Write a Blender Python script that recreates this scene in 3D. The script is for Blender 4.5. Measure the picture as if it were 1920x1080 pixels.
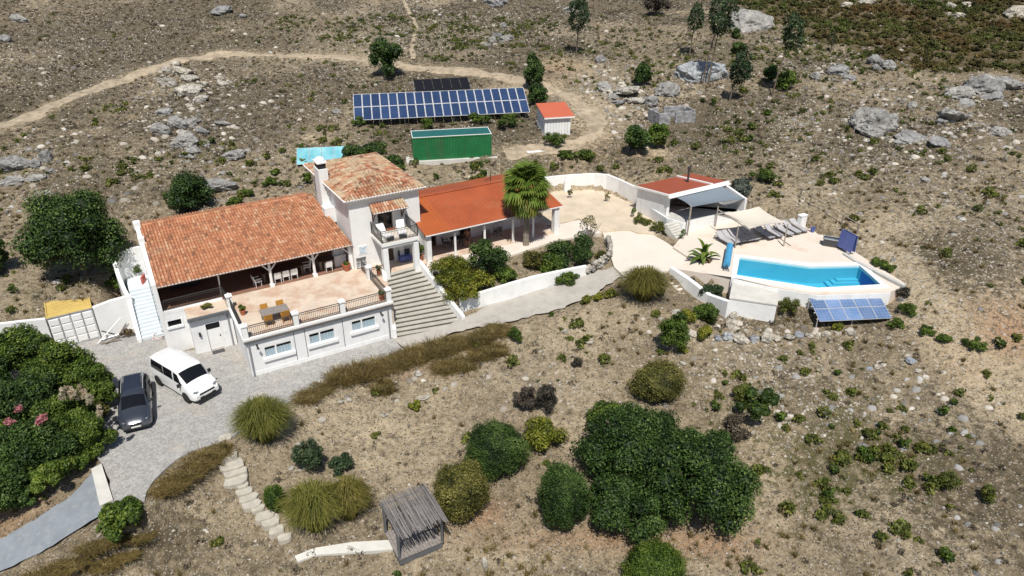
import bpy, bmesh, math, random
import numpy as np
from mathutils import Vector, Matrix
for _o in list(bpy.data.objects): bpy.data.objects.remove(_o)
scene = bpy.context.scene
COL = scene.collection
rad = math.radians
# ------------------------------------------------------------------ camera, sky, sun, exposure
F, TH, CH = 1350.0, rad(28.3), 27.5
cd = bpy.data.cameras.new('camera'); cd.sensor_width = 36; cd.lens = F/1920*36; cd.clip_end = 2000
cam = bpy.data.objects.new('camera', cd); COL.objects.link(cam)
cam.location = (0, 0, CH); cam.rotation_euler = (rad(90)-TH, 0, 0); scene.camera = cam
world = bpy.data.worlds.new('World'); scene.world = world; world.use_nodes = True
wn = world.node_tree
sky = wn.nodes.new('ShaderNodeTexSky'); sky.sky_type = 'NISHITA'; sky.sun_disc = False
SUN_EL, SUN_AZ = rad(60), rad(4)
sky.sun_elevation = SUN_EL; sky.sun_rotation = math.pi - SUN_AZ; sky.air_density = 1.0; sky.dust_density = 1.0
wn.links.new(sky.outputs[0], wn.nodes['Background'].inputs[0]); wn.nodes['Background'].inputs[1].default_value = 0.072
sl = bpy.data.lights.new('sun', 'SUN'); sl.energy = 4.6; sl.angle = rad(0.5); sl.color = (1.0, 0.955, 0.88)
sun = bpy.data.objects.new('sun', sl); COL.objects.link(sun); sun.rotation_euler = (rad(90)-SUN_EL, 0, SUN_AZ)
sun.location = (0, -20, 60)
scene.view_settings.view_transform = 'Standard'; scene.view_settings.look = 'None'
scene.view_settings.exposure = 0.12; scene.view_settings.gamma = 1.0; scene.view_settings.use_curve_mapping = False
scene.render.engine = 'CYCLES'
scene.cycles.max_bounces = 6; scene.cycles.diffuse_bounces = 3; scene.cycles.glossy_bounces = 3
scene.cycles.transparent_max_bounces = 8; scene.cycles.caustics_reflective = False; scene.cycles.caustics_refractive = False

# ------------------------------------------------------------------ helpers
rng = np.random.default_rng(7); random.seed(7)
def ray(px, py):
    x = (px-960)/F; y = (540-py)/F
    return np.array([x, math.cos(TH)+y*math.sin(TH), -math.sin(TH)+y*math.cos(TH)])
def P(px, py, z):
    d = ray(px, py); t = (z-CH)/d[2]; return np.array([0, 0, CH])+t*d
def mpp(p):                                   # metres per photo pixel at a point
    return (p[1]*math.cos(TH)-(p[2]-CH)*math.sin(TH))/F
def tag(o, label=None, cat=None, group=None, kind=None):
    if label: o['label'] = label
    if cat: o['category'] = cat
    if group: o['group'] = group
    if kind: o['kind'] = kind
    return o
def empty(name, loc=(0, 0, 0), rz=0, label=None, cat=None, group=None, parent=None):
    o = bpy.data.objects.new(name, None); COL.objects.link(o); o.location = Vector([float(c) for c in loc]); o.rotation_euler = (0, 0, rz)
    o.empty_display_size = .2
    if parent: o.parent = parent
    return tag(o, label, cat, group)
def link(name, me, parent=None, loc=None, rot=None, scale=None):
    o = bpy.data.objects.new(name, me); COL.objects.link(o)
    if parent: o.parent = parent
    if loc is not None: o.location = Vector([float(c) for c in loc])
    if rot is not None: o.rotation_euler = rot
    if scale is not None: o.scale = scale if hasattr(scale, '__len__') else (scale,)*3
    return o
def copy_tree(o, parent=None):
    c = o.copy(); COL.objects.link(c)
    if parent: c.parent = parent
    for ch in list(o.children): copy_tree(ch, c)
    return c

class MB:
    def __init__(s): s.v = []; s.f = []; s.m = []; s.t = []
    def add(s, vs, fs, mi=0, t=None):
        b = len(s.v); s.v += [tuple(float(c) for c in p) for p in vs]; s.f += [tuple(b+i for i in f) for f in fs]; s.m += [mi]*len(fs)
        s.t += [0.5 if t is None else t]*len(vs); return s
    def hexa(s, lo, hi, mi=0, t=None):        # lo: 4 points, hi: 4 points
        n = len(lo); fs = [tuple(range(n-1, -1, -1)), tuple(range(n, 2*n))]
        fs += [(i, (i+1) % n, n+(i+1) % n, n+i) for i in range(n)]
        return s.add(list(lo)+list(hi), fs, mi, t)
    def box(s, x0, x1, y0, y1, z0, z1, mi=0, t=None):
        q = [(x0, y0), (x1, y0), (x1, y1), (x0, y1)]
        return s.hexa([(a, b, z0) for a, b in q], [(a, b, z1) for a, b in q], mi, t)
    def prism(s, poly, z0, z1, mi=0):
        z0 = z0 if hasattr(z0, '__len__') else [z0]*len(poly); z1 = z1 if hasattr(z1, '__len__') else [z1]*len(poly)
        return s.hexa([(p[0], p[1], z) for p, z in zip(poly, z0)], [(p[0], p[1], z) for p, z in zip(poly, z1)], mi)
    def slab(s, q, th, mi=0, t=None):         # polygon thickened downwards along its normal
        q = [Vector([float(c) for c in p]) for p in q]; n = (q[1]-q[0]).cross(q[2]-q[0]).normalized()
        return s.hexa([p-n*th for p in q], q, mi, t)
    def tube(s, p, q, r, n=6, r2=None, mi=0, t=None):
        p = Vector([float(c) for c in p]); q = Vector([float(c) for c in q]); r2 = r if r2 is None else r2
        d = (q-p)
        if d.length < 1e-6: return s
        d.normalize(); a = d.orthogonal().normalized(); b = d.cross(a)
        lo = [p+(a*math.cos(2*math.pi*i/n)+b*math.sin(2*math.pi*i/n))*r for i in range(n)]
        hi = [q+(a*math.cos(2*math.pi*i/n)+b*math.sin(2*math.pi*i/n))*r2 for i in range(n)]
        return s.hexa(lo, hi, mi, t)
    def path(s, pts, r, n=5, mi=0):
        for a, b in zip(pts[:-1], pts[1:]): s.tube(a, b, r, n, mi=mi)
        return s
    def lathe(s, prof, c=(0, 0, 0), n=12, mi=0, sx=1, sy=1, t=None):
        vs = []; fs = []; k = len(prof)
        for r, z in prof:
            for i in range(n): vs.append((c[0]+sx*r*math.cos(2*math.pi*i/n), c[1]+sy*r*math.sin(2*math.pi*i/n), c[2]+z))
        for j in range(k-1):
            for i in range(n): fs.append((j*n+i, j*n+(i+1) % n, (j+1)*n+(i+1) % n, (j+1)*n+i))
        fs.append(tuple(range(n-1, -1, -1))); fs.append(tuple(range((k-1)*n, k*n)))
        return s.add(vs, fs, mi, t)
    def grid(s, pts, mi=0, t=None):           # pts[i][j]
        R = len(pts); C_ = len(pts[0])
        return s.add([p for r in pts for p in r], [(i*C_+j, i*C_+j+1, (i+1)*C_+j+1, (i+1)*C_+j) for i in range(R-1) for j in range(C_-1)], mi, t)
    def wall(s, pts, th, mi=0):               # pts: (x, y, ztop, zbot) polyline
        n = len(pts); L = []; R_ = []
        for i in range(n):
            a = Vector(pts[max(i-1, 0)][:2]); b = Vector(pts[min(i+1, n-1)][:2]); d = (b-a).normalized(); nn = Vector((-d.y, d.x))*th/2
            p = Vector(pts[i][:2]); L.append(p+nn); R_.append(p-nn)
        vs = []
        for i in range(n):
            zt, zb = pts[i][2], pts[i][3]
            vs += [(L[i].x, L[i].y, zb), (R_[i].x, R_[i].y, zb), (R_[i].x, R_[i].y, zt), (L[i].x, L[i].y, zt)]
        fs = []
        for i in range(n-1):
            for j in range(4): fs.append((i*4+j, i*4+(j+1) % 4, (i+1)*4+(j+1) % 4, (i+1)*4+j))
        fs.append((3, 2, 1, 0)); b = (n-1)*4; fs.append((b, b+1, b+2, b+3))
        return s.add(vs, fs, mi)
    def build(s, name, mats, parent=None, smooth=False, kind=None, label=None, cat=None, group=None, fix=True, loc=None, rz=0):
        me = bpy.data.meshes.new(name); me.from_pydata(s.v, [], s.f)
        if not isinstance(mats, (list, tuple)): mats = [mats]
        for m in mats: me.materials.append(m)
        if len(mats) > 1: me.polygons.foreach_set('material_index', s.m)
        if any(t != 0.5 for t in s.t):
            ca = me.color_attributes.new('tint', 'FLOAT_COLOR', 'POINT')
            ca.data.foreach_set('color', np.repeat(np.array(s.t, dtype=np.float32), 4))
        if fix:
            bm = bmesh.new(); bm.from_mesh(me); bmesh.ops.recalc_face_normals(bm, faces=bm.faces); bm.to_mesh(me); bm.free()
        if smooth:
            me.polygons.foreach_set('use_smooth', [True]*len(me.polygons))
            me.set_sharp_from_angle(angle=rad(smooth if smooth is not True else 40))
        o = link(name, me, parent, loc)
        if rz: o.rotation_euler = (0, 0, rz)
        return tag(o, label, cat, group, kind)

def mesh_np(name, V, Q, mat, tint=None, smooth=False):   # V (n,3), Q (m,k) uniform polygons
    me = bpy.data.meshes.new(name); V = np.asarray(V, np.float32); Q = np.asarray(Q, np.int32); m, k = Q.shape
    me.vertices.add(len(V)); me.vertices.foreach_set('co', V.ravel())
    me.loops.add(m*k); me.loops.foreach_set('vertex_index', Q.ravel())
    me.polygons.add(m); me.polygons.foreach_set('loop_start', np.arange(0, m*k, k, dtype=np.int32)); me.polygons.foreach_set('loop_total', np.full(m, k, np.int32))
    if smooth: me.polygons.foreach_set('use_smooth', np.ones(m, bool))
    me.update(calc_edges=True)
    if tint is not None:
        ca = me.color_attributes.new('tint', 'FLOAT_COLOR', 'POINT')
        T = np.asarray(tint, np.float32)
        T = np.repeat(T[:, None], 4, 1) if T.ndim == 1 else np.c_[T, np.ones(len(T), np.float32)] if T.shape[1] == 3 else T
        ca.data.foreach_set('color', np.ascontiguousarray(T, np.float32).ravel())
    me.materials.append(mat)
    return me

# ------------------------------------------------------------------ materials
def nt_new(name):
    m = bpy.data.materials.new(name); m.use_nodes = True; t = m.node_tree; b = t.nodes['Principled BSDF']; return m, t, b
def noise(t, vec, scale, detail=4, rough=.55, w=None):
    n = t.nodes.new('ShaderNodeTexNoise'); n.inputs['Scale'].default_value = scale; n.inputs['Detail'].default_value = detail; n.inputs['Roughness'].default_value = rough
    t.links.new(vec, n.inputs['Vector']); return n
def ramp(t, fac, stops, const=False):
    r = t.nodes.new('ShaderNodeValToRGB'); cr = r.color_ramp
    if const: cr.interpolation = 'CONSTANT'
    while len(cr.elements) < len(stops): cr.elements.new(.5)
    for e, (p, c) in zip(cr.elements, stops):
        e.position = p; e.color = (*c, 1) if hasattr(c, '__len__') else (c, c, c, 1)
    t.links.new(fac, r.inputs[0]); return r
def mixc(t, fac, a, b, mode='MIX'):
    m = t.nodes.new('ShaderNodeMix'); m.data_type = 'RGBA'; m.blend_type = mode
    for sock, val in ((0, fac), (6, a), (7, b)):
        if hasattr(val, 'is_linked') or hasattr(val, 'links'): t.links.new(val, m.inputs[sock])
        elif hasattr(val, '__len__'): m.inputs[sock].default_value = (*val, 1)
        else: m.inputs[sock].default_value = val
    return m.outputs[2]
def pos(t):
    return t.nodes.new('ShaderNodeNewGeometry').outputs['Position']
def objco(t):
    return t.nodes.new('ShaderNodeTexCoord').outputs['Object']
def bump(t, b, h, strength=.3, dist=.02):
    n = t.nodes.new('ShaderNodeBump'); n.inputs['Strength'].default_value = strength; n.inputs['Distance'].default_value = dist
    t.links.new(h, n.inputs['Height']); t.links.new(n.outputs[0], b.inputs['Normal'])
def mat(name, col, rough=.7, var=.12, scale=3.0, metal=0, fine=0, spec=None, dirt=None, bmp=0, world_=True, streak=None):
    m, t, b = nt_new(name); b.inputs['Roughness'].default_value = rough; b.inputs['Metallic'].default_value = metal
    if spec is not None: b.inputs['Specular IOR Level'].default_value = spec
    v = pos(t) if world_ else objco(t)
    n = noise(t, v, scale, 5, .6)
    lo = tuple(c*(1-var) for c in col); hi = tuple(min(1, c*(1+var)) for c in col)
    c = ramp(t, n.outputs[0], [(.3, lo), (.7, hi)]).outputs[0]
    if dirt:
        n2 = noise(t, v, dirt[2], 6, .65); c = mixc(t, ramp(t, n2.outputs[0], [(dirt[1], 0), (dirt[1]+.15, dirt[3])]).outputs[0], c, dirt[0])
    t.links.new(c, b.inputs['Base Color'])
    if streak:
        mp = t.nodes.new('ShaderNodeMapping'); mp.inputs['Scale'].default_value = (1.7, 1.7, .22); t.links.new(v, mp.inputs[0]); c2 = mixc(t, ramp(t, noise(t, mp.outputs[0], 1, 5, .7).outputs[0], [(.52, 0), (.72, streak[1])]).outputs[0], b.inputs['Base Color'].links[0].from_socket, streak[0]); t.links.new(c2, b.inputs['Base Color'])
    if bmp: bump(t, b, noise(t, v, bmp, 4).outputs[0], .4, .02)
    return m
def leaf_mat(name, stops, transl=.25, rough=.55):
    m, t, b = nt_new(name); a = t.nodes.new('ShaderNodeAttribute'); a.attribute_name = 'tint'
    oi = t.nodes.new('ShaderNodeObjectInfo')
    c = ramp(t, a.outputs['Fac'], stops).outputs[0]
    n = noise(t, pos(t), 1.3, 3); c = mixc(t, .5, c, ramp(t, n.outputs[0], [(.3, .55), (.7, 1.35)]).outputs[0], 'MULTIPLY')
    n2 = mixc(t, .6, c, ramp(t, oi.outputs['Random'], [(0, (.8, .85, .8)), (1, (1.2, 1.12, 1.05))]).outputs[0], 'MULTIPLY')
    t.links.new(n2, b.inputs['Base Color']); b.inputs['Roughness'].default_value = rough; b.inputs['Specular IOR Level'].default_value = .25
    tr = t.nodes.new('ShaderNodeBsdfTranslucent'); t.links.new(n2, tr.inputs[0])
    mx = t.nodes.new('ShaderNodeMixShader'); mx.inputs[0].default_value = transl
    t.links.new(b.outputs[0], mx.inputs[1]); t.links.new(tr.outputs[0], mx.inputs[2]); t.links.new(mx.outputs[0], t.nodes['Material Output'].inputs[0])
    return m
def tint_mat(name, stops, rough=.85, nscale=2.0, namt=.4, patch=None):
    m, t, b = nt_new(name); a = t.nodes.new('ShaderNodeAttribute'); a.attribute_name = 'tint'
    c = ramp(t, a.outputs['Fac'], stops).outputs[0]; v = pos(t)
    c = mixc(t, namt, c, ramp(t, noise(t, v, nscale, 6, .7).outputs[0], [(.3, .5), (.7, 1.4)]).outputs[0], 'MULTIPLY')
    if patch: c = mixc(t, ramp(t, noise(t, v, patch[1], 5, .7).outputs[0], [(patch[2], 0), (patch[2]+.1, patch[3])]).outputs[0], c, patch[0])
    t.links.new(c, b.inputs['Base Color']); b.inputs['Roughness'].default_value = rough; b.inputs['Specular IOR Level'].default_value = .2
    return m
def glass_mat(name, tint, fac=.35, rough=.03):
    m, t, b = nt_new(name); t.nodes.remove(b)
    tr = t.nodes.new('ShaderNodeBsdfTransparent'); tr.inputs[0].default_value = (*tint, 1)
    gl = t.nodes.new('ShaderNodeBsdfGlossy'); gl.inputs['Roughness'].default_value = rough
    lw = ramp(t, t.nodes.new('ShaderNodeLayerWeight').outputs['Facing'], [(0, .05), (.6, .09), (.85, .3), (1, .9)])
    mx = t.nodes.new('ShaderNodeMixShader')
    t.links.new(lw.outputs[0], mx.inputs[0]); t.links.new(tr.outputs[0], mx.inputs[1]); t.links.new(gl.outputs[0], mx.inputs[2])
    t.links.new(mx.outputs[0], t.nodes['Material Output'].inputs[0]); return m

M = {}
M['white'] = mat('white_plaster', (.80, .80, .79), .85, .05, 1.2, dirt=((.5, .48, .44), .58, 1.6, .4), bmp=25, streak=((.5, .48, .44), .28))
M['greywhite'] = mat('pale_grey_plaster', (.79, .79, .79), .85, .05, .9, dirt=((.5, .48, .45), .56, 2.0, .35), bmp=25, streak=((.48, .465, .43), .28))
M['raw'] = mat('weathered_render', (.50, .49, .47), .9, .15, 1.4, dirt=((.3, .29, .27), .55, 2.5, .5), bmp=20)
M['trim'] = mat('white_trim', (.82, .82, .81), .6, .03, 3)
M['darkgrey'] = mat('dark_grey_edge', (.11, .115, .125), .6, .15, 3)
M['pipe'] = mat('grey_pipe', (.25, .26, .28), .45, .1, 3)
M['iron'] = mat('wrought_iron', (.035, .033, .032), .5, .2, 8)
M['terrace'] = mat('terrace_tile', (.60, .50, .40), .8, .10, .7, dirt=((.48, .32, .225), .47, .8, .8), bmp=30)
M['terracotta_floor'] = mat('terracotta_floor', (.23, .12, .08), .7, .2, 2)
M['wood'] = mat('dark_wood', (.085, .045, .028), .6, .3, 5)
M['greywood'] = mat('grey_wood', (.24, .215, .195), .85, .25, 6)
M['palewood'] = mat('weathered_pole', (.32, .28, .24), .85, .25, 6)
M['concrete'] = mat('pale_concrete', (.56, .545, .50), .9, .1, 1.2, dirt=((.42, .40, .35), .55, 3.5, .4), bmp=25)
M['plastic_white'] = mat('white_plastic', (.78, .78, .77), .45, .03, 4)
M['terracotta'] = mat('terracotta_pot', (.42, .13, .06), .75, .2, 5)
M['dark'] = mat('dark_interior', (.03, .03, .033), .8, .2, 2)
M['glassdark'] = mat('dark_window_glass', (.008, .009, .011), .08, .1, 3, spec=.3)
M['curtain'] = mat('net_curtain', (.80, .82, .84), .9, .05, 6)
M['glass'] = glass_mat('window_glass', (.70, .78, .82))
M['orange_roof'] = mat('orange_roof_sheet', (.355, .086, .030), .5, .12, .5, dirt=((.37, .12, .05), .55, .45, .6), streak=((.20, .06, .035), .35))
M['orange_roof2'] = mat('bright_orange_roof_sheet', (.375, .095, .025), .5, .08, .5)
M['tile'] = tint_mat('clay_roof_tile', [(0, (.18, .10, .065)), (.25, (.36, .155, .085)), (.5, (.46, .20, .105)), (.75, (.49, .255, .145)), (1, (.54, .38, .25))], .9, 1.4, .4, ((.42, .31, .21), .7, .56, .35))
M['tile_old'] = tint_mat('lichened_roof_tile', [(0, (.10, .07, .055)), (.18, (.27, .12, .07)), (.5, (.42, .175, .095)), (.75, (.48, .30, .19)), (1, (.58, .48, .36))], .9, 2.2, .65, ((.46, .39, .26), .8, .47, .7))
M['mortar'] = mat('white_mortar', (.75, .73, .70), .9, .08, 4)
M['green_metal'] = mat('green_painted_steel', (.014, .150, .050), .5, .18, 1.1, dirt=((.05, .13, .06), .55, 2.4, .5), streak=((.08, .075, .04), .5))
M['teal_roof'] = mat('teal_painted_roof', (.012, .11, .105), .6, .2, 1, dirt=((.05, .13, .115), .52, 1.6, .5))
M['yellow_metal'] = mat('yellow_painted_steel', (.56, .41, .13), .75, .12, 1.0, dirt=((.40, .22, .07), .60, 2.2, .8))
M['steel'] = mat('galvanised_steel', (.55, .56, .57), .4, .08, 4, metal=.3)
M['shed_roof'] = mat('shed_red_roof', (.50, .125, .065), .55, .06, 1)
M['red_roof'] = mat('red_roof_sheet', (.33, .080, .038), .55, .06, 1)
M['black'] = mat('black_rubber', (.014, .014, .015), .7, .2, 4)
M['blackpanel'] = mat('black_collector', (.010, .009, .010), .35, .2, 4)
M['canvas'] = mat('beige_sailcloth', (.60, .55, .47), .9, .03, 2)
M['greycanvas'] = mat('grey_sailcloth', (.165, .20, .235), .85, .04, 2)
M['cushion'] = mat('grey_mesh_fabric', (.40, .39, .40), .85, .08, 4)
M['darkframe'] = mat('dark_frame', (.05, .05, .055), .5, .1, 4)
M['blue'] = mat('blue_painted_board', (.085, .125, .36), .45, .1, 2)
M['bluecover'] = mat('blue_pool_cover', (.06, .30, .52), .5, .1, 3)
M['coping'] = mat('white_coping', (.80, .80, .785), .7, .04, 2)
M['yellowchair'] = mat('amber_wicker', (.42, .20, .03), .6, .15, 6)
M['skin'] = mat('skin', (.22, .10, .06), .6, .05, 5)
M['cloth_dark'] = mat('dark_cloth', (.035, .02, .02), .9, .1, 5)
M['redplastic'] = mat('red_board', (.45, .10, .07), .6, .1, 4)
M['bark'] = mat('bark', (.13, .10, .075), .95, .3, 6, bmp=15)
M['bark_pale'] = mat('pale_bark', (.24, .20, .16), .95, .25, 6, bmp=15)
M['dead'] = leaf_mat('dead_frond', [(0, (.05, .035, .02)), (.5, (.15, .105, .06)), (1, (.30, .23, .14))])
M['block'] = tint_mat('concrete_block', [(0, (.20, .20, .20)), (.5, (.31, .31, .32)), (1, (.42, .42, .43))], .95, 3, .3)
M['stone'] = None
# foliage palettes
M['lf_dark'] = leaf_mat('dark_leaf', [(0, (.006, .016, .004)), (.36, (.031, .066, .014)), (.68, (.075, .134, .028)), (1, (.165, .225, .066))])
M['lf_mid'] = leaf_mat('mid_leaf', [(0, (.012, .026, .005)), (.36, (.058, .105, .014)), (.70, (.13, .195, .028)), (1, (.24, .29, .065))])
M['lf_yel'] = leaf_mat('yellow_green_leaf', [(0, (.035, .048, .008)), (.38, (.14, .16, .018)), (.75, (.27, .27, .032)), (1, (.38, .34, .07))])
M['lf_olive'] = leaf_mat('olive_leaf', [(0, (.022, .026, .008)), (.40, (.10, .105, .024)), (.72, (.19, .18, .045)), (1, (.30, .26, .09))])
M['lf_euc'] = leaf_mat('blue_green_leaf', [(0, (.010, .022, .010)), (.42, (.038, .070, .030)), (.78, (.085, .125, .058)), (1, (.15, .18, .09))])
M['lf_silver'] = leaf_mat('silver_leaf', [(0, (.03, .035, .03)), (.45, (.085, .105, .085)), (1, (.22, .25, .21))])
M['lf_purple'] = leaf_mat('dark_dry_leaf', [(0, (.018, .016, .012)), (.42, (.062, .055, .042)), (1, (.16, .13, .105))])
M['gr_green'] = leaf_mat('green_grass_blade', [(0, (.03, .04, .009)), (.4, (.14, .155, .032)), (.8, (.26, .25, .07)), (1, (.40, .35, .15))], .3)
M['gr_gold'] = leaf_mat('golden_grass_blade', [(0, (.045, .045, .012)), (.4, (.15, .14, .032)), (.8, (.30, .25, .075)), (1, (.45, .36, .15))], .3)
M['gr_brown'] = leaf_mat('dry_grass_blade', [(0, (.045, .032, .012)), (.4, (.165, .125, .045)), (.8, (.30, .23, .09)), (1, (.44, .34, .17))], .3)
M['plume'] = leaf_mat('pampas_plume', [(0, (.30, .24, .16)), (1, (.60, .52, .40))], .3)
M['flower'] = leaf_mat('pink_flower', [(0, (.35, .10, .12)), (1, (.6, .25, .28))], .3)
M['weed'] = leaf_mat('weed_leaf', [(0, (.030, .040, .010)), (.4, (.10, .125, .022)), (.8, (.18, .195, .038)), (1, (.27, .26, .07))])
M['twig'] = leaf_mat('dry_twig', [(0, (.035, .028, .02)), (.5, (.10, .08, .058)), (1, (.20, .165, .12))], .1)
# ------------------------------------------------------------------ terrain
CP = [(0,700,.0),(100,655,0),(250,625,0),(470,708,0),(600,672,0),(735,633,0),(330,760,-.05),(430,825,-.15),(210,920,-.2),(300,885,-.25),(185,945,-.45),(100,1000,-.9),(0,1060,-1.5),(0,900,-.3),(100,850,-.2),
(858,602,.5),(780,655,.1),(1000,567,1.3),(1000,592,1.15),(1150,505,2.4),(1165,517,2.3),(1100,558,1.9),(480,800,-.4),(640,740,-.5),(800,720,-.5),(960,680,.2),(430,860,-.7),(540,1010,-2.6),(300,960,-1.2),(300,1075,-3),(560,1060,-3.2),(760,1050,-3.2),(700,850,-1.6),(900,1000,-3),(930,850,-1.8),(1060,940,-2.5),(1250,850,-1.6),(1250,1050,-3.3),(1400,950,-2.2),(1100,650,.5),(1100,750,-.5),
(1300,640,1.0),(1250,730,-.2),(1365,605,1.2),(1480,620,1.1),(1480,590,1.2),(1600,582,1.1),(1560,575,1.5),(1640,575,1.5),(1620,620,1.1),(1500,700,.3),(1700,640,1.2),(1690,545,2.6),(1655,556,2.0),(1480,553,2.1),(1535,558,2.1),(1650,555,2.1),(1750,700,.6),(1500,850,-1.2),(1700,850,-.8),(1900,700,1.0),(1900,900,-.5),(1900,1070,-1.8),(1600,1070,-2.6),(1200,560,2.1),(1240,545,1.9),(1275,560,1.4),(1345,602,1.1),(1310,575,1.2),
(1750,550,3.0),(1700,450,3.8),(1610,440,3.3),(1520,385,4.2),(1560,420,3.5),(1900,500,4.2),(1900,300,6.6),(1700,300,5.8),(1560,300,5.4),(1420,345,4.4),(1400,300,5.2),(1200,335,4.2),(1100,320,4.4),(1000,310,4.6),(850,322,4.8),(776,302,5.4),(922,293,5.6),(850,230,6.2),(1038,255,6.0),(1150,250,5.8),(1130,200,6.8),(1260,238,6.2),(1310,150,8.2),(1440,180,7.8),(1640,230,7.0),(1800,180,8.2),(1900,150,8.8),(1700,100,10),(1900,30,12.2),(1600,40,11.4),(1380,50,10.8),(1085,105,9.2),(930,130,8.6),(820,120,8.6),(700,140,7.8),(660,228,6.2),(995,212,6.4),(550,110,8.4),(400,105,8.6),(300,140,7.8),(100,200,7.0),(0,240,6.6),(0,100,9.6),(300,40,10.6),(700,30,10.8),(960,5,12),(1250,10,11.8),
(550,310,5.2),(450,345,4.6),(360,400,4.1),(262,425,3.8),(130,530,2.7),(215,560,2.3),(30,440,4.0),(0,350,5.0),(200,330,5.4),(330,240,6.5),(50,592,2.2),(0,602,2.3),(190,570,2.2),
(1110,400,2.7),(1060,400,2.7),(1180,420,2.7),(1215,430,2.7),(1150,365,2.8),(900,530,2.3),(1050,470,2.6),(1000,480,2.6),(1100,470,2.55),(850,540,2.0),(1200,460,2.6),(1400,480,2.75),(1600,470,2.8),(1400,350,4.3)]
_c = np.array([P(*c) for c in CP])
_far = np.array([(-160,60,12),(160,60,9),(-120,200,30),(120,200,32),(0,230,33),(0,5,-9),(-60,0,-7),(60,0,-6),(-200,-40,-6),(200,-40,-2),(-300,300,45),(300,300,48),(0,420,60),(-45,40,-.6),(50,25,-3),(45,45,1.6)], float)
_c = np.r_[_c, _far]
def _U(r2): return np.where(r2 > 1e-9, r2*np.log(np.maximum(r2, 1e-9)), 0)
_n = len(_c); _A = np.zeros((_n+3, _n+3)); _d2 = ((_c[:, None, :2]-_c[None, :, :2])**2).sum(2)
_A[:_n, :_n] = _U(_d2)+np.eye(_n)*6.0; _A[:_n, _n] = 1; _A[:_n, _n+1] = _c[:, 0]; _A[:_n, _n+2] = _c[:, 1]; _A[_n:, :_n] = _A[:_n, _n:].T
_w = np.linalg.solve(_A, np.r_[_c[:, 2], 0, 0, 0])
def tps(x, y):
    x = np.asarray(x, float).ravel(); y = np.asarray(y, float).ravel(); out = np.empty(len(x))
    for s in range(0, len(x), 20000):
        xs, ys = x[s:s+20000], y[s:s+20000]
        K = _U((xs[:, None]-_c[None, :, 0])**2+(ys[:, None]-_c[None, :, 1])**2)
        out[s:s+20000] = K@_w[:_n]+_w[_n]+_w[_n+1]*xs+_w[_n+2]*ys
    return out
def inpoly(x, y, poly):
    r = np.zeros(np.shape(x), bool); n = len(poly)
    for i in range(n):
        (x1, y1), (x2, y2) = poly[i][:2], poly[(i+1) % n][:2]
        if y1 == y2: continue
        r ^= ((y1 > y) != (y2 > y)) & (x < (x2-x1)*(y-y1)/(y2-y1)+x1)
    return r
def polydist(x, y, poly, closed=True):
    d = np.full(np.shape(x), 1e9); n = len(poly)
    for i in range(n if closed else n-1):
        a = np.array(poly[i][:2], float); b = np.array(poly[(i+1) % n][:2], float); ab = b-a; L = max(ab@ab, 1e-9)
        t = np.clip(((x-a[0])*ab[0]+(y-a[1])*ab[1])/L, 0, 1)
        d = np.minimum(d, np.hypot(x-a[0]-t*ab[0], y-a[1]-t*ab[1]))
    return d
GX = np.r_[np.linspace(-420, -100, 9)[:-1], np.arange(-100, 100.01, .42), np.linspace(100, 420, 9)[1:]]
GY = np.r_[np.linspace(-80, 17, 9)[:-1], np.arange(17, 138, .42), np.linspace(138, 480, 14)[1:]]
XX, YY = np.meshgrid(GX, GY); ZZ = tps(XX, YY).reshape(XX.shape)
# value noise for lumps
def vnoise(x, y, seed, sc):
    r = np.random.default_rng(seed); T = r.random((64, 64)); x = np.asarray(x)*sc; y = np.asarray(y)*sc
    xi = np.floor(x).astype(int); yi = np.floor(y).astype(int); fx = x-xi; fy = y-yi; fx = fx*fx*(3-2*fx); fy = fy*fy*(3-2*fy)
    g = lambda a, b: T[a % 64, b % 64]
    return (g(xi, yi)*(1-fx)+g(xi+1, yi)*fx)*(1-fy)+(g(xi, yi+1)*(1-fx)+g(xi+1, yi+1)*fx)*fy
# house frame: u along the long front, v into the hill
HA = rad(29.8); HU = np.array([math.cos(HA), math.sin(HA)]); HV = np.array([-HU[1], HU[0]]); HO = P(474, 706, 0)[:2]
def W(u, v): return HO+u*HU+v*HV
PH = P(1253, 363, 5.7)                                  # pool house front left roof corner
def PW(u, v): return PH[:2]+u*HU+v*HV
def pp(pts, z): return [tuple(P(a, b, z)) for a, b in pts]
courtyard = pp([(-260,790),(-60,700),(100,655),(187,633),(262,610),(283,634),(311,637),(322,662),(455,640),(492,690),(736,634),(760,655),(700,680),(620,712),(560,742),(505,775),(450,812),(425,822),(385,836),(330,862),(290,900),(268,938),(213,944),(196,874),(150,830),(60,800)], 0.0)
drive_l = [(735,633,.0),(795,620,.12),(860,601,.5),(920,570,.88),(1000,546.5,1.36),(1055,530,1.75),(1098,515,2.08),(1150,500,2.45)]
drive_r = [(760,655,.0),(830,632,.2),(880,615,.45),(950,603,.85),(1010,590,1.15),(1060,575,1.5),(1110,555,1.9),(1168,517,2.4)]
plaza = pp([(1150,500),(1143,470),(1128,436),(1170,431),(1225,441),(1262,463),(1300,488),(1310,503),(1258,506),(1215,512),(1168,517)], 2.62)
paving = pp([(800,505),(870,494),(960,478),(1045,450),(1128,436),(1085,412),(1030,425),(950,448),(800,486)], 2.84)
deck = pp([(1262,503),(1318,512),(1373,520),(1450,538),(1532,552),(1668,548),(1700,533),(1640,496),(1600,470),(1560,448),(1507,422),(1440,408),(1395,404),(1330,413),(1282,438),(1262,463),(1300,488)], 2.8)
pool_in = pp([(1387,482.5),(1519,500),(1611,498),(1651,534),(1534,540.5),(1381,516.5)], 2.82)
asphalt_l = [(182,876,-.1),(140,925,-.3),(80,965,-.6),(0,1012,-1.0),(-120,1075,-1.7)]
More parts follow.
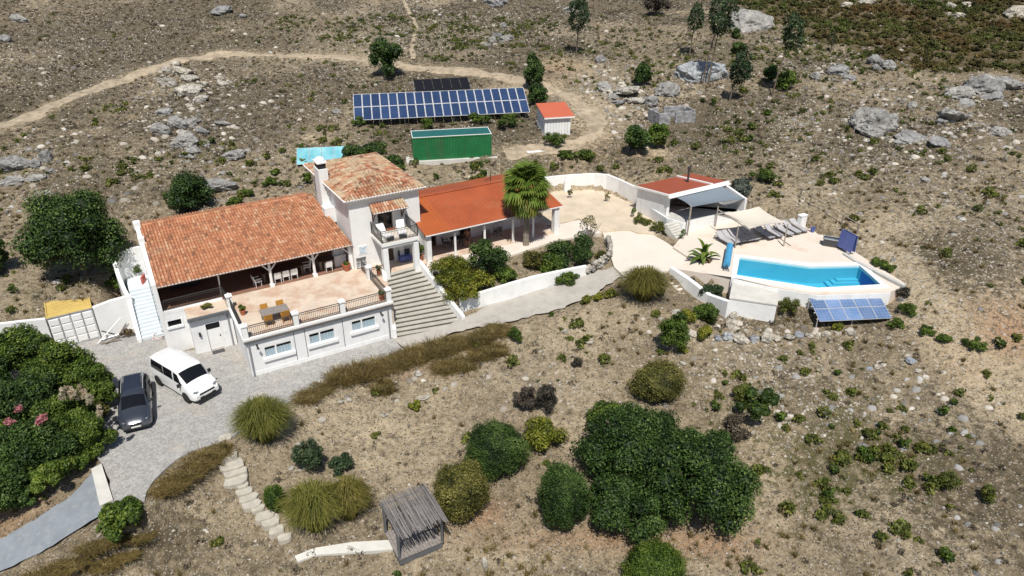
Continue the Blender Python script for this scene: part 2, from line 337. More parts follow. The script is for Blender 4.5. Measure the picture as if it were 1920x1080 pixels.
asphalt_r = [(206,956,-.12),(150,990,-.6),(90,1028,-.95),(0,1072,-1.5),(-90,1130,-2.1)]
def setz(poly, z, mode='set', grow=.35, fall=1.2, flat=1.0):
    global ZZ
    pl = [p[:2] for p in poly]; bx = (XX > min(p[0] for p in pl)-2) & (XX < max(p[0] for p in pl)+2) & (YY > min(p[1] for p in pl)-2) & (YY < max(p[1] for p in pl)+2)
    x, y = XX[bx], YY[bx]; ins = inpoly(x, y, pl); d = polydist(x, y, pl); zz = z(x, y) if callable(z) else z
    cur = ZZ[bx]; k = np.where(ins, 1, np.clip(1-(d-grow)/fall, 0, 1)); k = np.where(d < grow, 1, k)
    tgt = np.minimum(cur, zz) if mode == 'min' else zz
    ZZ[bx] = cur*(1-k)+tgt*k
    FLAT[bx] = np.maximum(FLAT[bx], flat*np.where(ins, 1, np.clip(1-d/.9, 0, 1)))
FLAT = np.zeros(XX.shape)
def ribbon_z(l, r):
    pts = np.array([P(*p) for p in l]+[P(*p) for p in r]); A = np.c_[pts[:, 0], pts[:, 1], np.ones(len(pts))]
    def f(x, y):
        w = 1/((x[:, None]-pts[:, 0])**2+(y[:, None]-pts[:, 1])**2+.3)**1.5; return (w*pts[:, 2]).sum(1)/w.sum(1)-.16
    return f
setz(pp([(1000,368),(1040,359),(1075,357),(1112,356),(1137,360),(1187,382),(1250,413),(1262,440),(1225,441),(1128,436),(1050,440),(1030,420)], 2.7), 2.68, 'set', .0, .3, 1.0); setz(deck, 2.62, 'set', -.25, .3); setz(paving, 2.7); setz(plaza, 2.48); setz(courtyard, -.12)
setz([P(*p) for p in drive_l]+[P(*p) for p in drive_r[::-1]], ribbon_z(drive_l, drive_r))
setz([P(*p) for p in asphalt_l]+[P(*p) for p in asphalt_r[::-1]], ribbon_z(asphalt_l, asphalt_r))
setz([W(u, v) for u, v in ((-2.8, 4.5), (-.3, 4.5), (-.3, .0), (9.9, .0), (9.9, 5), (9.2, 12.4), (-4.3, 12.4), (-4.3, 5.8), (-2.8, 5.8))], -.3, 'min', .1)
setz([W(u, v) for u, v in ((-6.2, 8.0), (-4.2, 6.2), (-4.2, 13.4), (-6.3, 13.4))], -.1, 'min', .1)
setz([W(u, v) for u, v in ((9, 4), (15, 4), (26.5, 4), (26.5, 11.5), (15, 11.5), (14.9, 14), (9.2, 14))], 2.6, 'min', .2)
setz([W(u, v) for u, v in ((9.8, -.4), (14.6, -1.2), (14.0, 4.6), (9.8, 4.6))], -.2, 'min', .0)
setz([P(a, b, 2.2) for a, b in ((1465,562),(1535,561),(1672,557),(1668,548),(1532,552),(1460,545))], 2.2, 'set', .2, .7, .3); setz(pool_in, 1.1, 'min', .3)
setz([P(*p) for p in ((1222,243,6.1),(1310,238,6.1),(1316,215,6.1),(1226,208,6.1))], 6.05, 'set', .2, 1.5, .5)
setz([PW(u, v) for u, v in ((-.1, -3), (7.6, -3), (6.4, 4.3), (-.1, 4.3))], 3.2, 'min', .1)
# lumps and small relief in the open ground
wild = 1-FLAT
ZZ = ZZ+wild*((vnoise(XX, YY, 1, .22)-.5)*.38+(vnoise(XX, YY, 2, .7)-.5)*.24+(vnoise(XX, YY, 3, 1.9)-.5)*.12)*np.where(YY > 62, 1.5, 1)
def ground(x, y):
    x = np.asarray(x, float); y = np.asarray(y, float)
    i = np.clip(np.searchsorted(GX, x)-1, 0, len(GX)-2); j = np.clip(np.searchsorted(GY, y)-1, 0, len(GY)-2)
    fx = (x-GX[i])/(GX[i+1]-GX[i]); fy = (y-GY[j])/(GY[j+1]-GY[j])
    return (ZZ[j, i]*(1-fx)+ZZ[j, i+1]*fx)*(1-fy)+(ZZ[j+1, i]*(1-fx)+ZZ[j+1, i+1]*fx)*fy
def wildness(x, y):
    i = np.clip(np.searchsorted(GX, x)-1, 0, len(GX)-2); j = np.clip(np.searchsorted(GY, y)-1, 0, len(GY)-2); return wild[j, i]
def G(px, py, off=0.0):                                # where a photo ray meets the ground (raised by off)
    d = ray(px, py); t = np.arange(20, 260, .1); p = np.array([0, 0, CH])[:, None]+d[:, None]*t
    k = np.argmax(p[2] < ground(p[0], p[1])+off); q = p[:, k].copy(); q[2] = float(ground(q[0], q[1])); return q
def project(x, y, z):
    zc = y*math.cos(TH)-(z-CH)*math.sin(TH); yc = y*math.sin(TH)+(z-CH)*math.cos(TH); zc = np.maximum(zc, .5)
    return 960+F*x/zc, 540-F*yc/zc
VX, VY = project(XX, YY, ZZ)
def spots(lst, src=None):
    m = np.zeros(XX.shape)
    for a, b, sx, sy, k in lst: m = np.maximum(m, k*np.exp(-((VX-a)/sx)**2-((VY-b)/sy)**2))
    return m
track_px = [(-60,262),(0,238),(60,215),(120,188),(200,158),(280,130),(340,110),(400,103),(470,102),(560,104),(660,108),(740,120),(800,130),(860,134),(940,142),(1010,158),(1060,176),(1095,200),(1120,228),(1125,250),(1100,268),(1050,276),(1000,282),(940,284)]
path_px = [(755,-5),(768,25),(782,55),(772,80),(776,112)]
track = [G(a, b) for a, b in track_px]
td = polydist(XX, YY, track, False)
n1 = vnoise(XX, YY, 11, .35); n2 = vnoise(XX, YY, 12, .11); n3 = vnoise(XX, YY, 13, .9)
sand = spots([(1100,215,75,40,1),(1010,280,110,16,1),(1110,385,130,50,1.8),(1210,395,70,30,.9),(1670,425,150,45,.9),(1860,610,110,80,.95),(1740,540,80,40,.7),(590,255,50,14,.9),(1225,285,60,22,.8),(700,790,260,90,.75),(1050,620,160,40,.6),(1130,700,120,60,.5),(900,650,150,40,.5),(1440,900,50,100,.8),(1890,720,70,80,1.1),(1750,575,50,30,1.0),(1810,640,60,40,1.1),(980,1040,150,40,.7),(1500,350,80,30,.5),(1030,120,50,14,.9),(1100,130,60,16,.7),(400,960,120,30,.4),(1230,270,50,40,.5),(830,320,160,18,.4)])
hillk = np.clip((62-YY)/-10, 0, 1); bank = polydist(XX, YY, [G(a, b) for a, b in ((1655,470),(1700,525),(1748,578),(1800,632),(1850,680),(1905,735),(1975,800),(2060,880))], False); sand = np.maximum(sand, 2.0*np.exp(-(bank/(1.2+1.4*n1))**2)); sand = np.clip(np.maximum(sand, np.exp(-(td/2.4)**2)*.7)*(.55+.9*n1), 0, 1)
green = spots([(1560,860,240,130,1.0),(1380,760,90,50,.9),(1420,250,130,60,.6),(250,520,60,60,.8),(700,200,60,40,.4),(850,60,130,40,.5),(650,290,120,30,.6),(1250,130,80,40,.5),(1100,160,60,30,.5),(450,330,80,30,.6),(1650,80,300,60,.8),(1150,300,80,25,.6),(60,560,80,40,.5),(1020,640,90,40,.5)])*(.4+1.1*n1)
dark = spots([(1700,480,230,110,.9),(1450,600,120,30,.6),(250,80,380,90,1.0),(300,1010,120,70,.5),(1640,260,300,80,.75),(1500,720,120,60,.4),(1850,900,200,150,.55),(480,200,220,80,.95),(150,330,200,80,.8),(850,60,200,60,.6),(1250,110,250,70,.6),(1150,320,120,30,.5)])*(.35+1.2*n2); big1 = np.clip((.55*vnoise(XX, YY, 14, .055)+.45*vnoise(XX, YY, 15, .16)-.32)*3.2, 0, 1); big2 = np.clip((.5*vnoise(XX, YY, 16, .06)+.5*vnoise(XX, YY, 17, .2)-.45)*4, 0, 1); dark = np.clip(np.maximum(dark*.8, hillk*big1)*(1-.8*np.clip(sand, 0, 1)), 0, 1.2); bk_ = np.exp(-(bank/2.2)**2); dark = dark*(1-bk_); green = np.maximum(green, np.clip(hillk+.35, 0, 1)*0.65*big2*(1-np.clip(sand, 0, 1)))
gravel = spots([(1400,690,150,55,1),(1520,770,120,40,.7),(1200,175,90,35,.8),(1000,720,120,40,.5),(730,50,120,50,.5),(150,110,160,70,.5),(640,130,120,30,.4),(340,270,90,60,.4),(1800,480,170,140,.8),(1650,300,200,60,.5),(1500,230,150,50,.5),(850,60,200,40,.5),(1700,420,90,40,.2)])*(.4+1.1*n1)
heath = np.clip((np.interp(VX, [1200,1330,1440,1560,1740,1920,2300], [-60,-5,45,92,132,150,170])-VY)/14+(n1-.5)*2, 0, 1)*(VX > 1250)*(YY > 50)
red = spots([(1870,630,90,70,1.0),(900,965,60,28,.7),(1150,1010,230,26,.7),(1030,130,60,20,.5),(1300,1020,140,30,.6),(750,695,120,20,.35),(1120,290,100,30,.35),(310,545,60,60,.3),(0,960,80,60,.5)])*(.5+.9*n1)*(1-.8*np.exp(-(bank/2.2)**2))
def ground_material():
    m, t, b = nt_new('dry_stony_soil'); v = pos(t)
    A = t.nodes.new('ShaderNodeAttribute'); A.attribute_name = 'mask'; B = t.nodes.new('ShaderNodeAttribute'); B.attribute_name = 'mask2'
    sa = t.nodes.new('ShaderNodeSeparateColor'); t.links.new(A.outputs['Color'], sa.inputs[0]); sb = t.nodes.new('ShaderNodeSeparateColor'); t.links.new(B.outputs['Color'], sb.inputs[0])
    big = noise(t, v, .16, 5, .6); mid = noise(t, v, .9, 6, .7); fine = noise(t, v, 5.5, 5, .75)
    c = ramp(t, big.outputs[0], [(.32, (.220, .174, .114)), (.5, (.322, .259, .172)), (.68, (.43, .350, .240))]).outputs[0]
    c = mixc(t, .85, c, ramp(t, mid.outputs[0], [(.28, .5), (.5, 1.0), (.74, 1.4)]).outputs[0], 'MULTIPLY')
    c = mixc(t, sa.outputs[0], c, ramp(t, mid.outputs[0], [(.3, (.44, .352, .228)), (.7, (.61, .50, .345))]).outputs[0])
    c = mixc(t, sb.outputs[2], c, (.42, .255, .15))
    def fade(mask, tex, lo, hi):                        # patchy cover: mask raises the coverage of a noise
        ad = t.nodes.new('ShaderNodeMath'); ad.operation = 'ADD'; t.links.new(mask, ad.inputs[0]); t.links.new(tex, ad.inputs[1])
        return ramp(t, ad.outputs[0], [(lo, 0), (hi, 1)]).outputs[0]
    def half(s, k):
        q = t.nodes.new('ShaderNodeMath'); q.operation = 'MULTIPLY'; t.links.new(s, q.inputs[0]); q.inputs[1].default_value = k; return q.outputs[0]
    tuf = noise(t, v, 2.3, 6, .75)
    c = mixc(t, fade(half(sa.outputs[2], .26), tuf.outputs[0], .50, .66), c, (.130, .104, .066))
    gv = t.nodes.new('ShaderNodeVectorMath'); gv.inputs[1].default_value = (31, 7, 3); t.links.new(v, gv.inputs[0]); g2 = noise(t, gv.outputs[0], 1.7, 6, .75)
    c = mixc(t, fade(half(sa.outputs[1], .22), g2.outputs[0], .60, .75), c, (.132, .118, .056))
    c = mixc(t, sb.outputs[1], c, ramp(t, mid.outputs[0], [(.3, (.05, .042, .016)), (.6, (.13, .098, .045))]).outputs[0])
    # small pebbles
    wn_ = noise(t, v, 7, 3); wa = t.nodes.new('ShaderNodeVectorMath'); wa.operation = 'MULTIPLY_ADD'; wa.inputs[1].default_value = (.22, .22, .22); t.links.new(wn_.outputs['Color'], wa.inputs[0]); t.links.new(v, wa.inputs[2]); warp = wa.outputs[0]
    for sc, th, col, k in ((3.7, .17, (.50, .46, .40), .16), (6.5, .24, (.48, .44, .38), .25), (12, .3, (.50, .46, .40), .2), (9, .36, (.10, .085, .065), .30)):
        vo = t.nodes.new('ShaderNodeTexVoronoi'); vo.inputs['Scale'].default_value = sc; t.links.new(warp, vo.inputs['Vector'])
        sp = t.nodes.new('ShaderNodeSeparateColor'); t.links.new(vo.outputs['Color'], sp.inputs[0])
        mk = mixc(t, 1, ramp(t, vo.outputs['Distance'], [(th, 1), (th+.07, 0)]).outputs[0], ramp(t, sp.outputs[0], [(1-k, 0), (1-k+.02, 1)]).outputs[0], 'MULTIPLY')
        c = mixc(t, mk, c, col)
    wv = t.nodes.new('ShaderNodeTexVoronoi'); wv.inputs['Scale'].default_value = 4.6; t.links.new(warp, wv.inputs['Vector'])
    ws = t.nodes.new('ShaderNodeSeparateColor'); t.links.new(wv.outputs['Color'], ws.inputs[0])
    mk = mixc(t, 1, ramp(t, wv.outputs['Distance'], [(.34, 1), (.42, 0)]).outputs[0], fade(half(sb.outputs[0], .45), ws.outputs[0], .98, 1.0), 'MULTIPLY')
    c = mixc(t, mk, c, (.52, .49, .44))
    c = mixc(t, .7, c, ramp(t, fine.outputs[0], [(.28, .5), (.5, 1), (.72, 1.45)]).outputs[0], 'MULTIPLY')
    t.links.new(c, b.inputs['Base Color']); b.inputs['Roughness'].default_value = .95; b.inputs['Specular IOR Level'].default_value = .1
    h = noise(t, v, 3.2, 8, .72); bump(t, b, h.outputs[0], 1.0, .32)
    return m
M['ground'] = ground_material()
_ny, _nx = XX.shape; _i = (np.arange(_ny-1)[:, None]*_nx+np.arange(_nx-1)[None, :]).ravel()
gme = mesh_np('ground', np.c_[XX.ravel(), YY.ravel(), ZZ.ravel()], np.c_[_i, _i+1, _i+_nx+1, _i+_nx], M['ground'], smooth=True)
for nm, ch in (('mask', (sand, green, dark)), ('mask2', (gravel, heath, red))):
    ca = gme.color_attributes.new(nm, 'FLOAT_COLOR', 'POINT')
    ca.data.foreach_set('color', np.clip(np.stack([*ch, np.ones_like(sand)], -1), 0, 1).astype(np.float32).ravel())
tag(link('ground', gme), 'dry stony hillside soil with sandy patches', kind='structure')

# ------------------------------------------------------------------ roads, paving
def cobble_mat():
    m, t, b = nt_new('grey_cobbles'); v = pos(t)
    rot = t.nodes.new('ShaderNodeMapping'); rot.inputs['Rotation'].default_value[2] = .6; t.links.new(v, rot.inputs[0])
    vo = t.nodes.new('ShaderNodeTexVoronoi'); vo.feature = 'DISTANCE_TO_EDGE'; vo.inputs['Scale'].default_value = 7.5; vo.inputs['Randomness'].default_value = .5; t.links.new(rot.outputs[0], vo.inputs['Vector'])
    vc = t.nodes.new('ShaderNodeTexVoronoi'); vc.inputs['Scale'].default_value = 7.5; vc.inputs['Randomness'].default_value = .5; t.links.new(rot.outputs[0], vc.inputs['Vector'])
    sp = t.nodes.new('ShaderNodeSeparateColor'); t.links.new(vc.outputs['Color'], sp.inputs[0])
    c = ramp(t, sp.outputs[0], [(0, (.30, .295, .285)), (1, (.43, .42, .405))]).outputs[0]
    c = mixc(t, ramp(t, vo.outputs['Distance'], [(.02, .75), (.09, 0)]).outputs[0], c, (.22, .20, .175))
    big = noise(t, v, .35, 5, .6); c = mixc(t, ramp(t, big.outputs[0], [(.52, 0), (.70, .5)]).outputs[0], c, (.40, .35, .285))
    c = mixc(t, .6, c, ramp(t, noise(t, v, 1.4, 6, .7).outputs[0], [(.3, .75), (.7, 1.2)]).outputs[0], 'MULTIPLY')
    t.links.new(c, b.inputs['Base Color']); b.inputs['Roughness'].default_value = .9
    bump(t, b, ramp(t, vo.outputs['Distance'], [(0, 0), (.1, 1)]).outputs[0], .5, .02); return m
M['cobble'] = cobble_mat()
M['drive'] = mat('worn_concrete_drive', (.40, .375, .335), .92, .12, .8, dirt=((.29, .26, .22), .52, 2.2, .55), bmp=18)
M['plaza'] = mat('pale_stone_paving', (.66, .60, .525), .9, .05, .5, dirt=((.57, .49, .40), .58, 1.2, .5), bmp=14)
M['deckmat'] = mat('pool_deck_paving', (.66, .585, .505), .9, .05, .5, dirt=((.54, .385, .285), .54, .5, .6), bmp=14)
M['asphalt'] = mat('worn_blue_asphalt', (.205, .228, .255), .9, .12, 1.2, dirt=((.29, .305, .315), .5, 3, .5), bmp=22)
M['trackm'] = mat('sandy_track', (.38, .31, .218), .95, .2, 1.2, dirt=((.22, .175, .125), .48, 1.1, .8), bmp=6)
def sheet(name, poly, z, m, label, edge=.25):          # flat polygon with a ragged edge
    pts = []; n = len(poly)
    for i in range(n):
        a = np.array(poly[i][:2]); b = np.array(poly[(i+1) % n][:2]); k = max(1, int(np.hypot(*(b-a))/.6))
        for j in range(k):
            p = a+(b-a)*j/k; pts.append(p+(rng.normal(size=2)*edge*.3 if edge else 0))
    mb = MB(); k = len(pts); mb.hexa([(p[0], p[1], z-.5) for p in pts], [(p[0], p[1], z) for p in pts])
    o = mb.build(name, m, kind='structure'); o['label'] = label; return o
def ribbon(name, l, r, m, label, zoff=.0, nc=6, sub=6, rag=.1, thick=0):
    l = [P(*p) if len(p) == 3 and abs(p[2]) < 20 and p[0] > -900 and p[1] > 200 else np.array(p) for p in l]; r = [P(*p) if len(p) == 3 and p[1] > 200 else np.array(p) for p in r]
    def res(q):
        q = np.array(q); s = np.r_[0, np.cumsum(np.hypot(*np.diff(q[:, :2], axis=0).T))]; tt = np.linspace(0, s[-1], sub*(len(q)-1)+1); return np.c_[[np.interp(tt, s, q[:, k]) for k in range(3)]].T
    L, R = res(l), res(r); rows = []
    for a, b in zip(L, R): rows.append([a+(b-a)*k/nc+np.array([*(rng.normal(size=2)*(rag if k in (0, nc) else 0)), zoff]) for k in range(nc+1)])
    mb = MB().grid(rows); o = mb.build(name, m, smooth=60, kind='structure'); o['label'] = label; return o
sheet('courtyard', courtyard, 0.0, M['cobble'], 'grey cobbled courtyard where the cars park')
M['yard'] = mat('pale_sandy_yard', (.57, .48, .365), .95, .14, .8, dirt=((.40, .31, .21), .55, 1.6, .6), bmp=14)
sheet('yard', pp([(1005,366),(1040,359),(1075,357),(1112,356),(1137,360),(1187,382),(1240,411),(1258,430),(1225,441),(1170,431),(1128,436),(1085,412),(1030,425),(1000,420)], 2.7), 2.74, M['yard'], 'pale sandy yard inside the curved white wall', .5)
ribbon('driveway', drive_l, drive_r, M['drive'], 'pale concrete drive climbing past the white house', .004)
sheet('plaza', plaza, 2.62, M['plaza'], 'pale stone paved area between garden and pool')
sheet('pavement', paving, 2.84, M['plaza'], 'beige paving in front of the orange roofed wing', .05)
ribbon('road', asphalt_l, asphalt_r, M['asphalt'], 'bluish asphalt road at the lower left', .02, rag=.04)
def drape(name, pts, halfw, m, label, lift=.07):
    p = np.array(pts); s = np.r_[0, np.cumsum(np.hypot(*np.diff(p[:, :2], axis=0).T))]; tt = np.arange(0, s[-1], .5); c = np.c_[np.interp(tt, s, p[:, 0]), np.interp(tt, s, p[:, 1])]
    for _ in range(30): c[1:-1] = (c[:-2]+2*c[1:-1]+c[2:])/4
    d = np.gradient(c, axis=0); d /= np.hypot(*d.T)[:, None]; nrm = np.c_[-d[:, 1], d[:, 0]]; rows = []
    for i, (q, n) in enumerate(zip(c, nrm)):
        row = []
        for k in np.linspace(-1, 1, 9):
            w = halfw*k*(1+.9*(vnoise(i*.5, 3.1+9*(k > 0), 21, .5)-.5)+.5*(vnoise(i*.5, 7.1+9*(k > 0), 22, 1.7)-.5)+.2*(rng.random()-.5)*(abs(k) == 1)); a = q+n*w
            row.append((a[0], a[1], float(ground(a[0], a[1]))+(lift if abs(k) < .9 else -.05)))
        rows.append(row)
    o = MB().grid(rows).build(name, m, smooth=60, kind='structure'); o['label'] = label; return o
drape('dirt_road', track, 1.05, M['trackm'], 'sandy dirt track curving across the hillside')
drape('path', [G(a, b) for a, b in path_px], .35, M['trackm'], 'narrow trodden path running uphill')
# ------------------------------------------------------------------ house
def openings_wall(mb, u0, u1, z0, z1, v0, th, ops, axis='u', mi=0):
    us = sorted({u0, u1, *[o[0] for o in ops], *[o[1] for o in ops]}); zs = sorted({z0, z1, *[o[2] for o in ops], *[o[3] for o in ops]})
    for a, b in zip(us[:-1], us[1:]):
        run = None
        for c, d in zip(zs[:-1], zs[1:]):
            mu, mz = (a+b)/2, (c+d)/2
            hole = any(o[0] < mu < o[1] and o[2] < mz < o[3] for o in ops)
            if not hole: run = (run[0], d) if run else (c, d)
            if (hole or d == zs[-1]) and run:
                if axis == 'u': mb.box(a, b, v0, v0+th, run[0], run[1], mi)
                else: mb.box(v0, v0+th, a, b, run[0], run[1], mi)
                run = None
    return mb
def window_unit(parent, u0, u1, z0, z1, v, panes=2, curtain=True, split=.42):
    mb = MB(); f = .07
    mb.box(u0, u1, v+.01, v+.07, z0, z0+f); mb.box(u0, u1, v+.01, v+.07, z1-f, z1); mb.box(u0, u0+f, v+.011, v+.069, z0+f, z1-f); mb.box(u1-f, u1, v+.011, v+.069, z0+f, z1-f)
    us = u0+(u1-u0)*split; mb.box(us-.05, us+.05, v+.011, v+.069, z0+f, z1-f)
    w = mb.build('window', M['trim'], parent)
    for a, b in ((u0+f, us-.05), (us+.05, u1-f)):
        MB().add([(a, v+.04, z0+f), (b, v+.04, z0+f), (b, v+.04, z1-f), (a, v+.04, z1-f)], [(0, 1, 2, 3)]).build('pane', M['glass'], w, fix=False)
        if curtain:
            n = 14; rows = [[(a+(b-a)*k/n, v+.09+.02*math.sin(k*2.1), z) for k in range(n+1)] for z in (z0+f, z0+(z1-z0)*(.66 if b-a > .6 else .5), z0+(z1-z0)*.66)]
            MB().grid(rows[:2]).build('curtain', M['curtain'], w)
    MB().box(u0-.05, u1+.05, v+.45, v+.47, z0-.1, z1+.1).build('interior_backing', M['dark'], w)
    MB().box(u0-.12, u1+.12, v-.14, v+.03, z0-.22, z0-.003).build('sill', M['trim'], w)
    return w
def balustrade(parent, a, b, z, h=.85, step=.12, name='railing'):
    a = np.array(a, float); b = np.array(b, float); L = np.hypot(*(b-a)); d = (b-a)/L; mb = MB()
    mb.tube((*a, z+h), (*b, z+h), .03, 5); mb.tube((*a, z+.1), (*b, z+.1), .022, 4); mb.tube((*a, z+h-.14), (*b, z+h-.14), .018, 4)
    o = mb.build(name, M['iron'], parent); bb = MB(); n = max(2, int(L/step))
    for i in range(n+1):
        p = a+d*L*i/n; bb.tube((*p, z+.02), (*p, z+h), .013 if 0 < i < n else .028, 4)
    bb.build('baluster', M['iron'], o, kind='stuff'); return o
def tile_roof(parent, A, B, C, D, cols, rows, mat_, name='roof', under=M['tile'], trim_front=True, t_bias=0.0, thick=.14):
    A, B, C, D = [np.array(p, float) for p in (A, B, C, D)]
    n = np.cross(B-A, D-A); n /= np.linalg.norm(n)
    base = MB(); base.hexa([A-n*thick, B-n*thick, C-n*thick, D-n*thick], [A, B, C, D], t=.28)
    ro = base.build(name, mat_, parent)
    tl = MB(); r0 = np.linalg.norm(B-A)/cols*.40
    for j in range(rows):
        for i in range(cols):
            s = (i+.5)/cols
            lo = lambda t_: (A+(B-A)*s)*(1-t_)+(D+(C-D)*s)*t_
            jx = (rng.random(2)-.5)*.02; p = lo(j/rows-.012)+n*(.05+rng.random()*.02); q = lo((j+1)/rows+.02)+n*.035
            p[0] += jx[0]; q[0] += jx[1]; e = (B-A)/np.linalg.norm(B-A); vs = []
            for c, rr in ((p, r0), (q, r0*.82)):
                for a in (0, 60, 120, 180): vs.append(c-e*rr*math.cos(rad(a))+n*rr*.8*math.sin(rad(a)))
            t = min(1, max(0.02, rng.beta(2.2, 2.4)+t_bias)); tl.add(vs, [(0, 1, 5, 4), (1, 2, 6, 5), (2, 3, 7, 6), (3, 2, 1, 0)], t=t)
    tl.build('roof_tile', mat_, ro, kind='stuff', fix=False)
    if trim_front:
        mo = MB()
        for i in range(cols):
            c = A+(B-A)*(i+.5)/cols; e = (B-A)/np.linalg.norm(B-A); f = np.cross(e, (0, 0, 1)); c = c+f*.10-n*.03
            vs = [];
            for dd in (0, .14):
                for a in (0, 60, 120, 180): vs.append(c-f*(dd-.05)-e*r0*1.02*math.cos(rad(a))+n*(r0*.9*math.sin(rad(a))+.015))
            mo.add(vs, [(0, 1, 5, 4), (1, 2, 6, 5), (2, 3, 7, 6), (3, 2, 1, 0), (4, 5, 6, 7)])
        mo.build('eave_mortar', M['mortar'], ro, kind='stuff')
    return ro
def ridge_caps(parent, a, b, m, r=.13, step=.38):
    a = np.array(a, float); b = np.array(b, float); L = np.linalg.norm(b-a); d = (b-a)/L; k = int(L/step); mb = MB()
    for i in range(k): mb.tube(a+d*L*i/k, a+d*(L*(i+1)/k+.05), r, 7, r*.9, t=float(min(1, max(0, rng.beta(2, 2)))))
    return mb.build('ridge_tile', m, parent, kind='stuff')

house = empty('house', (*HO, 0), HA, 'white rendered house with clay tiled roofs, square tower and railed terrace', 'house')
UE = 9.85
# terrace block
mb = MB(); wins = [(.98, 2.82, 1.12, 1.97), (3.92, 5.73, 1.17, 2.05), (6.88, 8.66, 1.3, 2.15)]
openings_wall(mb, 0, UE, -.3, 2.72, 0, .3, wins); mb.box(0, .3, .3, 4.6, -.3, 2.72); mb.box(UE-.3, UE, .3, 6.2, -.3, 2.72)
mb.build('terrace_wall', M['greywhite'], house)
for w in wins: window_unit(house, *w, 0.0)
MB().box(0, UE+.0, -.022, -.002, -.3, .28).build('plinth', M['white'], house)
mb = MB(); mb.box(-.12, UE+.12, -.16, 0-.003, 2.56, 2.72); mb.box(-.12, -.003, 0, 4.55, 2.56, 2.72); mb.build('cornice', M['darkgrey'], house)
MB().box(-.14, UE+.1, -.18, 6.3, 2.723, 2.9).build('terrace_floor', M['terrace'], house)
mb = MB(); mb.box(-.16, UE+.12, -.21, -.04, 2.80, 2.96); mb.box(-.165, .0, -.04, 4.7, 2.80, 2.96); mb.build('terrace_kerb', M['white'], house)
for i, (a, b) in enumerate(((2.98, 3.02), (3.70, 3.74), (6.28, 6.32))): MB().box(a, b, -.012, -.004, .3, 2.5).build('wall_seam', M['darkgrey'], house)
MB().tube((.12, -.09, .0), (.12, -.09, 2.6), .055, 8).build('downpipe', M['pipe'], house)
MB().tube((9.55, -.09, .0), (9.55, -.09, 2.6), .055, 8).build('downpipe', M['pipe'], house)
for u in (.62, 9.05):
    mb = MB(); mb.box(u-.05, u+.05, -.07, -.004, 2.15, 2.3); mb.tube((u, -.07, 2.22), (u, -.34, 2.3), .016, 5); mb.lathe([(.02, .16), (.1, .0), (.09, -.02)], (u, -.34, 2.16), 8); mb.build('wall_lamp', M['iron'], house)
def pillar(u, v, z0=2.9, h=1.05, w=.34):
    mb = MB(); mb.box(u-w/2, u+w/2, v-w/2, v+w/2, z0-.1, z0+h-.12); q = w/2+.05; mb.box(u-q, u+q, v-q, v+q, z0+h-.12, z0+h-.03); mb.lathe([(w*.4, 0), (.08, .14)], (u, v, z0+h-.03), 6); mb.build('railing_pillar', M['white'], house)
pl = [(.05, 0), (3.28, 0), (6.42, 0), (9.72, .05), (.0, 4.55), (9.75, 4.0)]
for p in pl: pillar(*p)
for a, b in ((0, 1), (1, 2), (2, 3)): balustrade(house, (pl[a][0]+.2, pl[a][1]-.03), (pl[b][0]-.2, pl[b][1]-.03), 2.93)
balustrade(house, (.02, .25), (.0, 4.3), 2.93); balustrade(house, (-.04, 4.8), (-.2, 6.9), 2.93)
balustrade(house, (9.75, .3), (9.75, 3.75), 2.93); balustrade(house, (9.75, 4.25), (9.7, 5.5), 2.93); balustrade(house, (9.95, 3.9), (11.0, 3.95), 2.93)
# left wing: set-back block with the white door, front wall, loggia
mb = MB(); openings_wall(mb, -2.75, -.05, -.3, 2.7, 4.6, .25, [(-1.82, -.92, -.3, 2.12)]); mb.box(-2.75, -2.5, 4.85, 6.1, -.3, 2.7)
openings_wall(mb, -4.35, -2.75, -.3, 2.9, 6.1, .25, [(-4.0, -3.15, 1.75, 2.2)]); mb.build('wing_wall', M['greywhite'], house)
mb = MB(); mb.box(-1.82, -.92, 4.68, 4.74, .02, 1.6); d = mb.build('door', M['trim'], house)
MB().box(-1.75, -.99, 4.675, 4.685, .35, .4).build('door_panel', M['plastic_white'], d); MB().box(-1.76, -.98, 4.69, 4.73, 1.62, 2.06).build('transom', M['glassdark'], d)
MB().box(-1.05, -.99, 4.63, 4.68, .95, 1.05).build('handle', M['iron'], d)
mb = MB(); mb.box(-1.9, -1.82, 4.57, 4.7, 0, 2.2); mb.box(-.92, -.84, 4.57, 4.7, 0, 2.2); mb.box(-1.82, -.92, 4.571, 4.7, 2.12, 2.2); mb.build('door_frame', M['trim'], house)
mb = MB(); mb.box(-4.0, -3.15, 6.2, 6.22, 1.75, 2.2); mb.build('window', M['glassdark'], house)
mb = MB(); mb.box(-4.1, -3.05, 6.0, 6.098, 1.6, 1.745); mb.box(-4.1, -4.0, 6.06, 6.098, 1.745, 2.25); mb.box(-3.15, -3.05, 6.06, 6.098, 1.745, 2.25); mb.build('window_surround', M['trim'], house)
MB().box(-2.8, -.17, 4.5, 6.1, 2.703, 2.88).build('wing_terrace', M['terrace'], house)
MB().box(-2.85, -.2, 4.3, 4.497, 2.66, 2.86).build('canopy_ledge', M['darkgrey'], house)
mb = MB(); mb.box(-2.35, -2.22, 4.44, 4.595, 1.35, 1.62); mb.build('wall_lamp', M['iron'], house)
MB().tube((-.32, 4.53, 0), (-.32, 4.53, 2.66), .05, 8).build('downpipe', M['pipe'], house)
mb = MB(); mb.box(-.012, -.002, 1.6, 2.6, .9, 2.1); mb.build('shutter', M['trim'], house)
MB().box(-4.1, UE-.5, 6.35, 10.6, 2.74, 2.893).build('loggia_floor', M['terracotta_floor'], house)
mb = MB(); mb.box(-4.1, -.25, 6.09, 6.35, 2.74, 2.98); mb.build('wing_kerb', M['white'], house)
balustrade(house, (-3.95, 6.2), (-.3, 6.32), 2.96, .8, .1)
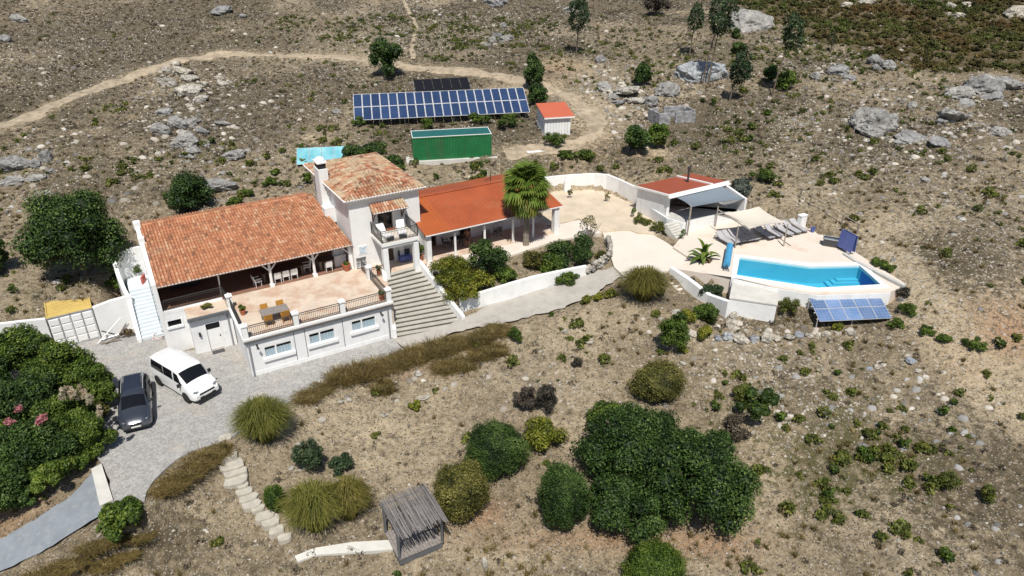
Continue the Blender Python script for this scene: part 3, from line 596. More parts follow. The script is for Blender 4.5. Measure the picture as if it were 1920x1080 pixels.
mb = MB(); openings_wall(mb, -4.1, 9.3, -.3, 5.6, 10.5, .25, [(-1.6, -.6, 2.9, 5.0), (2.2, 3.3, 2.9, 5.0), (5.0, 6.0, 2.9, 5.0)]); mb.build('loggia_wall', M['greywhite'], house)
for u in (-1.6, 2.2, 5.0): MB().box(u, u+1.05, 10.6, 10.66, 2.9, 5.0).build('loggia_door', M['wood'], house)
EZ, RZ = 5.0, 6.86
gv = [(6.1, EZ+.02), (12.45, RZ+.12), (15.2, 6.1)]
mb = MB(); q = [(6.1, -.3), (15.2, -.3), (15.2, 6.15), (12.45, RZ+.15), (6.05, EZ+.12)]
mb.hexa([(-4.38, a, b) for a, b in q], [(-4.1, a, b) for a, b in q]); mb.build('gable_wall', M['white'], house)
MB().box(-4.45, -4.0, 12.2, 12.75, RZ-.1, RZ+.42).build('gable_stub', M['white'], house)
MB().box(-4.42, -4.02, 10.4, 10.9, RZ-.5, RZ-.1).build('gable_stub', M['white'], house)
rf = tile_roof(house, (-4.08, 5.85, EZ), (9.36, 5.92, EZ), (8.45, 12.4, RZ), (-4.1, 12.35, RZ), 62, 19, M['tile'])
tile_roof(house, (8.5, 15.4, 6.05), (-4.1, 15.4, 6.05), (-4.1, 12.5, RZ-.03), (8.45, 12.5, RZ-.03), 60, 9, M['tile'], trim_front=False)
ridge_caps(house, (-4.05, 12.42, RZ+.06), (8.45, 12.45, RZ+.06), M['tile'])
MB().box(-4.1, 9.3, 6.25, 6.4, 4.72, 4.93).build('eave_beam', M['wood'], house)
for u, v in ((3.25, 6.33), (6.41, 6.42)):
    mb = MB(); mb.tube((u, v, 2.9), (u, v, 4.73), .11, 8, .09); mb.box(u-.16, u+.16, v-.16, v+.16, 2.9, 3.1)
    for s in (-1, 1): mb.tube((u, v, 4.15), (u+s*.5, v, 4.74), .055, 6)
    mb.build('post', M['white'], house)
MB().tube((-.2, 6.85, 2.9), (-.2, 6.4, 4.74), .05, 6).build('post', M['trim'], house)
mb = MB(); mb.box(9.05, 9.32, 6.25, 6.52, 2.9, 4.73); mb.tube((9.05, 6.4, 4.2), (8.6, 6.4, 4.74), .05, 6); mb.build('post', M['white'], house)
# tower
TU0, TU1, TV0, TV1, TZ = 9.35, 14.85, 5.93, 14.9, 8.36
mb = MB(); openings_wall(mb, TU0, TU1, -.3, TZ, TV0, .3, [(11.45, 12.62, 5.68, 7.55), (11.5, 12.5, 2.9, 4.95), (9.5, 10.2, 3.0, 3.75)])
mb.box(TU0, TU0+.3, TV0+.3, TV1, -.3, TZ); mb.box(TU1-.3, TU1, TV0+.3, TV1, -.3, TZ); mb.box(TU0+.3, TU1-.3, TV1-.3, TV1, -.3, TZ)
mb.build('tower_wall', M['white'], house)
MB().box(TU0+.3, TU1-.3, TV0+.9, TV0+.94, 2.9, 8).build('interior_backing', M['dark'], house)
d = MB().box(11.45, 12.62, 6.05, 6.1, 5.68, 7.55).build('balcony_door', M['wood'], house)
for a, b in ((11.53, 11.95), (12.1, 12.54)): MB().box(a, b, 6.035, 6.047, 5.9, 7.45).build('pane', M['glassdark'], d)
MB().box(11.40, 12.67, 5.78, 5.925, 5.60, 5.67).build('threshold', M['terracotta'], house)
d = MB().box(11.5, 12.5, 6.07, 6.12, 2.9, 4.95).build('entrance_door', M['wood'], house)
MB().box(12.38, 12.43, 6.02, 6.07, 3.8, 3.95).build('handle', M['steel'], d)
mb = MB()
for k in range(8): mb.tube((9.5+.1*k, 5.9, 2.98), (9.5+.1*k, 5.9, 3.78), .014, 4)
for z in (2.98, 3.35, 3.78): mb.tube((9.46, 5.9, z), (10.24, 5.9, z), .018, 4)
mb.build('window_grille', M['iron'], house)
MB().box(9.5, 10.2, 6.05, 6.09, 3.0, 3.75).build('window', M['curtain'], house)
MB().box(12.9, 13.25, 5.7, 5.925, 2.9, 4.9).build('pilaster', M['white'], house)
def sign_mat():
    m, t, b = nt_new('blue_tile_picture'); n = noise(t, objco(t), 7, 5, .7)
    t.links.new(ramp(t, n.outputs[0], [(.40, (.75, .78, .80)), (.52, (.50, .62, .72)), (.60, (.20, .36, .52))]).outputs[0], b.inputs['Base Color']); b.inputs['Roughness'].default_value = .3; return m
s_ = MB().box(9.72, 10.4, 5.895, 5.925, 4.05, 4.75).build('wall_plaque', M['trim'], house); MB().box(9.80, 10.32, 5.885, 5.894, 4.14, 4.66).build('plaque_picture', sign_mat(), s_)
# tower roof, hipped
E0, E1, E2, E3 = (9.05, 5.62, 8.5), (15.2, 5.62, 8.5), (14.95, 15.2, 8.5), (8.8, 15.2, 8.5)
A1, A2 = (12.0, 8.9, 9.32), (11.95, 12.2, 9.32)
mb = MB(); mb.hexa([(p[0], p[1], 8.36) for p in (E0, E1, E2, E3)], [(p[0], p[1], 8.497) for p in (E0, E1, E2, E3)]); mb.build('eave_slab', M['greywhite'], house)
def hip_tiles(quad, cols, rows):                       # rows clipped to a triangle or trapezium
    A, B, C, D = [np.array(p, float) for p in quad]; return tile_roof(house, A, B, C, D, cols, rows, M['tile_old'], trim_front=False, thick=.02)
def hip(A, B, C, D, w=.235, row=.42, front=False):
    A, B, C, D = [np.array(p, float) for p in (A, B, C, D)]; e = (B-A)/np.linalg.norm(B-A); n = np.cross(B-A, D-A); n /= np.linalg.norm(n); g = np.cross(n, e)
    H = (D-A)@g; ro = MB().add([A, B, C, D], [(0, 1, 2, 3)], t=.3).build('tower_roof', M['tile_old'], house, fix=False); tl = MB()
    j = 0
    while j*row < H:
        y0, y1 = j*row, min((j+1)*row+.06, H); f = min(1, (y0+y1)/2/H)
        xl = f*((D-A)@e); xr = (B-A)@e+f*((C-B)@e); k0 = math.ceil((xl-w*.3)/w); k = k0
        while k*w < xr+.02:
            x = k*w+(rng.random()-.5)*.02; vs = []
            for yy, rr, h in ((y0-.02, w*.42, .055+rng.random()*.03), (y1, w*.34, .035)):
                for a in (0, 60, 120, 180): vs.append(A+e*(x-rr*math.cos(rad(a)))+g*yy+n*(h+rr*.8*math.sin(rad(a))))
            tl.add(vs, [(0, 1, 5, 4), (1, 2, 6, 5), (2, 3, 7, 6), (3, 2, 1, 0)], t=float(min(1, max(.02, rng.beta(1.7, 1.7))))); k += 1
        j += 1
    tl.build('roof_tile', M['tile_old'], ro, kind='stuff', fix=False)
    mo = MB(); k = 0
    while k*w < (B-A)@e:
        x = k*w; vs = []
        for yy in (-.10, .04):
            for a in (0, 60, 120, 180): vs.append(A+e*(x-w*.44*math.cos(rad(a)))+g*yy+n*(.02+w*.36*math.sin(rad(a))))
        mo.add(vs, [(0, 1, 5, 4), (1, 2, 6, 5), (2, 3, 7, 6), (3, 2, 1, 0)]); k += 1
    mo.build('eave_mortar', M['mortar'], ro, kind='stuff'); return ro
hip(E0, E1, A1, A1); hip(E1, E2, A2, A1); hip(E2, E3, A2, A2); hip(E3, E0, A1, A2)
for a, b in ((E0, A1), (E1, A1), (E2, A2), (E3, A2), (A1, A2)): ridge_caps(house, (*a[:2], a[2]+.06), (*b[:2], b[2]+.06), M['tile_old'], .11)
# chimney on the tower's side
mb = MB(); mb.box(8.62, 9.345, 10.3, 11.6, 5.5, 9.55); mb.box(8.5, 9.345, 9.5, 10.3, 5.5, 6.75); ch = mb.build('chimney', M['white'], house)
MB().box(8.70, 9.28, 10.45, 11.4, 9.55, 9.98).build('chimney_vent', M['black'], ch)
mb = MB(); mb.box(8.6, 9.38, 10.35, 11.5, 9.983, 10.08); mb.lathe([(.38, 0), (.36, .12), (.26, .24), (.1, .31)], (8.99, 10.92, 10.08), 10, sy=1.3); mb.build('chimney_cap', M['white'], ch)
# canopy over the balcony door
cv = tile_roof(house, (10.85, 5.02, 7.45), (13.6, 5.02, 7.45), (13.55, 5.9, 7.86), (10.9, 5.9, 7.86), 13, 2, M['tile_old'], 'canopy', t_bias=.2)
for u in (11.05, 13.35):
    mb = MB(); mb.tube((u, 5.15, 7.36), (u, 5.88, 6.45), .05, 6); mb.tube((u, 5.1, 7.38), (u, 5.9, 7.70), .045, 6); mb.tube((u, 5.9, 6.4), (u, 5.9, 7.7), .04, 6); mb.build('canopy_bracket', M['wood'], house)
# balcony
BF = 3.62
MB().box(10.8, 13.72, BF, TV0-.003, 5.32, 5.55).build('balcony_slab', M['white'], house)
MB().box(10.84, 13.68, BF+.04, TV0-.003, 5.553, 5.58).build('balcony_floor', M['plaza'], house)
mb = MB(); mb.box(10.86, 13.66, BF+.1, BF+.45, 5.1, 5.317); mb.build('balcony_beam', M['greywhite'], house)
balustrade(house, (10.86, BF+.06), (13.66, BF+.06), 5.58, .95, .11, 'balcony_railing'); balustrade(house, (10.86, BF+.1), (10.86, TV0-.05), 5.58, .95, .11, 'balcony_railing'); balustrade(house, (13.66, BF+.1), (13.66, TV0-.05), 5.58, .95, .11, 'balcony_railing')
for u in (11.08, 13.50): MB().box(u-.2, u+.2, 3.7, 4.1, 2.0, 5.1).build('balcony_pillar', M['white'], house)
MB().prism([(9.9, 3.7), (11.0, 4.0), (14.8, 4.3), (14.8, 5.93), (9.9, 5.93)], 2.6, 2.88).build('porch_floor', M['terrace'], house)
MB().prism([(9.86, .1), (10.02, .1), (11.0, 3.9), (9.86, 3.9)], -.2, 2.86).build('terrace_corner', M['terrace'], house)

# entrance stairs
st = empty('staircase', (*HO, 0), HA, 'broad pale stone staircase fanning down from the porch to the drive', 'staircase')
M['step'] = mat('greenish_stone_step', (.415, .395, .345), .9, .10, 1.5, dirt=((.31, .275, .22), .52, 2.4, .5), bmp=20)
Lt, Lb, Rt, Rb = np.array((11.12, 4.1)), np.array((9.98, -.25)), np.array((13.6, 4.35)), np.array((14.75, -1.2))
N = 15
for i in range(N):
    f0, f1 = i/N, (i+1)/N; zt = 2.86*(1-(i+.5)/N)+.12; a, b, c, d = Lt+(Lb-Lt)*f0, Rt+(Rb-Rt)*f0, Rt+(Rb-Rt)*(f1+.012), Lt+(Lb-Lt)*(f1+.012)
    o = MB().prism([a, b, c, d], zt-.6, zt-.035).build('riser', M['step'], st) if False else None
    n_ = Lt+(Lb-Lt)*(f1-.01), Rt+(Rb-Rt)*(f1-.01)
    mb = MB(); mb.prism([a, b, n_[1], n_[0]], zt-.7, zt-.05); mb.prism([a, b, c, d], zt-.047, zt); mb.build('step', M['step'], st)
def swall(a, b, z0, z1, base, nm): MB().wall([(*a, z0, base), (*(a+(b-a)*.5), (z0+z1)/2, base), (*b, z1, base)], .26).build(nm, M['white'], st)
swall(Lt+[-.18, .1], Lb+[-.13, 0], 3.5, .75, -.3, 'side_wall'); swall(Rt+[.18, -.3], Rb+[.16, .1], 3.45, .75, -.4, 'side_wall')

# annex wing with the orange sheet roof
ax = empty('annex', (*HO, 0), HA, 'low white wing with orange sheet roof and shaded veranda', 'annex')
mb = MB(); openings_wall(mb, 14.9, 24.3, 2.2, 5.35, 6.9, .25, [(15.4, 16.5, 2.85, 4.95), (18.6, 19.6, 2.85, 4.95), (21.9, 22.9, 3.7, 4.8)])
mb.box(24.05, 24.3, 7.15, 11.0, 2.2, 5.7); mb.box(14.9, 24.05, 10.75, 11.0, 2.2, 5.6); mb.build('wall', M['greywhite'], ax)
mb = MB(); mb.hexa([(14.62, 4.3, 2.6), (14.85, 4.3, 2.6), (14.85, 6.6, 2.6), (14.62, 6.6, 2.6)], [(14.62, 4.3, 5.12), (14.85, 4.3, 5.12), (14.85, 6.6, 5.6), (14.62, 6.6, 5.6)]); mb.build('side_wall', M['white'], ax)
for u in (15.4, 18.6):
    d = MB().box(u, u+1.1 if u < 16 else u+1.0, 7.0, 7.05, 2.86, 4.95).build('door', M['wood'], ax)
    for k in (.1, .58): MB().box(u+k, u+k+.38, 6.985, 6.998, 3.3, 4.8).build('pane', M['glassdark'], d)
MB().box(21.9, 22.9, 7.05, 7.08, 3.7, 4.8).build('window', M['glassdark'], ax)
MB().box(14.9, 26.4, 4.25, 6.897, 2.6, 2.87).build('veranda_floor', M['terrace'], ax)
MB().box(24.3, 26.4, 6.9, 10.6, 2.5, 2.87).build('porch_floor', M['plaza'], ax)
RV, RZ2 = 9.25, 6.34
def sheet_roof(u0, u1, a, b, za, zb, nm, m=None):
    m = m or M['orange_roof']
    o = MB().hexa([(u0, a, za-.1), (u1, a, za-.1), (u1, b, zb-.1), (u0, b, zb-.1)], [(u0, a, za), (u1, a, za), (u1, b, zb), (u0, b, zb)]).build(nm, m, ax); r = MB(); k = u0+.25
    while k < u1:
        r.hexa([(k, a, za), (k+.05, a, za), (k+.05, b, zb), (k, b, zb)], [(k+.012, a, za+.022), (k+.038, a, za+.022), (k+.038, b, zb+.022), (k+.012, b, zb+.022)]); k += .33
    r.build('roof_rib', m, o, kind='stuff'); return o
sheet_roof(14.42, 16.6, 4.05, RV, 5.3, RZ2, 'roof', M['orange_roof2']); sheet_roof(16.604, 26.75, 4.05, RV, 5.3, RZ2, 'roof'); sheet_roof(16.0, 25.6, 11.9, RV+.01, 5.86, RZ2-.003, 'roof')
mb = MB(); mb.hexa([(14.42, RV-.2, RZ2+.0), (26.6, RV-.2, RZ2+.0), (26.6, RV+.22, RZ2+.0), (14.42, RV+.22, RZ2+.0)], [(14.42, RV-.2, RZ2+.03), (26.6, RV-.2, RZ2+.03), (26.6, RV+.22, RZ2+.03), (14.42, RV+.22, RZ2+.03)]); mb.build('ridge_flashing', M['orange_roof'], ax)
MB().box(14.42, 26.75, 4.0, 4.045, 5.19, 5.27).build('fascia', M['trim'], ax)
MB().box(14.5, 26.6, 4.36, 4.48, 5.0, 5.15).build('beam', M['wood'], ax)
mb = MB(); mb.box(14.55, 14.95, 4.25, 4.65, 2.4, 5.1); mb.build('pillar', M['white'], ax)
mb = MB(); mb.box(26.05, 26.5, 4.15, 4.6, 2.4, 5.1); mb.build('pillar', M['white'], ax)
for u in (17.0, 19.6, 22.2, 24.1): MB().box(u-.07, u+.07, 4.33, 4.47, 2.86, 4.9).build('post', M['trim'], ax)
mb = MB(); mb.tube((23.2, 10.0, 6.1), (23.2, 10.0, 7.0), .035, 6); mb.tube((23.2, 10.0, 6.5), (22.5, 9.8, 6.42), .03, 5); mb.build('antenna', M['iron'], ax)
# ------------------------------------------------------------------ pool and deck
def vtop(base, z, ytop):                                # height of the point above base that shows at image row ytop
    b = P(*base, z); zs = np.arange(z-1, z+12, .01); _, yy = project(np.full_like(zs, b[0]), np.full_like(zs, b[1]), zs); return float(zs[np.argmin(abs(yy-ytop))])
def px_wall(name, pts, z, th, m, label, cat, drop=.8, parent=None, group=None):   # pts: (px, base row, top row[, base z])
    w = []
    for p in pts:
        zb = p[3] if len(p) > 3 else z; b = P(p[0], p[1], zb); w.append((b[0], b[1], vtop((p[0], p[1]), zb, p[2]), zb-drop))
    return MB().wall(w, th).build(name, m, parent, label=label, cat=cat, group=group)
def holed_sheet(name, outer, inner, ztop, zbot, m, label):
    bm = bmesh.new(); ol = [bm.verts.new((p[0], p[1], ztop)) for p in outer]; il = [bm.verts.new((p[0], p[1], ztop)) for p in inner]; es = []
    for lp in (ol, il): es += [bm.edges.new((lp[i], lp[(i+1) % len(lp)])) for i in range(len(lp))]
    bmesh.ops.triangle_fill(bm, edges=es, use_beauty=True)
    for f in bm.faces:
        if f.normal.z < 0: f.normal_flip()
    for lp in (ol,):
        lo = [bm.verts.new((v.co.x, v.co.y, zbot)) for v in lp]; n = len(lp)
        for i in range(n): bm.faces.new((lp[i], lp[(i+1) % n], lo[(i+1) % n], lo[i]))
    me = bpy.data.meshes.new(name); bm.to_mesh(me); bm.free(); me.materials.append(m); o = link(name, me); o['kind'] = 'structure'; o['label'] = label; return o
pool_out = [np.array(p) for p in pp([(1376,477.5),(1520,494),(1615,492.5),(1667,538.5),(1534,546.5),(1371,520.5)], 2.82)]
holed_sheet('pool_deck', [p[:2] for p in deck], [p[:2] for p in pool_out], 2.8, 1.4, M['deckmat'], 'pale pinkish paved deck around the pool')
pool = empty('swimming_pool', (0, 0, 0), 0, 'turquoise swimming pool with bent outline and white coping', 'swimming pool')
pi_ = [np.array(p) for p in pool_in]
mb = MB(); n = 6
for i in range(n):
    a, b, c, d = pi_[i], pi_[(i+1) % n], pool_out[(i+1) % n], pool_out[i]
    mb.hexa([(*a[:2], 2.6), (*b[:2], 2.6), (*c[:2], 2.0), (*d[:2], 2.0)], [(*a[:2], 2.87), (*b[:2], 2.87), (*c[:2], 2.87), (*d[:2], 2.87)])
mb.build('coping', M['coping'], pool)
MB().wall([(*p[:2], 2.795, .9) for p in pp([(1371,521.5),(1450,539.5),(1532,553.5),(1670,549)], 2.8)], .08).build('pool_wall', M['white'], pool)
M['liner'] = mat('turquoise_liner', (.17, .50, .62), .6, .05, .8); M['linerblue'] = mat('deep_blue_liner', (.035, .17, .50), .6, .05, .8)
blue_area = [pi_[2]*.0+(pi_[1]*.42+pi_[2]*.58)*1, pi_[2], pi_[3], (pi_[3]*.66+pi_[4]*.34)]
mb = MB()
for i in range(n):
    a, b = pi_[i], pi_[(i+1) % n]; mb.add([(*a[:2], 1.2), (*b[:2], 1.2), (*b[:2], 2.61), (*a[:2], 2.61)], [(0, 1, 2, 3)])
mb.add([(*p[:2], 1.35) for p in pi_], [tuple(range(n))]); mb.build('liner', M['liner'], pool)
e1 = (pi_[1]-pi_[2]); e1 /= np.linalg.norm(e1); e2 = (pi_[3]-pi_[2]); e2 /= np.linalg.norm(e2); c0 = pi_[2]
q = lambda s, t: (c0+e1*s+e2*t)[:2]
MB().prism([q(.01, .9), q(1.75, 1.15), q(1.35, 3.3), q(.01, 3.45)], 1.2, 1.45).build('blue_floor_patch', M['linerblue'], pool); MB().add([(*q(.012, .5), 1.3), (*q(.012, 3.45), 1.3), (*q(.012, 3.45), 2.62), (*q(.012, .5), 2.62)], [(0, 1, 2, 3)]).build('end_wall', M['linerblue'], pool)  # darker blue floor patch and end wall at the pool's right end
for k in range(3): MB().prism([q(.02, .02), q(1.7+.4*k, .02), q(1.7+.4*k, .42+.28*k), q(.02, .42+.28*k)], 1.3, 1.8-.13*k).build('pool_step', M['liner'], pool)
def water_mat():
    m, t, b = nt_new('pool_water'); t.nodes.remove(b); tr = t.nodes.new('ShaderNodeBsdfTransparent'); tr.inputs[0].default_value = (.58, .90, .97, 1)
    gl = t.nodes.new('ShaderNodeBsdfGlossy'); gl.inputs['Roughness'].default_value = .04; fr = t.nodes.new('ShaderNodeLayerWeight')
    bp = t.nodes.new('ShaderNodeBump'); bp.inputs['Strength'].default_value = .15; bp.inputs['Distance'].default_value = .05; t.links.new(noise(t, pos(t), 2.2, 4).outputs[0], bp.inputs['Height'])
    t.links.new(bp.outputs[0], gl.inputs['Normal']); t.links.new(bp.outputs[0], fr.inputs['Normal'])
    mx = t.nodes.new('ShaderNodeMixShader'); t.links.new(ramp(t, fr.outputs['Facing'], [(0, .02), (.5, .04), (.75, .10), (.9, .35), (1, 1)]).outputs[0], mx.inputs[0]); t.links.new(tr.outputs[0], mx.inputs[1]); t.links.new(gl.outputs[0], mx.inputs[2]); t.links.new(mx.outputs[0], t.nodes['Material Output'].inputs[0]); return m
me = mesh_np('water', [(*p[:2], 2.74) for p in pi_[::-1]], [list(range(n))], water_mat()); link('water', me, pool)
# low pump room with flat roof, front of pool
pr = empty('pump_room', (0, 0, 0), 0, 'low white flat topped pump room below the pool wall', 'pump room')
tp = [P(*p, 2.6) for p in ((1375,526),(1457,542),(1457,571),(1369,558))]
MB().prism(tp, .6, 2.5).build('wall', M['greywhite'], pr)
g = sum(tp)/4; MB().prism([g+(p-g)*1.03 for p in tp], 2.503, 2.6).build('roof', M['concrete'], pr)
# walls below the plaza
gw = px_wall('garden_wall', [(1256,522,500,2.0),(1290,546,523,1.6),(1328,572,552,1.3),(1362,600,565,1.0)], 0, .35, M['white'], 'sloping white garden wall beside the small steps', 'wall')
gs = empty('garden_steps', (0, 0, 0), 0, 'short flight of pale stone steps along the sloping white wall', 'steps')
for i in range(6):
    a = P(1258+7*i, 528+6.4*i, 2.15-.16*i); MB().box(-.75, .25, -.22, .22, -.25, 0).build('step', M['plaza'], gs, loc=a, rz=-.75)
rw = px_wall('retaining_wall', [(862,584,560,.52),(920,568,542,.9),(955,559,531,1.1),(1000,545,518,1.38),(1055,528,506,1.78),(1098,514,498,2.1)], 0, .28, M['white'], 'low whitewashed retaining wall along the concrete drive', 'wall')
bw = px_wall('boundary_wall', [(1005,362,334),(1040,357,330),(1075,355,327),(1112,354,325),(1137,358,327),(1160,366,336),(1187,380,349),(1205,390,357)], 2.72, .25, M['white'], 'curved white boundary wall behind the sandy yard', 'wall')
MB().box(-.35, .35, -.12, .12, 0, 1.15).build('wall_cabinet', M['trim'], bw, loc=P(1063, 357, 2.75)-np.array([0, .25, 0]), rz=.5)
# ------------------------------------------------------------------ pool house
ph = empty('pool_house', (PH[0], PH[1], 0), HA, 'open fronted white pool house with red sheet roof', 'pool house')
L_, D_ = 6.15, 4.0
mb = MB(); mb.hexa([(0, 0, 2.3), (.22, 0, 2.3), (.22, D_, 2.3), (0, D_, 2.3)], [(0, 0, 5.55), (.22, 0, 5.55), (.22, D_, 4.95), (0, D_, 4.95)]); mb.build('side_wall', M['greywhite'], ph)
mb = MB(); mb.box(.22, L_, D_-.22, D_, 2.3, 4.93); mb.build('back_wall', M['raw'], ph)
mb = MB(); qq = [(-2.9, 2.4), (D_, 2.4), (D_, 4.95), (0, 5.55), (-2.9, 5.0)]; mb.hexa([(L_, a, b) for a, b in qq], [(L_+.22, a, b) for a, b in qq]); mb.build('wing_wall', M['greywhite'], ph)
fl = [P(*p, 3.7)[:2]-PH[:2] for p in ((1250,409),(1266,413),(1280,419),(1302,413),(1342,404),(1396,393))]; fl = [(float(p@HU), float(p@HV)) for p in fl]+[(L_, -2.9), (L_, 3.75), (.22, 3.75)]
MB().prism(fl, 2.3, 3.7).build('terrace_base', M['white'], ph)
cx_, cy_ = sum(p[0] for p in fl)/len(fl), sum(p[1] for p in fl)/len(fl)
MB().prism([(cx_+(p[0]-cx_)*.96, cy_+(p[1]-cy_)*.96) for p in fl], 3.7, 3.712).build('floor', M['raw'], ph)
def tilted(u0, u1, z0, th, m, nm, a=-.28, b=D_+.15): return MB().hexa([(u0, a, z0-th), (u1, a, z0-th), (u1, b, z0-.62-th), (u0, b, z0-.62-th)], [(u0, a, z0), (u1, a, z0), (u1, b, z0-.62), (u0, b, z0-.62)]).build(nm, m, ph)
tilted(-.12, 4.62, 5.72, .1, M['red_roof'], 'roof'); tilted(4.78, L_+.3, 5.74, .1, M['red_roof'], 'roof'); tilted(4.6, 4.8, 5.83, .22, M['trim'], 'roof_parapet'); tilted(-.26, -.125, 5.74, .16, M['trim'], 'roof_verge')
MB().box(-.3, L_+.45, -.42, -.285, 5.5, 5.76).build('fascia', M['trim'], ph); MB().tube((-.3, -.52, 5.52), (L_+.45, -.52, 5.52), .085, 8).build('gutter', M['trim'], ph)
MB().box(-.05, .25, -.06, -.003, 2.6, 5.5).build('corner_trim', M['trim'], ph)
f = MB().tube((3.9, 1.9, 5.2), (3.9, 1.9, 6.6), .09, 8).build('flue', M['darkframe'], ph); MB().tube((3.9, 1.9, 6.62), (3.9, 1.9, 6.85), .15, 8).build('flue_cap', M['darkframe'], f)
ct = MB().box(.6, 5.6, 3.0, 3.7, 3.72, 4.6).build('counter', M['dark'], ph); MB().box(.55, 5.65, 2.95, 3.72, 4.603, 4.66).build('worktop', M['greywood'], ct)
for k in range(6):
    p0 = P(1250+3.2*k, 421+4.6*k, 3.6-.15*k); MB().box(-.1, 1.15, -.2, .2, -.6, 0).build('step', M['concrete'], ph, loc=((p0[:2]-PH[:2])@HU, (p0[:2]-PH[:2])@HV, p0[2]), rz=.1)
def picnic(name, loc, rz, label, cat, tm, lm, L=1.8, Wd=.8, h=.74, chunky=False, group=None):
    t = empty(name, loc, rz, label, cat, group); mb = MB(); k = 5
    for i in range(k): MB().box(-L/2, L/2, -Wd/2+Wd*i/k+.008, -Wd/2+Wd*(i+1)/k-.008, h-.05, h).build('board', tm, t)
    for x in (-1, 1):
        for y in (-1, 1):
            w = .09 if chunky else .04; MB().box(x*(L/2-.12)-w, x*(L/2-.12)+w, y*(Wd/2-.1)-w, y*(Wd/2-.1)+w, 0, h-.053).build('leg', lm, t)
    return t
def chair_at(name, loc, rz, label, group, m, cat='chair', proto={}):
    key = (name, m.name)
    if key not in proto:
        t = empty(name, (0, 0, 0), 0, label, cat, group); MB().box(-.25, .25, -.25, .25, .40, .46).build('seat', m, t)
        mb = MB(); mb.hexa([(-.25, .2, .46), (.25, .2, .46), (.25, .26, .46), (-.25, .26, .46)], [(-.24, .3, .92), (.24, .3, .92), (.24, .35, .92), (-.24, .35, .92)]); mb.build('backrest', m, t)
        for x in (-1, 1):
            for y in (-1, 1): MB().tube((x*.22, y*.2, 0), (x*.22, y*.2, .40), .025, 5).build('leg', m, t)
            MB().box(x*.25-.03, x*.25+.03, -.24, .24, .62, .66).build('arm', m, t)
        proto[key] = t
    else: t = copy_tree(proto[key])
    t.location = Vector([float(c) for c in loc]); t.rotation_euler = (0, 0, rz); t['label'] = label
    if group: t['group'] = group
    return t
def HW(u, v, z): return (*W(u, v), z)
picnic('bar_table', (*PW(3.2, .6), 3.715), HA, 'wooden table in the shade of the pool house', 'table', M['greywood'], M['wood'])
# grey awning over the pool house terrace
def sail(corners, m, nm, parent, sag=.35, pinch=.12, n=12):
    A, B, C, D = [np.array(c, float) for c in corners]; ctr = (A+B+C+D)/4; rows = []
    for i in range(n+1):
        s = i/n; row = []
        for j in range(n+1):
            t = j/n; p = (A*(1-s)+B*s)*(1-t)+(D*(1-s)+C*s)*t; k = pinch*(4*s*(1-s)*abs(2*t-1)**2+4*t*(1-t)*abs(2*s-1)**2)*(1-.0)
            p = p+(ctr-p)*k*.9; p[2] -= sag*(4*s*(1-s))*(4*t*(1-t))*.6; row.append(p)
        rows.append(row)
    mb = MB().grid(rows); mb.grid([[p-np.array([0, 0, .012]) for p in r] for r in rows]); return mb.build(nm, m, parent, smooth=True, fix=False)
aw = empty('awning', P(1288,442,2.75), 0, 'blue grey shade sail stretched in front of the pool house', 'awning')
az = vtop((1288,442), 2.75, 388); pt = P(1288,442,2.75); o_ = pt
tl_, tr_ = np.array((*PW(.5, -.55), 5.42)), np.array((*PW(5.7, -.55), 5.46)); bl_ = np.array((pt[0]+.05, pt[1], az)); br_ = np.array((*PW(6.2, -2.85), 5.02))
sail([tl_-o_, tr_-o_, br_-o_, bl_-o_], M['greycanvas'], 'canvas', aw, .5, .06)
MB().tube((0, 0, -.1), (.05, 0, az-o_[2]+.1), .075, 8).build('post', M['palewood'], aw)
# beige sail on its pole frame
sf = empty('shade_sail', P(1378,465,2.8), 0, 'beige shade sail on wooden poles over the sun loungers', 'shade sail'); o_ = P(1378,465,2.8)
zt = [vtop((1341,425), 2.8, 394), vtop((1378,465), 2.8, 418), vtop((1469,462), 2.8, 414)]; zt_ = 4.75
p1, p2, p3 = P(1341,425,2.8), P(1378,465,2.8), P(1469,462,2.8)
b1, b2 = P(1346,393,zt_+.05), P(1406,431,zt_-.05); b3, b4 = P(1458,402,zt_), P(1502,430,zt_)
cs = [P(1356,399,zt_), P(1423,387,zt_+.15), P(1473,417,zt_), P(1405,429,zt_)]
sail([c-o_ for c in cs], M['canvas'], 'canvas', sf, .5, .13)
MB().tube(b1-o_, b2-o_, .055, 8).build('beam', M['palewood'], sf); MB().tube(b3-o_, b4-o_, .055, 8).build('beam', M['palewood'], sf)
p4_ = P(1459,432,2.8)
for p, tx in ((p1, P(1346,394,zt_)), (p2, P(1383,417,zt_)), (p3, P(1476,415,zt_)), (p4_, P(1461,405,zt_))): MB().tube(p-o_-np.array([0, 0, .1]), np.array([p[0], p[1], zt_])-o_, .06, 8, .055).build('post', M['palewood'], sf)
MB().tube(cs[1]-o_, P(1412,379,5.2)-o_, .012, 4).build('rope', M['iron'], sf)
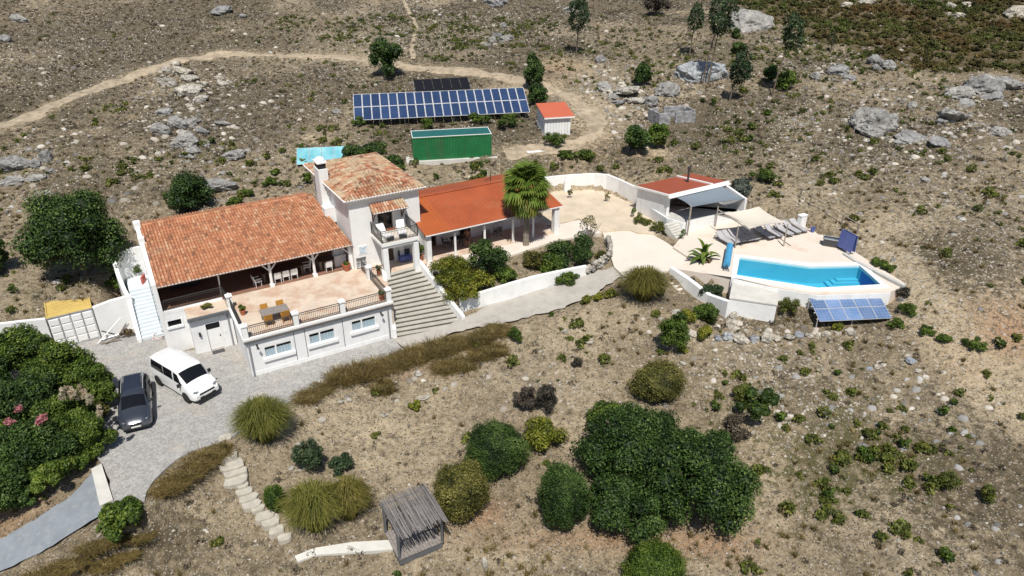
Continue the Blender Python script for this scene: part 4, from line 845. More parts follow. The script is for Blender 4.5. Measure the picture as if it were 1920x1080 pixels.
# sun loungers
def lounger():
    t = empty('sun_lounger', (0, 0, 0)); mb = MB()
    for y in (-.3, .3): mb.tube((0, y, .28), (2.0, y, .28), .025, 5)
    for x in (.0, 2.0): mb.tube((x, -.3, .28), (x, .3, .28), .025, 5)
    mb.build('frame', M['darkframe'], t)
    MB().box(.0, 1.25, -.29, .29, .29, .36).build('seat', M['cushion'], t)
    MB().hexa([(1.25, -.29, .29), (1.25, .29, .29), (1.25, .29, .36), (1.25, -.29, .36)], [(1.95, -.29, .62), (1.95, .29, .62), (1.90, .29, .69), (1.90, -.29, .69)]).build('backrest', M['cushion'], t)
    for x in (.2, 1.6):
        for y in (-.3, .3): MB().tube((x, y, 0), (x, y, .28), .025, 5).build('leg', M['darkframe'], t)
    return t
lg = [((1374,464),'leftmost sun lounger, out in the sun beside the banana plant'),((1385,461),'sun lounger at the edge of the beige sail shade, second from left'),((1396,459),'shaded sun lounger under the sail, third from left'),((1408,457),'shaded sun lounger under the sail, fourth from left'),((1420,455),'shaded sun lounger under the sail, fifth from left'),((1447,452),'half shaded sun lounger, sixth in the row'),((1463,449),'sunlit grey sun lounger left of the sail pole, seventh in the row'),((1483,446),'sunlit grey sun lounger right of the sail pole, eighth in the row'),((1497,442),'sunlit grey sun lounger, second from the right end'),((1510,439),'sunlit grey sun lounger at the right end by the white block')]
l0 = None
for (px, py), lab in lg:
    ft = P(px, py, 2.8); hd = P(px-36, py-20, 2.8); t = l0 if l0 is None else copy_tree(l0)
    if l0 is None: t = l0 = lounger()
    t.location = Vector(ft); t.rotation_euler = (0, 0, math.atan2(hd[1]-ft[1], hd[0]-ft[0])); tag(t, lab, 'sun lounger', 'sun loungers on the pool deck')
# things round the pool
b = P(1501,426,2.8); s_ = empty('shower_block', b, HA, 'white masonry block standing at the back of the pool deck', 'shower'); MB().box(-.35, .35, -.2, .2, 0, 1.1).build('block', M['white'], s_); MB().box(-.39, .39, -.24, .24, 1.1, 1.16).build('cap', M['trim'], s_)
tb = empty('trough', P(1557,460,2.8), -.45, 'dark rectangular trough on the right edge of pool deck', 'trough'); mb = MB()
mb.box(-.6, .6, -.35, -.3, 0, .6); mb.box(-.6, .6, .3, .35, 0, .6); mb.box(-.6, -.55, -.3, .3, 0, .6); mb.box(.55, .6, -.3, .3, 0, .6); mb.build('tub', M['darkframe'], tb); MB().box(-.55, .55, -.3, .3, .1, .5).build('water', M['greycanvas'], tb)
mb = MB()
for y in (-.36, .36): mb.tube((-.63, y, .62), (.63, y, .62), .04, 6)
for x in (-.63, .63): mb.tube((x, -.36, .62), (x, .36, .62), .04, 6)
mb.build('rim', M['pipe'], tb)
ft = empty('folded_table', P(1585,472,2.8), .35, 'blue folding games table folded upright beside the pool', 'games table')
for x, tl in ((-.2, .1), (.16, -.06)):
    bd = MB(); bd.hexa([(x-.02, -.76, .25), (x+.02, -.76, .25), (x+.02, .76, .25), (x-.02, .76, .25)], [(x-.02+tl, -.76, 1.65), (x+.02+tl, -.76, 1.65), (x+.02+tl, .76, 1.65), (x-.02+tl, .76, 1.65)]); bd.build('table_half', M['blue'], ft)
mb = MB(); mb.tube((-.3, -.5, .05), (.3, -.5, .05), .03, 5); mb.tube((-.3, .5, .05), (.3, .5, .05), .03, 5); mb.tube((0, -.5, .05), (0, -.5, .5), .03, 5); mb.tube((0, .5, .05), (0, .5, .5), .03, 5); mb.build('undercarriage', M['darkframe'], ft)
bk = MB().lathe([(.14, 0), (.2, .38), (.22, .4), (.19, .4), (.13, .05)], (0, 0, 0), 10).build('bucket', M['blue'], loc=P(1523,435,2.8)); tag(bk, 'small blue bucket beside the white block on deck', 'bucket')
rl = empty('cover_roller', P(1361,507,2.8), 0, 'rolled light blue pool cover on a roller at pool end', 'pool cover'); ra, rb = P(1361,508,2.8), P(1367,472,2.8); d = rb-ra; dn = d/np.linalg.norm(d)
MB().tube((0, 0, .5), d+np.array([0, 0, .5]), .26, 14).build('rolled_cover', M['bluecover'], rl, smooth=True)
for e, s in ((np.zeros(3), -1), (d, 1)):
    mb = MB(); c = e+dn*.08*s; pr_ = np.array([-dn[1], dn[0], 0]); mb.tube(c-pr_*.25, c+np.array([0, 0, .5]), .03, 5); mb.tube(c+pr_*.25, c+np.array([0, 0, .5]), .03, 5); mb.tube(c-pr_*.25, c+pr_*.25, .03, 5); mb.build('stand', M['darkframe'], rl)
fn = empty('rail_fence', G(1577,423), 0, 'simple wooden rail fence on the bank beside the pool', 'fence'); fo = np.array(G(1577,423))
fps = [np.array(G(*p)) for p in ((1500,372),(1518,386),(1577,423),(1606,440))]
for p in fps: MB().tube(p-fo-np.array([0, 0, .2]), p-fo+np.array([0, 0, .95]), .07, 7).build('post', M['bark_pale'], fn)
for a, b in zip(fps[:-1], fps[1:]): MB().tube(a-fo+np.array([0, 0, .9]), b-fo+np.array([0, 0, .9]), .045, 6).build('rail', M['bark_pale'], fn)
px_wall('deck_kerb', [(1582,478,474,2.75),(1604,492,488,2.75),(1640,512,507,2.75),(1672,530,524,2.75),(1694,541,534,2.75)], 0, .3, M['raw'], 'rough stone kerb along the right edge of the pool deck', 'kerb', .4)
# ------------------------------------------------------------------ solar panels
def cell_mat(name, c0, c1, nx, ny, line=(.25, .3, .4), lw=.03, rough=.12):
    m, t, b = nt_new(name); mp = t.nodes.new('ShaderNodeTexCoord'); sx = t.nodes.new('ShaderNodeSeparateXYZ'); t.links.new(mp.outputs['Object'], sx.inputs[0]); fs = []
    for k, n_ in ((0, nx), (1, ny)):
        a = t.nodes.new('ShaderNodeMath'); a.operation = 'MULTIPLY'; a.inputs[1].default_value = n_; t.links.new(sx.outputs[k], a.inputs[0])
        f_ = t.nodes.new('ShaderNodeMath'); f_.operation = 'FRACT'; t.links.new(a.outputs[0], f_.inputs[0]); fs.append(ramp(t, f_.outputs[0], [(0, 1), (lw, 1), (lw+.02, 0)]).outputs[0])
    mx = mixc(t, 1, fs[0], fs[1], 'LIGHTEN'); n_ = noise(t, pos(t), 1.1, 4); base = ramp(t, n_.outputs[0], [(.3, c0), (.7, c1)]).outputs[0]
    oi = t.nodes.new('ShaderNodeObjectInfo'); base = mixc(t, .7, base, ramp(t, oi.outputs['Random'], [(0, .7), (1, 1.3)]).outputs[0], 'MULTIPLY')
    t.links.new(mixc(t, mx, base, line), b.inputs['Base Color']); b.inputs['Roughness'].default_value = rough; return m
def solar(name, corners, nx, ny, cm, fm, label, cat='solar panels', frame=.05, part='solar_panel', legs=True, gap=.02, th=.045):
    BL, BR, TL = [np.array(c, float) for c in corners]; x = BR-BL; Lx = np.linalg.norm(x); x /= Lx; y = TL-BL; y -= x*(y@x); Ly = np.linalg.norm(y); y /= Ly; z = np.cross(x, y)
    root = empty(name, BL, 0, label, cat); root.matrix_world = Matrix(((x[0], y[0], z[0], BL[0]), (x[1], y[1], z[1], BL[1]), (x[2], y[2], z[2], BL[2]), (0, 0, 0, 1)))
    w, h = Lx/nx, Ly/ny; mb = MB(); g = gap; a = frame
    mb.box(g, w-g, g, a, -th, 0, 0); mb.box(g, w-g, h-a, h-g, -th, 0, 0); mb.box(g, a, a, h-a, -th, 0, 0); mb.box(w-a, w-g, a, h-a, -th, 0, 0); mb.box(a, w-a, a, h-a, -th*.8, -.008, 1)
    first = None
    for j in range(ny):
        for i in range(nx):
            if first is None: first = o = mb.build(part, [fm, cm], root)
            else: o = first.copy(); COL.objects.link(o)
            o.location = (i*w, j*h, 0)
    mb = MB()
    for k in range(ny*2): mb.box(-.1, Lx+.15, Ly*(k+.5)/(ny*2)-.03, Ly*(k+.5)/(ny*2)+.03, -.12, -.05)
    mb.build('mounting_rail', M['steel'], root)
    if legs:
        inv = root.matrix_world.inverted(); n_ = max(2, int(Lx/2.6))
        for i in range(n_+1):
            for yy in (.12, .86):
                p = BL+x*Lx*i/n_*.98+y*Ly*yy-z*.12; gz = float(ground(p[0], p[1]))-.15
                MB().tube(inv@Vector(p), inv@Vector((p[0], p[1], gz)), .04, 6).build('support_leg', M['steel'], root)
    return root
M['cells'] = cell_mat('blue_solar_cells', (.020, .038, .095), (.030, .056, .125), 7.5, 7.5, (.05, .08, .17), .06)
M['cells2'] = cell_mat('pale_blue_solar_cells', (.09, .16, .31), (.16, .235, .40), 4, 4, (.24, .31, .44), .05, .2)
M['turq'] = cell_mat('sky_painted_collector_glass', (.06, .36, .46), (.30, .62, .68), 8, 30, (.36, .66, .70), .1, .15)  # turquoise is the sky's reflection, painted into the glass colour
solar('solar_array', (P(664,226,6.9), P(994,210.5,6.9), P(659.5,177,8.75)), 20, 2, M['cells'], M['trim'], 'long array of two rows of blue solar panels on the hill')
solar('collector_row', (P(779,171,7.9), P(883,166,7.9), P(777,149,8.7)), 6, 1, M['blackpanel'], M['darkframe'], 'row of six black collectors behind the blue solar array', 'solar collectors', .03)
solar('collector_bank', (P(556,309,5.35), P(650,304,5.35), P(552.5,278,6.45)), 4, 1, M['turq'], M['trim'], 'turquoise collector panels behind the house chimney', 'solar collectors', .03)
solar('ground_solar_array', (P(1537,603,1.75), P(1673,596.5,1.75), P(1511,557,2.55)), 5, 2, M['cells2'], M['steel'], 'pale blue solar panels on a frame below the pool', 'solar panels', .03, gap=.006)
# ------------------------------------------------------------------ green container, shed, block ruin
def frame3(o, a):                                       # rotation about z so that x runs from o to a
    return math.atan2(a[1]-o[1], a[0]-o[0]), float(np.hypot(a[0]-o[0], a[1]-o[1]))
z0 = 5.5; o = P(776,302,z0); a = P(922,293.5,z0); rz, Lx = frame3(o, a); hz = vtop((776,302), z0, 259)-z0
gc = empty('green_container', o, rz, 'dark green corrugated container with teal roof below solar array', 'container'); Dp = 2.35
def corr(mb, x0, x1, y, z0_, z1, axis, out, m=0, step=.28):
    n_ = int((x1-x0)/step); pts = []
    for i in range(n_):
        s = x0+(x1-x0)*i/n_; w_ = (x1-x0)/n_
        for f_, dd in ((0, 0), (.35, 0), (.5, 1), (.85, 1)): pts.append((s+w_*f_, y+out*.05*dd))
    pts.append((x1, y)); rows = [[((p[0], p[1], z) if axis == 'x' else (p[1], p[0], z)) for p in pts] for z in (z0_, z1)]; mb.grid(rows, m)
mb = MB(); mb.box(.06, Lx-.06, .06, Dp-.06, .1, hz-.06)
corr(mb, .1, Lx-.1, .05, .12, hz-.1, 'x', -1); corr(mb, .1, Dp-.1, .05, .12, hz-.1, 'y', -1); corr(mb, .1, Dp-.1, Lx-.05, .12, hz-.1, 'y', 1)
for x in (0, Lx-.1):
    for y in (0, Dp-.1): mb.box(x, x+.1, y, y+.1, .02, hz)
mb.box(.1, Lx-.1, -.01, .06, .02, .12); mb.box(.1, Lx-.1, -.01, .06, hz-.1, hz-.003); mb.build('body', M['green_metal'], gc)
mb = MB(); mb.box(.04, Lx-.04, .04, Dp-.04, hz-.05, hz+.01); mb.build('roof', M['teal_roof'], gc)
mb = MB(); mb.box(-.02, Lx+.02, -.02, .04, hz+.001, hz+.05); mb.box(-.02, Lx+.02, Dp-.04, Dp+.02, hz+.001, hz+.05); mb.box(-.02, .04, .04, Dp-.04, hz+.001, hz+.05); mb.box(Lx-.04, Lx+.02, .04, Dp-.04, hz+.001, hz+.05); mb.build('roof_edge', M['trim'], gc)
MB().box(-.7, Lx+.5, -.35, Dp+.5, -.5, .02).build('concrete_pad', M['concrete'], gc)
z0 = 6.0; o = P(1021,256,z0); a = P(1069,253,z0); rz, Lx = frame3(o, a); sh = empty('shed', o, rz, 'small white plank shed with sloping red roof by the track', 'shed')
bk_ = P(1007,240,z0); Dp = float(np.hypot(*(bk_-o)[:2])); zf = vtop((1021,256), z0, 220)-z0
zb = zf+.45; n_ = 9
for i in range(n_):
    w_ = Lx/n_; MB().hexa([(i*w_+.012, 0, -.2), ((i+1)*w_-.012, 0, -.2), ((i+1)*w_-.012, .05, -.2), (i*w_+.012, .05, -.2)], [(i*w_+.012, 0, zf-.02), ((i+1)*w_-.012, 0, zf-.02), ((i+1)*w_-.012, .05, zf-.02), (i*w_+.012, .05, zf-.02)]).build('plank', M['white'], sh)
n_ = 8
for i in range(n_):
    w_ = Dp/n_; za = zf-.02+.45*i/n_; zc = zf-.02+.45*(i+1)/n_
    for x in (0, Lx-.05): MB().hexa([(x, .06+i*w_+.01, -.2), (x+.05, .06+i*w_+.01, -.2), (x+.05, .06+(i+1)*w_-.01, -.2), (x, .06+(i+1)*w_-.01, -.2)], [(x, .06+i*w_+.01, za), (x+.05, .06+i*w_+.01, za), (x+.05, .06+(i+1)*w_-.01, zc), (x, .06+(i+1)*w_-.01, zc)]).build('plank', M['white'], sh)
MB().box(.052, Lx-.052, .06, Dp, -.2, zf-.1).build('inner_frame', M['raw'], sh)
MB().hexa([(-.12, -.25, zf-.12), (Lx+.35, -.25, zf-.12), (Lx+.35, Dp+.25, zb+.02), (-.12, Dp+.25, zb+.02)], [(-.12, -.25, zf), (Lx+.35, -.25, zf), (Lx+.35, Dp+.25, zb+.14), (-.12, Dp+.25, zb+.14)]).build('roof', M['shed_roof'], sh)
MB().box(-.12, Lx+.35, -.285, -.253, zf-.14, zf+.0).build('fascia', M['trim'], sh)
o_ = MB().box(-.9, .9, -.2, .2, 0, .1).build('white_board', M['trim'], loc=G(1004,286)+np.array([0, 0, .03]), rz=.25); tag(o_, 'long white board lying on the ground near the shed', 'board')
z0 = 6.1; o = P(1235,236,z0); a = P(1303,229,z0); rz, Lx = frame3(o, a); ru = empty('block_hut', o, rz, 'unfinished roofless hut of grey concrete blocks on the hill', 'hut')
Dp = 2.3; Hh = vtop((1235,236), z0, 212)-z0+.15; nb = 7; bh = Hh/nb
def block_run(x0, x1, fixed, axis, hole=None, ragged=0):
    mb = MB(); n_ = max(2, int((x1-x0)/.42)); w_ = (x1-x0)/n_
    for r in range(nb):
        for i in range(-1, n_+1):
            s = max(x0, x0+(i+(.5 if r % 2 else 0))*w_); e = min(x1, x0+(i+1+(.5 if r % 2 else 0))*w_)
            if e-s < .05: continue
            z_ = r*bh-.25; zm = z_+bh/2+.25
            if hole and hole[2] < zm < hole[3]:
                if s >= hole[0]-.12 and e <= hole[1]+.12: continue
                if s < hole[0] < e: e = hole[0]
                elif s < hole[1] < e: s = hole[1]
                if e-s < .05: continue
            if ragged and r == nb-1 and (s-x0)/(x1-x0) > ragged: continue
            t = float(rng.random()*.9+.05); j = rng.random()*.012
            if axis == 'x': mb.box(s+.008, e-.008, fixed+j, fixed+.2, z_+.006, z_+bh-.006, t=t)
            else: mb.box(fixed+j, fixed+.2, s+.008, e-.008, z_+.006, z_+bh-.006, t=t)
    return mb
for args in ((0, Lx, 0, 'x', (1.4, 2.0, .1, 9), .85), (0, Lx, Dp, 'x', (1.2, 1.85, .6, 1.5)), (.21, Dp-.01, 0, 'y'), (.21, Dp-.01, Lx-.2, 'y', None, .6)):
    w_ = block_run(*args).build('block_wall', M['block'], ru, kind='stuff')
# ------------------------------------------------------------------ left courtyard wall, container, outer stair
cw = empty('courtyard_wall', P(187,633,0), 0, 'white rendered wall bounding the cobbled yard on the left', 'wall'); co = P(187,633,0)
def rel_wall(nm, pts, th, m, parent, org):
    w = []
    for px, py, yt in pts: b_ = P(px, py, 0); w.append((b_[0]-org[0], b_[1]-org[1], vtop((px, py), 0, yt), -.3))
    return MB().wall(w, th).build(nm, m, parent)
MBx = rel_wall('wall', [(-160,712,640),(0,682,610),(60,667,602),(105,655,597)], .3, M['white'], cw, co); rel_wall('wall', [(191,632,576),(225,622,563),(262,612,553)], .3, M['white'], cw, co)
a1, a2 = P(106,654,0), P(190,632.5,0); rz, Lx = frame3(a1, a2); yc = empty('shipping_container', a1, rz, 'yellow topped shipping container with white doors set in yard wall', 'container')
hz = 2.4; MB().box(.02, Lx-.02, .05, 5.6, -.1, hz-.05).build('body', M['yellow_metal'], yc)
mb = MB()
for k in range(14): mb.box(.1, Lx-.1, .35+k*.36, .35+k*.36+.2, hz-.05, hz-.015)
mb.box(0, Lx, 5.5, 5.6, hz-.05, hz+.02); mb.box(0, .08, .2, 5.5, hz-.05, hz+.02); mb.box(Lx-.08, Lx, .2, 5.5, hz-.05, hz+.02); mb.box(.08, Lx-.08, .05, .3, hz-.05, hz+.02); mb.build('roof', M['yellow_metal'], yc)
for k in (0, 1):
    x0, x1 = .06+k*(Lx/2-.03), Lx/2-.02+k*(Lx/2-.04); d = MB().box(x0, x1, -.03, .04, .05, hz-.08).build('door', M['trim'], yc); w_ = (x1-x0)/2
    for i in range(2):
        for j in range(4): MB().box(x0+i*w_+.06, x0+(i+1)*w_-.06, -.075, -.031, .16+j*.55, .16+j*.55+.42).build('door_panel', M['trim'], d)
    for i in range(1, 2): MB().tube((x0+w_, -.075, .02), (x0+w_, -.075, hz-.05), .022, 6).build('lock_bar', M['pipe'], d)
mb = MB()
for x in (0.0, Lx-.05, Lx/2-.025): mb.box(x, x+.05, -.05, .045, 0, hz)
mb.box(.05, Lx-.05, -.05, .045, hz-.075, hz); mb.box(.05, Lx-.05, -.05, .045, 0, .045); mb.build('door_frame', M['pipe'], yc)
os_ = empty('outer_stair', (*HO, 0), HA, 'pale blue outer stair with curved white wall climbing along gable', 'staircase')
M['bluestep'] = mat('pale_blue_step', (.60, .66, .70), .85, .06, 2)
for i in range(13):
    f_ = i/12; v = 8.35+f_*2.75; zt = .2+f_*2.2; MB().box(-5.85, -4.39, v, v+.26, zt-.7, zt).build('step', M['bluestep'], os_)
MB().prism([(-5.85, 11.35), (-4.39, 11.35), (-4.39, 13.6), (-5.85, 13.6)], 1.4, 2.6).build('landing', M['bluestep'], os_)
MB().wall([(-5.98, 8.2, .25, -.3), (-5.98, 9.0, 1.1, -.3), (-5.98, 10.0, 2.1, -.3), (-5.98, 10.7, 2.5, -.3), (-6.1, 11.4, 2.75, -.3)], .26).build('outer_wall', M['white'], os_)
MB().wall([(-6.1, 11.3, 2.75, 0), (-6.25, 12.2, 3.7, 0), (-6.3, 13.0, 4.5, 0), (-6.05, 13.6, 4.7, 0), (-5.5, 13.95, 4.75, 0), (-4.4, 14.05, 4.75, 0)], .26).build('outer_wall', M['white'], os_)
mb = MB(); mb.path([(-4.45, 8.3, 1.1), (-4.45, 11.0, 3.4)], .025)
for k in range(4): mb.tube((-4.45, 8.4+.8*k, .3+.65*k), (-4.45, 8.4+.8*k, 1.18+.68*k), .015, 4)
mb.build('handrail', M['iron'], os_)
o_ = MB().box(-.35, .35, -.06, .06, 0, .55).build('red_board', M['redplastic'], loc=HW(-4.75, 12.3, 2.6), rz=HA+1.2); tag(o_, 'small red board leaning at the top of outer stair', 'board')
# bits in the courtyard
pile = empty('pole_pile', P(211,640,0), 0.35, 'heap of pale poles and scrap timber against the yard wall', 'timber')
for k, (p, q, m) in enumerate((((-.9,-.1,.08),(.75,.75,1.35),'trim'),((-.8,.3,.1),(.5,.45,.25),'steel'),((-.6,.5,.7),(.2,.55,.2),'iron'),((.3,.3,.1),(1.0,.8,.85),'greywood'),((.5,.25,.1),(1.15,.75,.8),'greywood'),((-.7,-.2,.08),(.6,-.15,.14),'bark_pale'),((-.4,-.35,.1),(.5,.3,.16),'bark'))): MB().tube(p, q, .045, 6).build('pole', M[m], pile)
hc = MB()
for k in range(5):
    pts = [(.42*math.cos(a)+.03*k, .42*math.sin(a)+.02*(k % 2), .05+.06*k+.03*math.sin(3*a+k)) for a in np.linspace(0, 2*math.pi, 15)]; hc.path(pts, .02, 5, mi=k % 2)
tag(hc.build('hose_coil', [M['trim'], M['redplastic']], loc=P(298,633,0)), 'pale and red coiled hose at the foot of outer stair', 'hose')
mt = MB().box(-.4, .4, -.22, .22, .004, .03).build('doormat', M['darkframe'], loc=P(410,659,0), rz=HA); tag(mt, 'dark doormat in front of the white door', 'doormat')
kb = MB().prism(pp([(172,882),(191,872),(213,940),(188,951)], 0), -.8, .12).build('concrete_ramp_edge', M['concrete'], kind='structure'); kb['label'] = 'pale concrete strip where the road meets the cobbles'
# ------------------------------------------------------------------ vehicles
def car_paint(name, col, metal=0, rough=.3, spec=.5):
    m, t, b = nt_new(name); b.inputs['Base Color'].default_value = (*col, 1); b.inputs['Metallic'].default_value = metal; b.inputs['Roughness'].default_value = rough; b.inputs['Coat Weight'].default_value = .6; b.inputs['Coat Roughness'].default_value = .08; return m
M['vanwhite'] = car_paint('white_van_paint', (.80, .80, .79)); M['cargrey'] = car_paint('dark_grey_metallic', (.14, .152, .175), .8, .25); M['lamp'] = car_paint('headlamp_glass', (.30, .31, .33), .3, .1); M['plate'] = mat('number_plate', (.7, .7, .68), .5, .03)
def vehicle(name, loc, heading, spec, label, cat):
    root = empty(name, loc, heading, label, cat); S = spec['stations']; paint = spec['paint']; arr = []
    for x, w, zb, zs, zbelt, wr, zr, crown_ in S:
        half = [(w*.80, zb), (w*.97, zb+.10), (w, zs), (w*.985, (zs+zbelt)/2+.05), (w*.95, zbelt), (w*.95*.5+wr*.5+.02, (zbelt+zr)/2), (wr, zr-.07), (wr*.9, zr-.015), (wr*.5, zr+crown_*.7), (0, zr+crown_)]
        arr.append([(x, y, z) for y, z in half]+[(x, -y, z) for y, z in half[-2::-1]])
    arr = np.array(arr); mb = MB(); mb.grid([list(map(tuple, r)) for r in arr]); nk = arr.shape[1]
    for r in (0, -1): mb.add([tuple(p) for p in arr[r]], [tuple(range(nk))])
    mb.add([tuple(arr[0][0]), tuple(arr[-1][0]), tuple(arr[-1][-1]), tuple(arr[0][-1])], [(0, 1, 2, 3)])
    body = mb.build('body', paint, root, smooth=35); xs = np.array([s[0] for s in S]); cen = arr.mean(axis=(0, 1))
    def pt(x, k):
        i = int(np.clip(np.searchsorted(xs, x)-1, 0, len(xs)-2)); f_ = (x-xs[i])/(xs[i+1]-xs[i]); r = arr[i]*(1-f_)+arr[i+1]*f_; j = int(min(math.floor(k), nk-2)); return r[j]*(1-(k-j))+r[j+1]*(k-j)
    def patch(nm, poly_rows, m, off=.012, parent=root):   # rows of (x, k)
        rows = [[pt(*q) for q in r] for r in poly_rows]; R = np.array(rows); du = np.gradient(R, axis=0); dv = np.gradient(R, axis=1); nn = np.cross(du, dv); nn /= np.linalg.norm(nn, axis=2)[..., None]+1e-9
        s = np.sign(((R-np.array([cen[0], 0, cen[2]-.3]))*nn).sum(2))[..., None]; R = R+nn*s*off; return MB().grid([list(map(tuple, r)) for r in R]).build(nm, m, parent, smooth=True)
    def pgrid(x0a, x0b, x1a, x1b, k0, k1, n_=5, m_=8): return [[(x0a+(x0b-x0a)*j/n_+((x1a+(x1b-x1a)*j/n_)-(x0a+(x0b-x0a)*j/n_))*i/m_, k0+(k1-k0)*j/n_) for j in range(n_+1)] for i in range(m_+1)]
    for nm, q in spec['glass']:
        patch(nm, pgrid(*q), M['glassdark'])
        if q[4] < 9 and q[5] <= 9: patch(nm, pgrid(*q[:4], nk-1-q[4], nk-1-q[5]), M['glassdark'])
    R_ = spec['wheel_r']; wy = spec['wheel_y']; w0 = None
    for x in spec['axles']:
        for s in (-1, 1):
            if w0 is None:
                w0 = empty('wheel', (0, 0, 0), parent=root); t = MB()
                t.lathe([(R_*.6, -.1), (R_*.97, -.1), (R_, -.06), (R_, .06), (R_*.97, .1), (R_*.6, .1)], n=20); ty = t.build('tyre', M['black'], w0, smooth=50); ty.rotation_euler = (rad(90), 0, 0)
                r_ = MB(); r_.lathe([(R_*.18, .085), (R_*.58, .095), (R_*.62, .06), (R_*.62, -.06), (R_*.58, -.095), (R_*.18, -.085)], n=16)
                for q in range(5): r_.box(-.03, .03, .05, R_*.55, -.1, .1); a_ = 2*math.pi/5; r_.v[-8:] = [(v[0]*math.cos(a_*q)-v[1]*math.sin(a_*q), v[0]*math.sin(a_*q)+v[1]*math.cos(a_*q), v[2]) for v in r_.v[-8:]]
                rm = r_.build('rim', M['steel'], w0); rm.rotation_euler = (rad(90), 0, 0); w = w0
            else: w = copy_tree(w0, root)
            w.location = (x, s*wy, R_)
            MB().lathe([(R_*1.16, -.01), (R_*1.16, .01)], (0, 0, 0), 20).build('wheel_arch', M['black'], root, loc=(x, s*spec['arch'], R_+.02)).rotation_euler = (rad(90), 0, 0)
    for s in (-1, 1):
        for nm, (x, y, z, dx, dy, dz), m in spec['pairs']:
            c = MB(); c.hexa([(x-dx, s*(y-dy), z-dz), (x+dx*.6, s*(y-dy), z-dz*.8), (x+dx*.3, s*(y+dy), z-dz*.8), (x-dx, s*(y+dy), z-dz)], [(x-dx, s*(y-dy), z+dz), (x+dx*.2, s*(y-dy), z+dz), (x-dx*.2, s*(y+dy), z+dz), (x-dx, s*(y+dy), z+dz*1.1)]); c.build(nm, m, root)
    for nm, (x0, x1, y, z0_, z1), m in spec['singles']: MB().box(x0, x1, -y, y, z0_, z1).build(nm, m, root)
    return root
# x, halfwidth, zbottom, zsill, zbelt, halfroof, zroof, crown
van_s = [(-2.42, .84, .42, .65, 1.05, .76, 1.55, .02), (-2.36, .92, .30, .62, 1.12, .80, 1.80, .05), (-2.2, .955, .24, .60, 1.14, .82, 1.88, .05), (-1.0, .96, .22, .60, 1.14, .83, 1.90, .06), (.55, .96, .22, .60, 1.13, .82, 1.90, .06), (.85, .96, .22, .60, 1.12, .80, 1.84, .05), (1.62, .955, .22, .60, 1.10, .76, 1.24, .05), (2.05, .93, .24, .58, .98, .72, 1.08, .04), (2.30, .86, .26, .56, .84, .66, .93, .02), (2.42, .76, .30, .50, .70, .60, .74, .0)]
f0 = P(304,721,0); f1 = P(355,753,0); hd = math.atan2(f1[1]-f0[1], f1[0]-f0[0]); lf = np.array([-math.sin(hd), math.cos(hd)]); vc = (f0+f1)[:2]/2+lf*.82
van = vehicle('van', (*vc, .01), hd, dict(stations=van_s, paint=M['vanwhite'], glass=[('windscreen', (1.56, 1.56, .93, .87, 6.5, 11.5, 8, 5)), ('rear_window', (-2.15, -2.05, -.72, -.78, 4.15, 5.9)), ('side_window', (-.68, -.72, .33, .28, 4.15, 5.9)), ('door_window', (.45, .45, 1.35, .82, 4.15, 5.8))],
    wheel_r=.335, wheel_y=.89, arch=.966, axles=(-1.58, 1.52), pairs=[('headlight', (2.30, .66, .84, .13, .15, .10), M['lamp']), ('door_mirror', (1.2, 1.06, 1.16, .06, .10, .12), M['black']), ('fog_lamp', (2.36, .66, .46, .05, .14, .08), M['black'])],
    singles=[('grille', (2.28, 2.43, .50, .655, .765), M['black']), ('bumper', (2.36, 2.50, .76, .26, .40), M['black']), ('lower_grille', (2.36, 2.47, .52, .44, .52), M['black']), ('number_plate', (2.46, 2.49, .26, .53, .62), M['plate']), ('rear_lamp', (-2.43, -2.40, .8, .9, 1.0), M['redplastic'])]), 'white passenger van with dark windows parked near the door', 'van')
car_s = [(-2.32, .78, .40, .62, .92, .60, 1.02, .01), (-2.24, .86, .28, .60, .98, .64, 1.22, .03), (-2.0, .90, .22, .58, 1.0, .64, 1.40, .04), (-.8, .915, .20, .56, .99, .66, 1.47, .05), (.2, .915, .20, .56, .97, .64, 1.44, .05), (.42, .915, .20, .56, .96, .63, 1.38, .04), (1.15, .91, .20, .56, .94, .70, 1.0, .05), (1.75, .90, .21, .55, .86, .68, .90, .05), (2.12, .85, .24, .52, .76, .62, .80, .03), (2.30, .72, .28, .46, .62, .52, .66, .0)]
cf = (P(233,819,0)+P(292,804,0))[:2]/2; chd = math.atan2(-.91, .42); dv = np.array([math.cos(chd), math.sin(chd)])
M['carroof'] = car_paint('dark_blue_roof_glass', (.035, .045, .075), .2, .15)
car = vehicle('estate_car', (*(cf-dv*2.35+np.array([-.12, .0])), .01), chd, dict(stations=car_s, paint=M['cargrey'], glass=[('windscreen', (1.14, 1.14, .45, .36, 6.4, 11.6, 8, 5)), ('rear_window', (-1.95, -1.85, -1.0, -1.05, 4.2, 5.9)), ('side_window', (-.92, -.96, .0, -.06, 4.2, 5.9)), ('front_window', (.08, .04, .85, .40, 4.2, 5.8))],
    wheel_r=.325, wheel_y=.84, arch=.921, axles=(-1.38, 1.40), pairs=[('headlight', (2.14, .66, .68, .14, .14, .07), M['lamp']), ('door_mirror', (.72, 1.0, .98, .06, .10, .08), M['black']), ('fog_lamp', (2.2, .6, .40, .05, .14, .06), M['black'])],
    singles=[('grille', (2.2, 2.325, .30, .50, .62), M['black']), ('bumper', (2.2, 2.34, .70, .26, .36), M['black']), ('number_plate', (2.33, 2.345, .26, .38, .48), M['plate']), ('rear_lamp', (-2.34, -2.30, .7, .8, .9), M['redplastic'])]), 'dark grey estate car parked beside the green bushes', 'car')
for s in (-1, 1): MB().tube((-1.9, s*.60, 1.50), (.1, s*.60, 1.53), .02, 5).build('roof_rail', M['steel'], car)
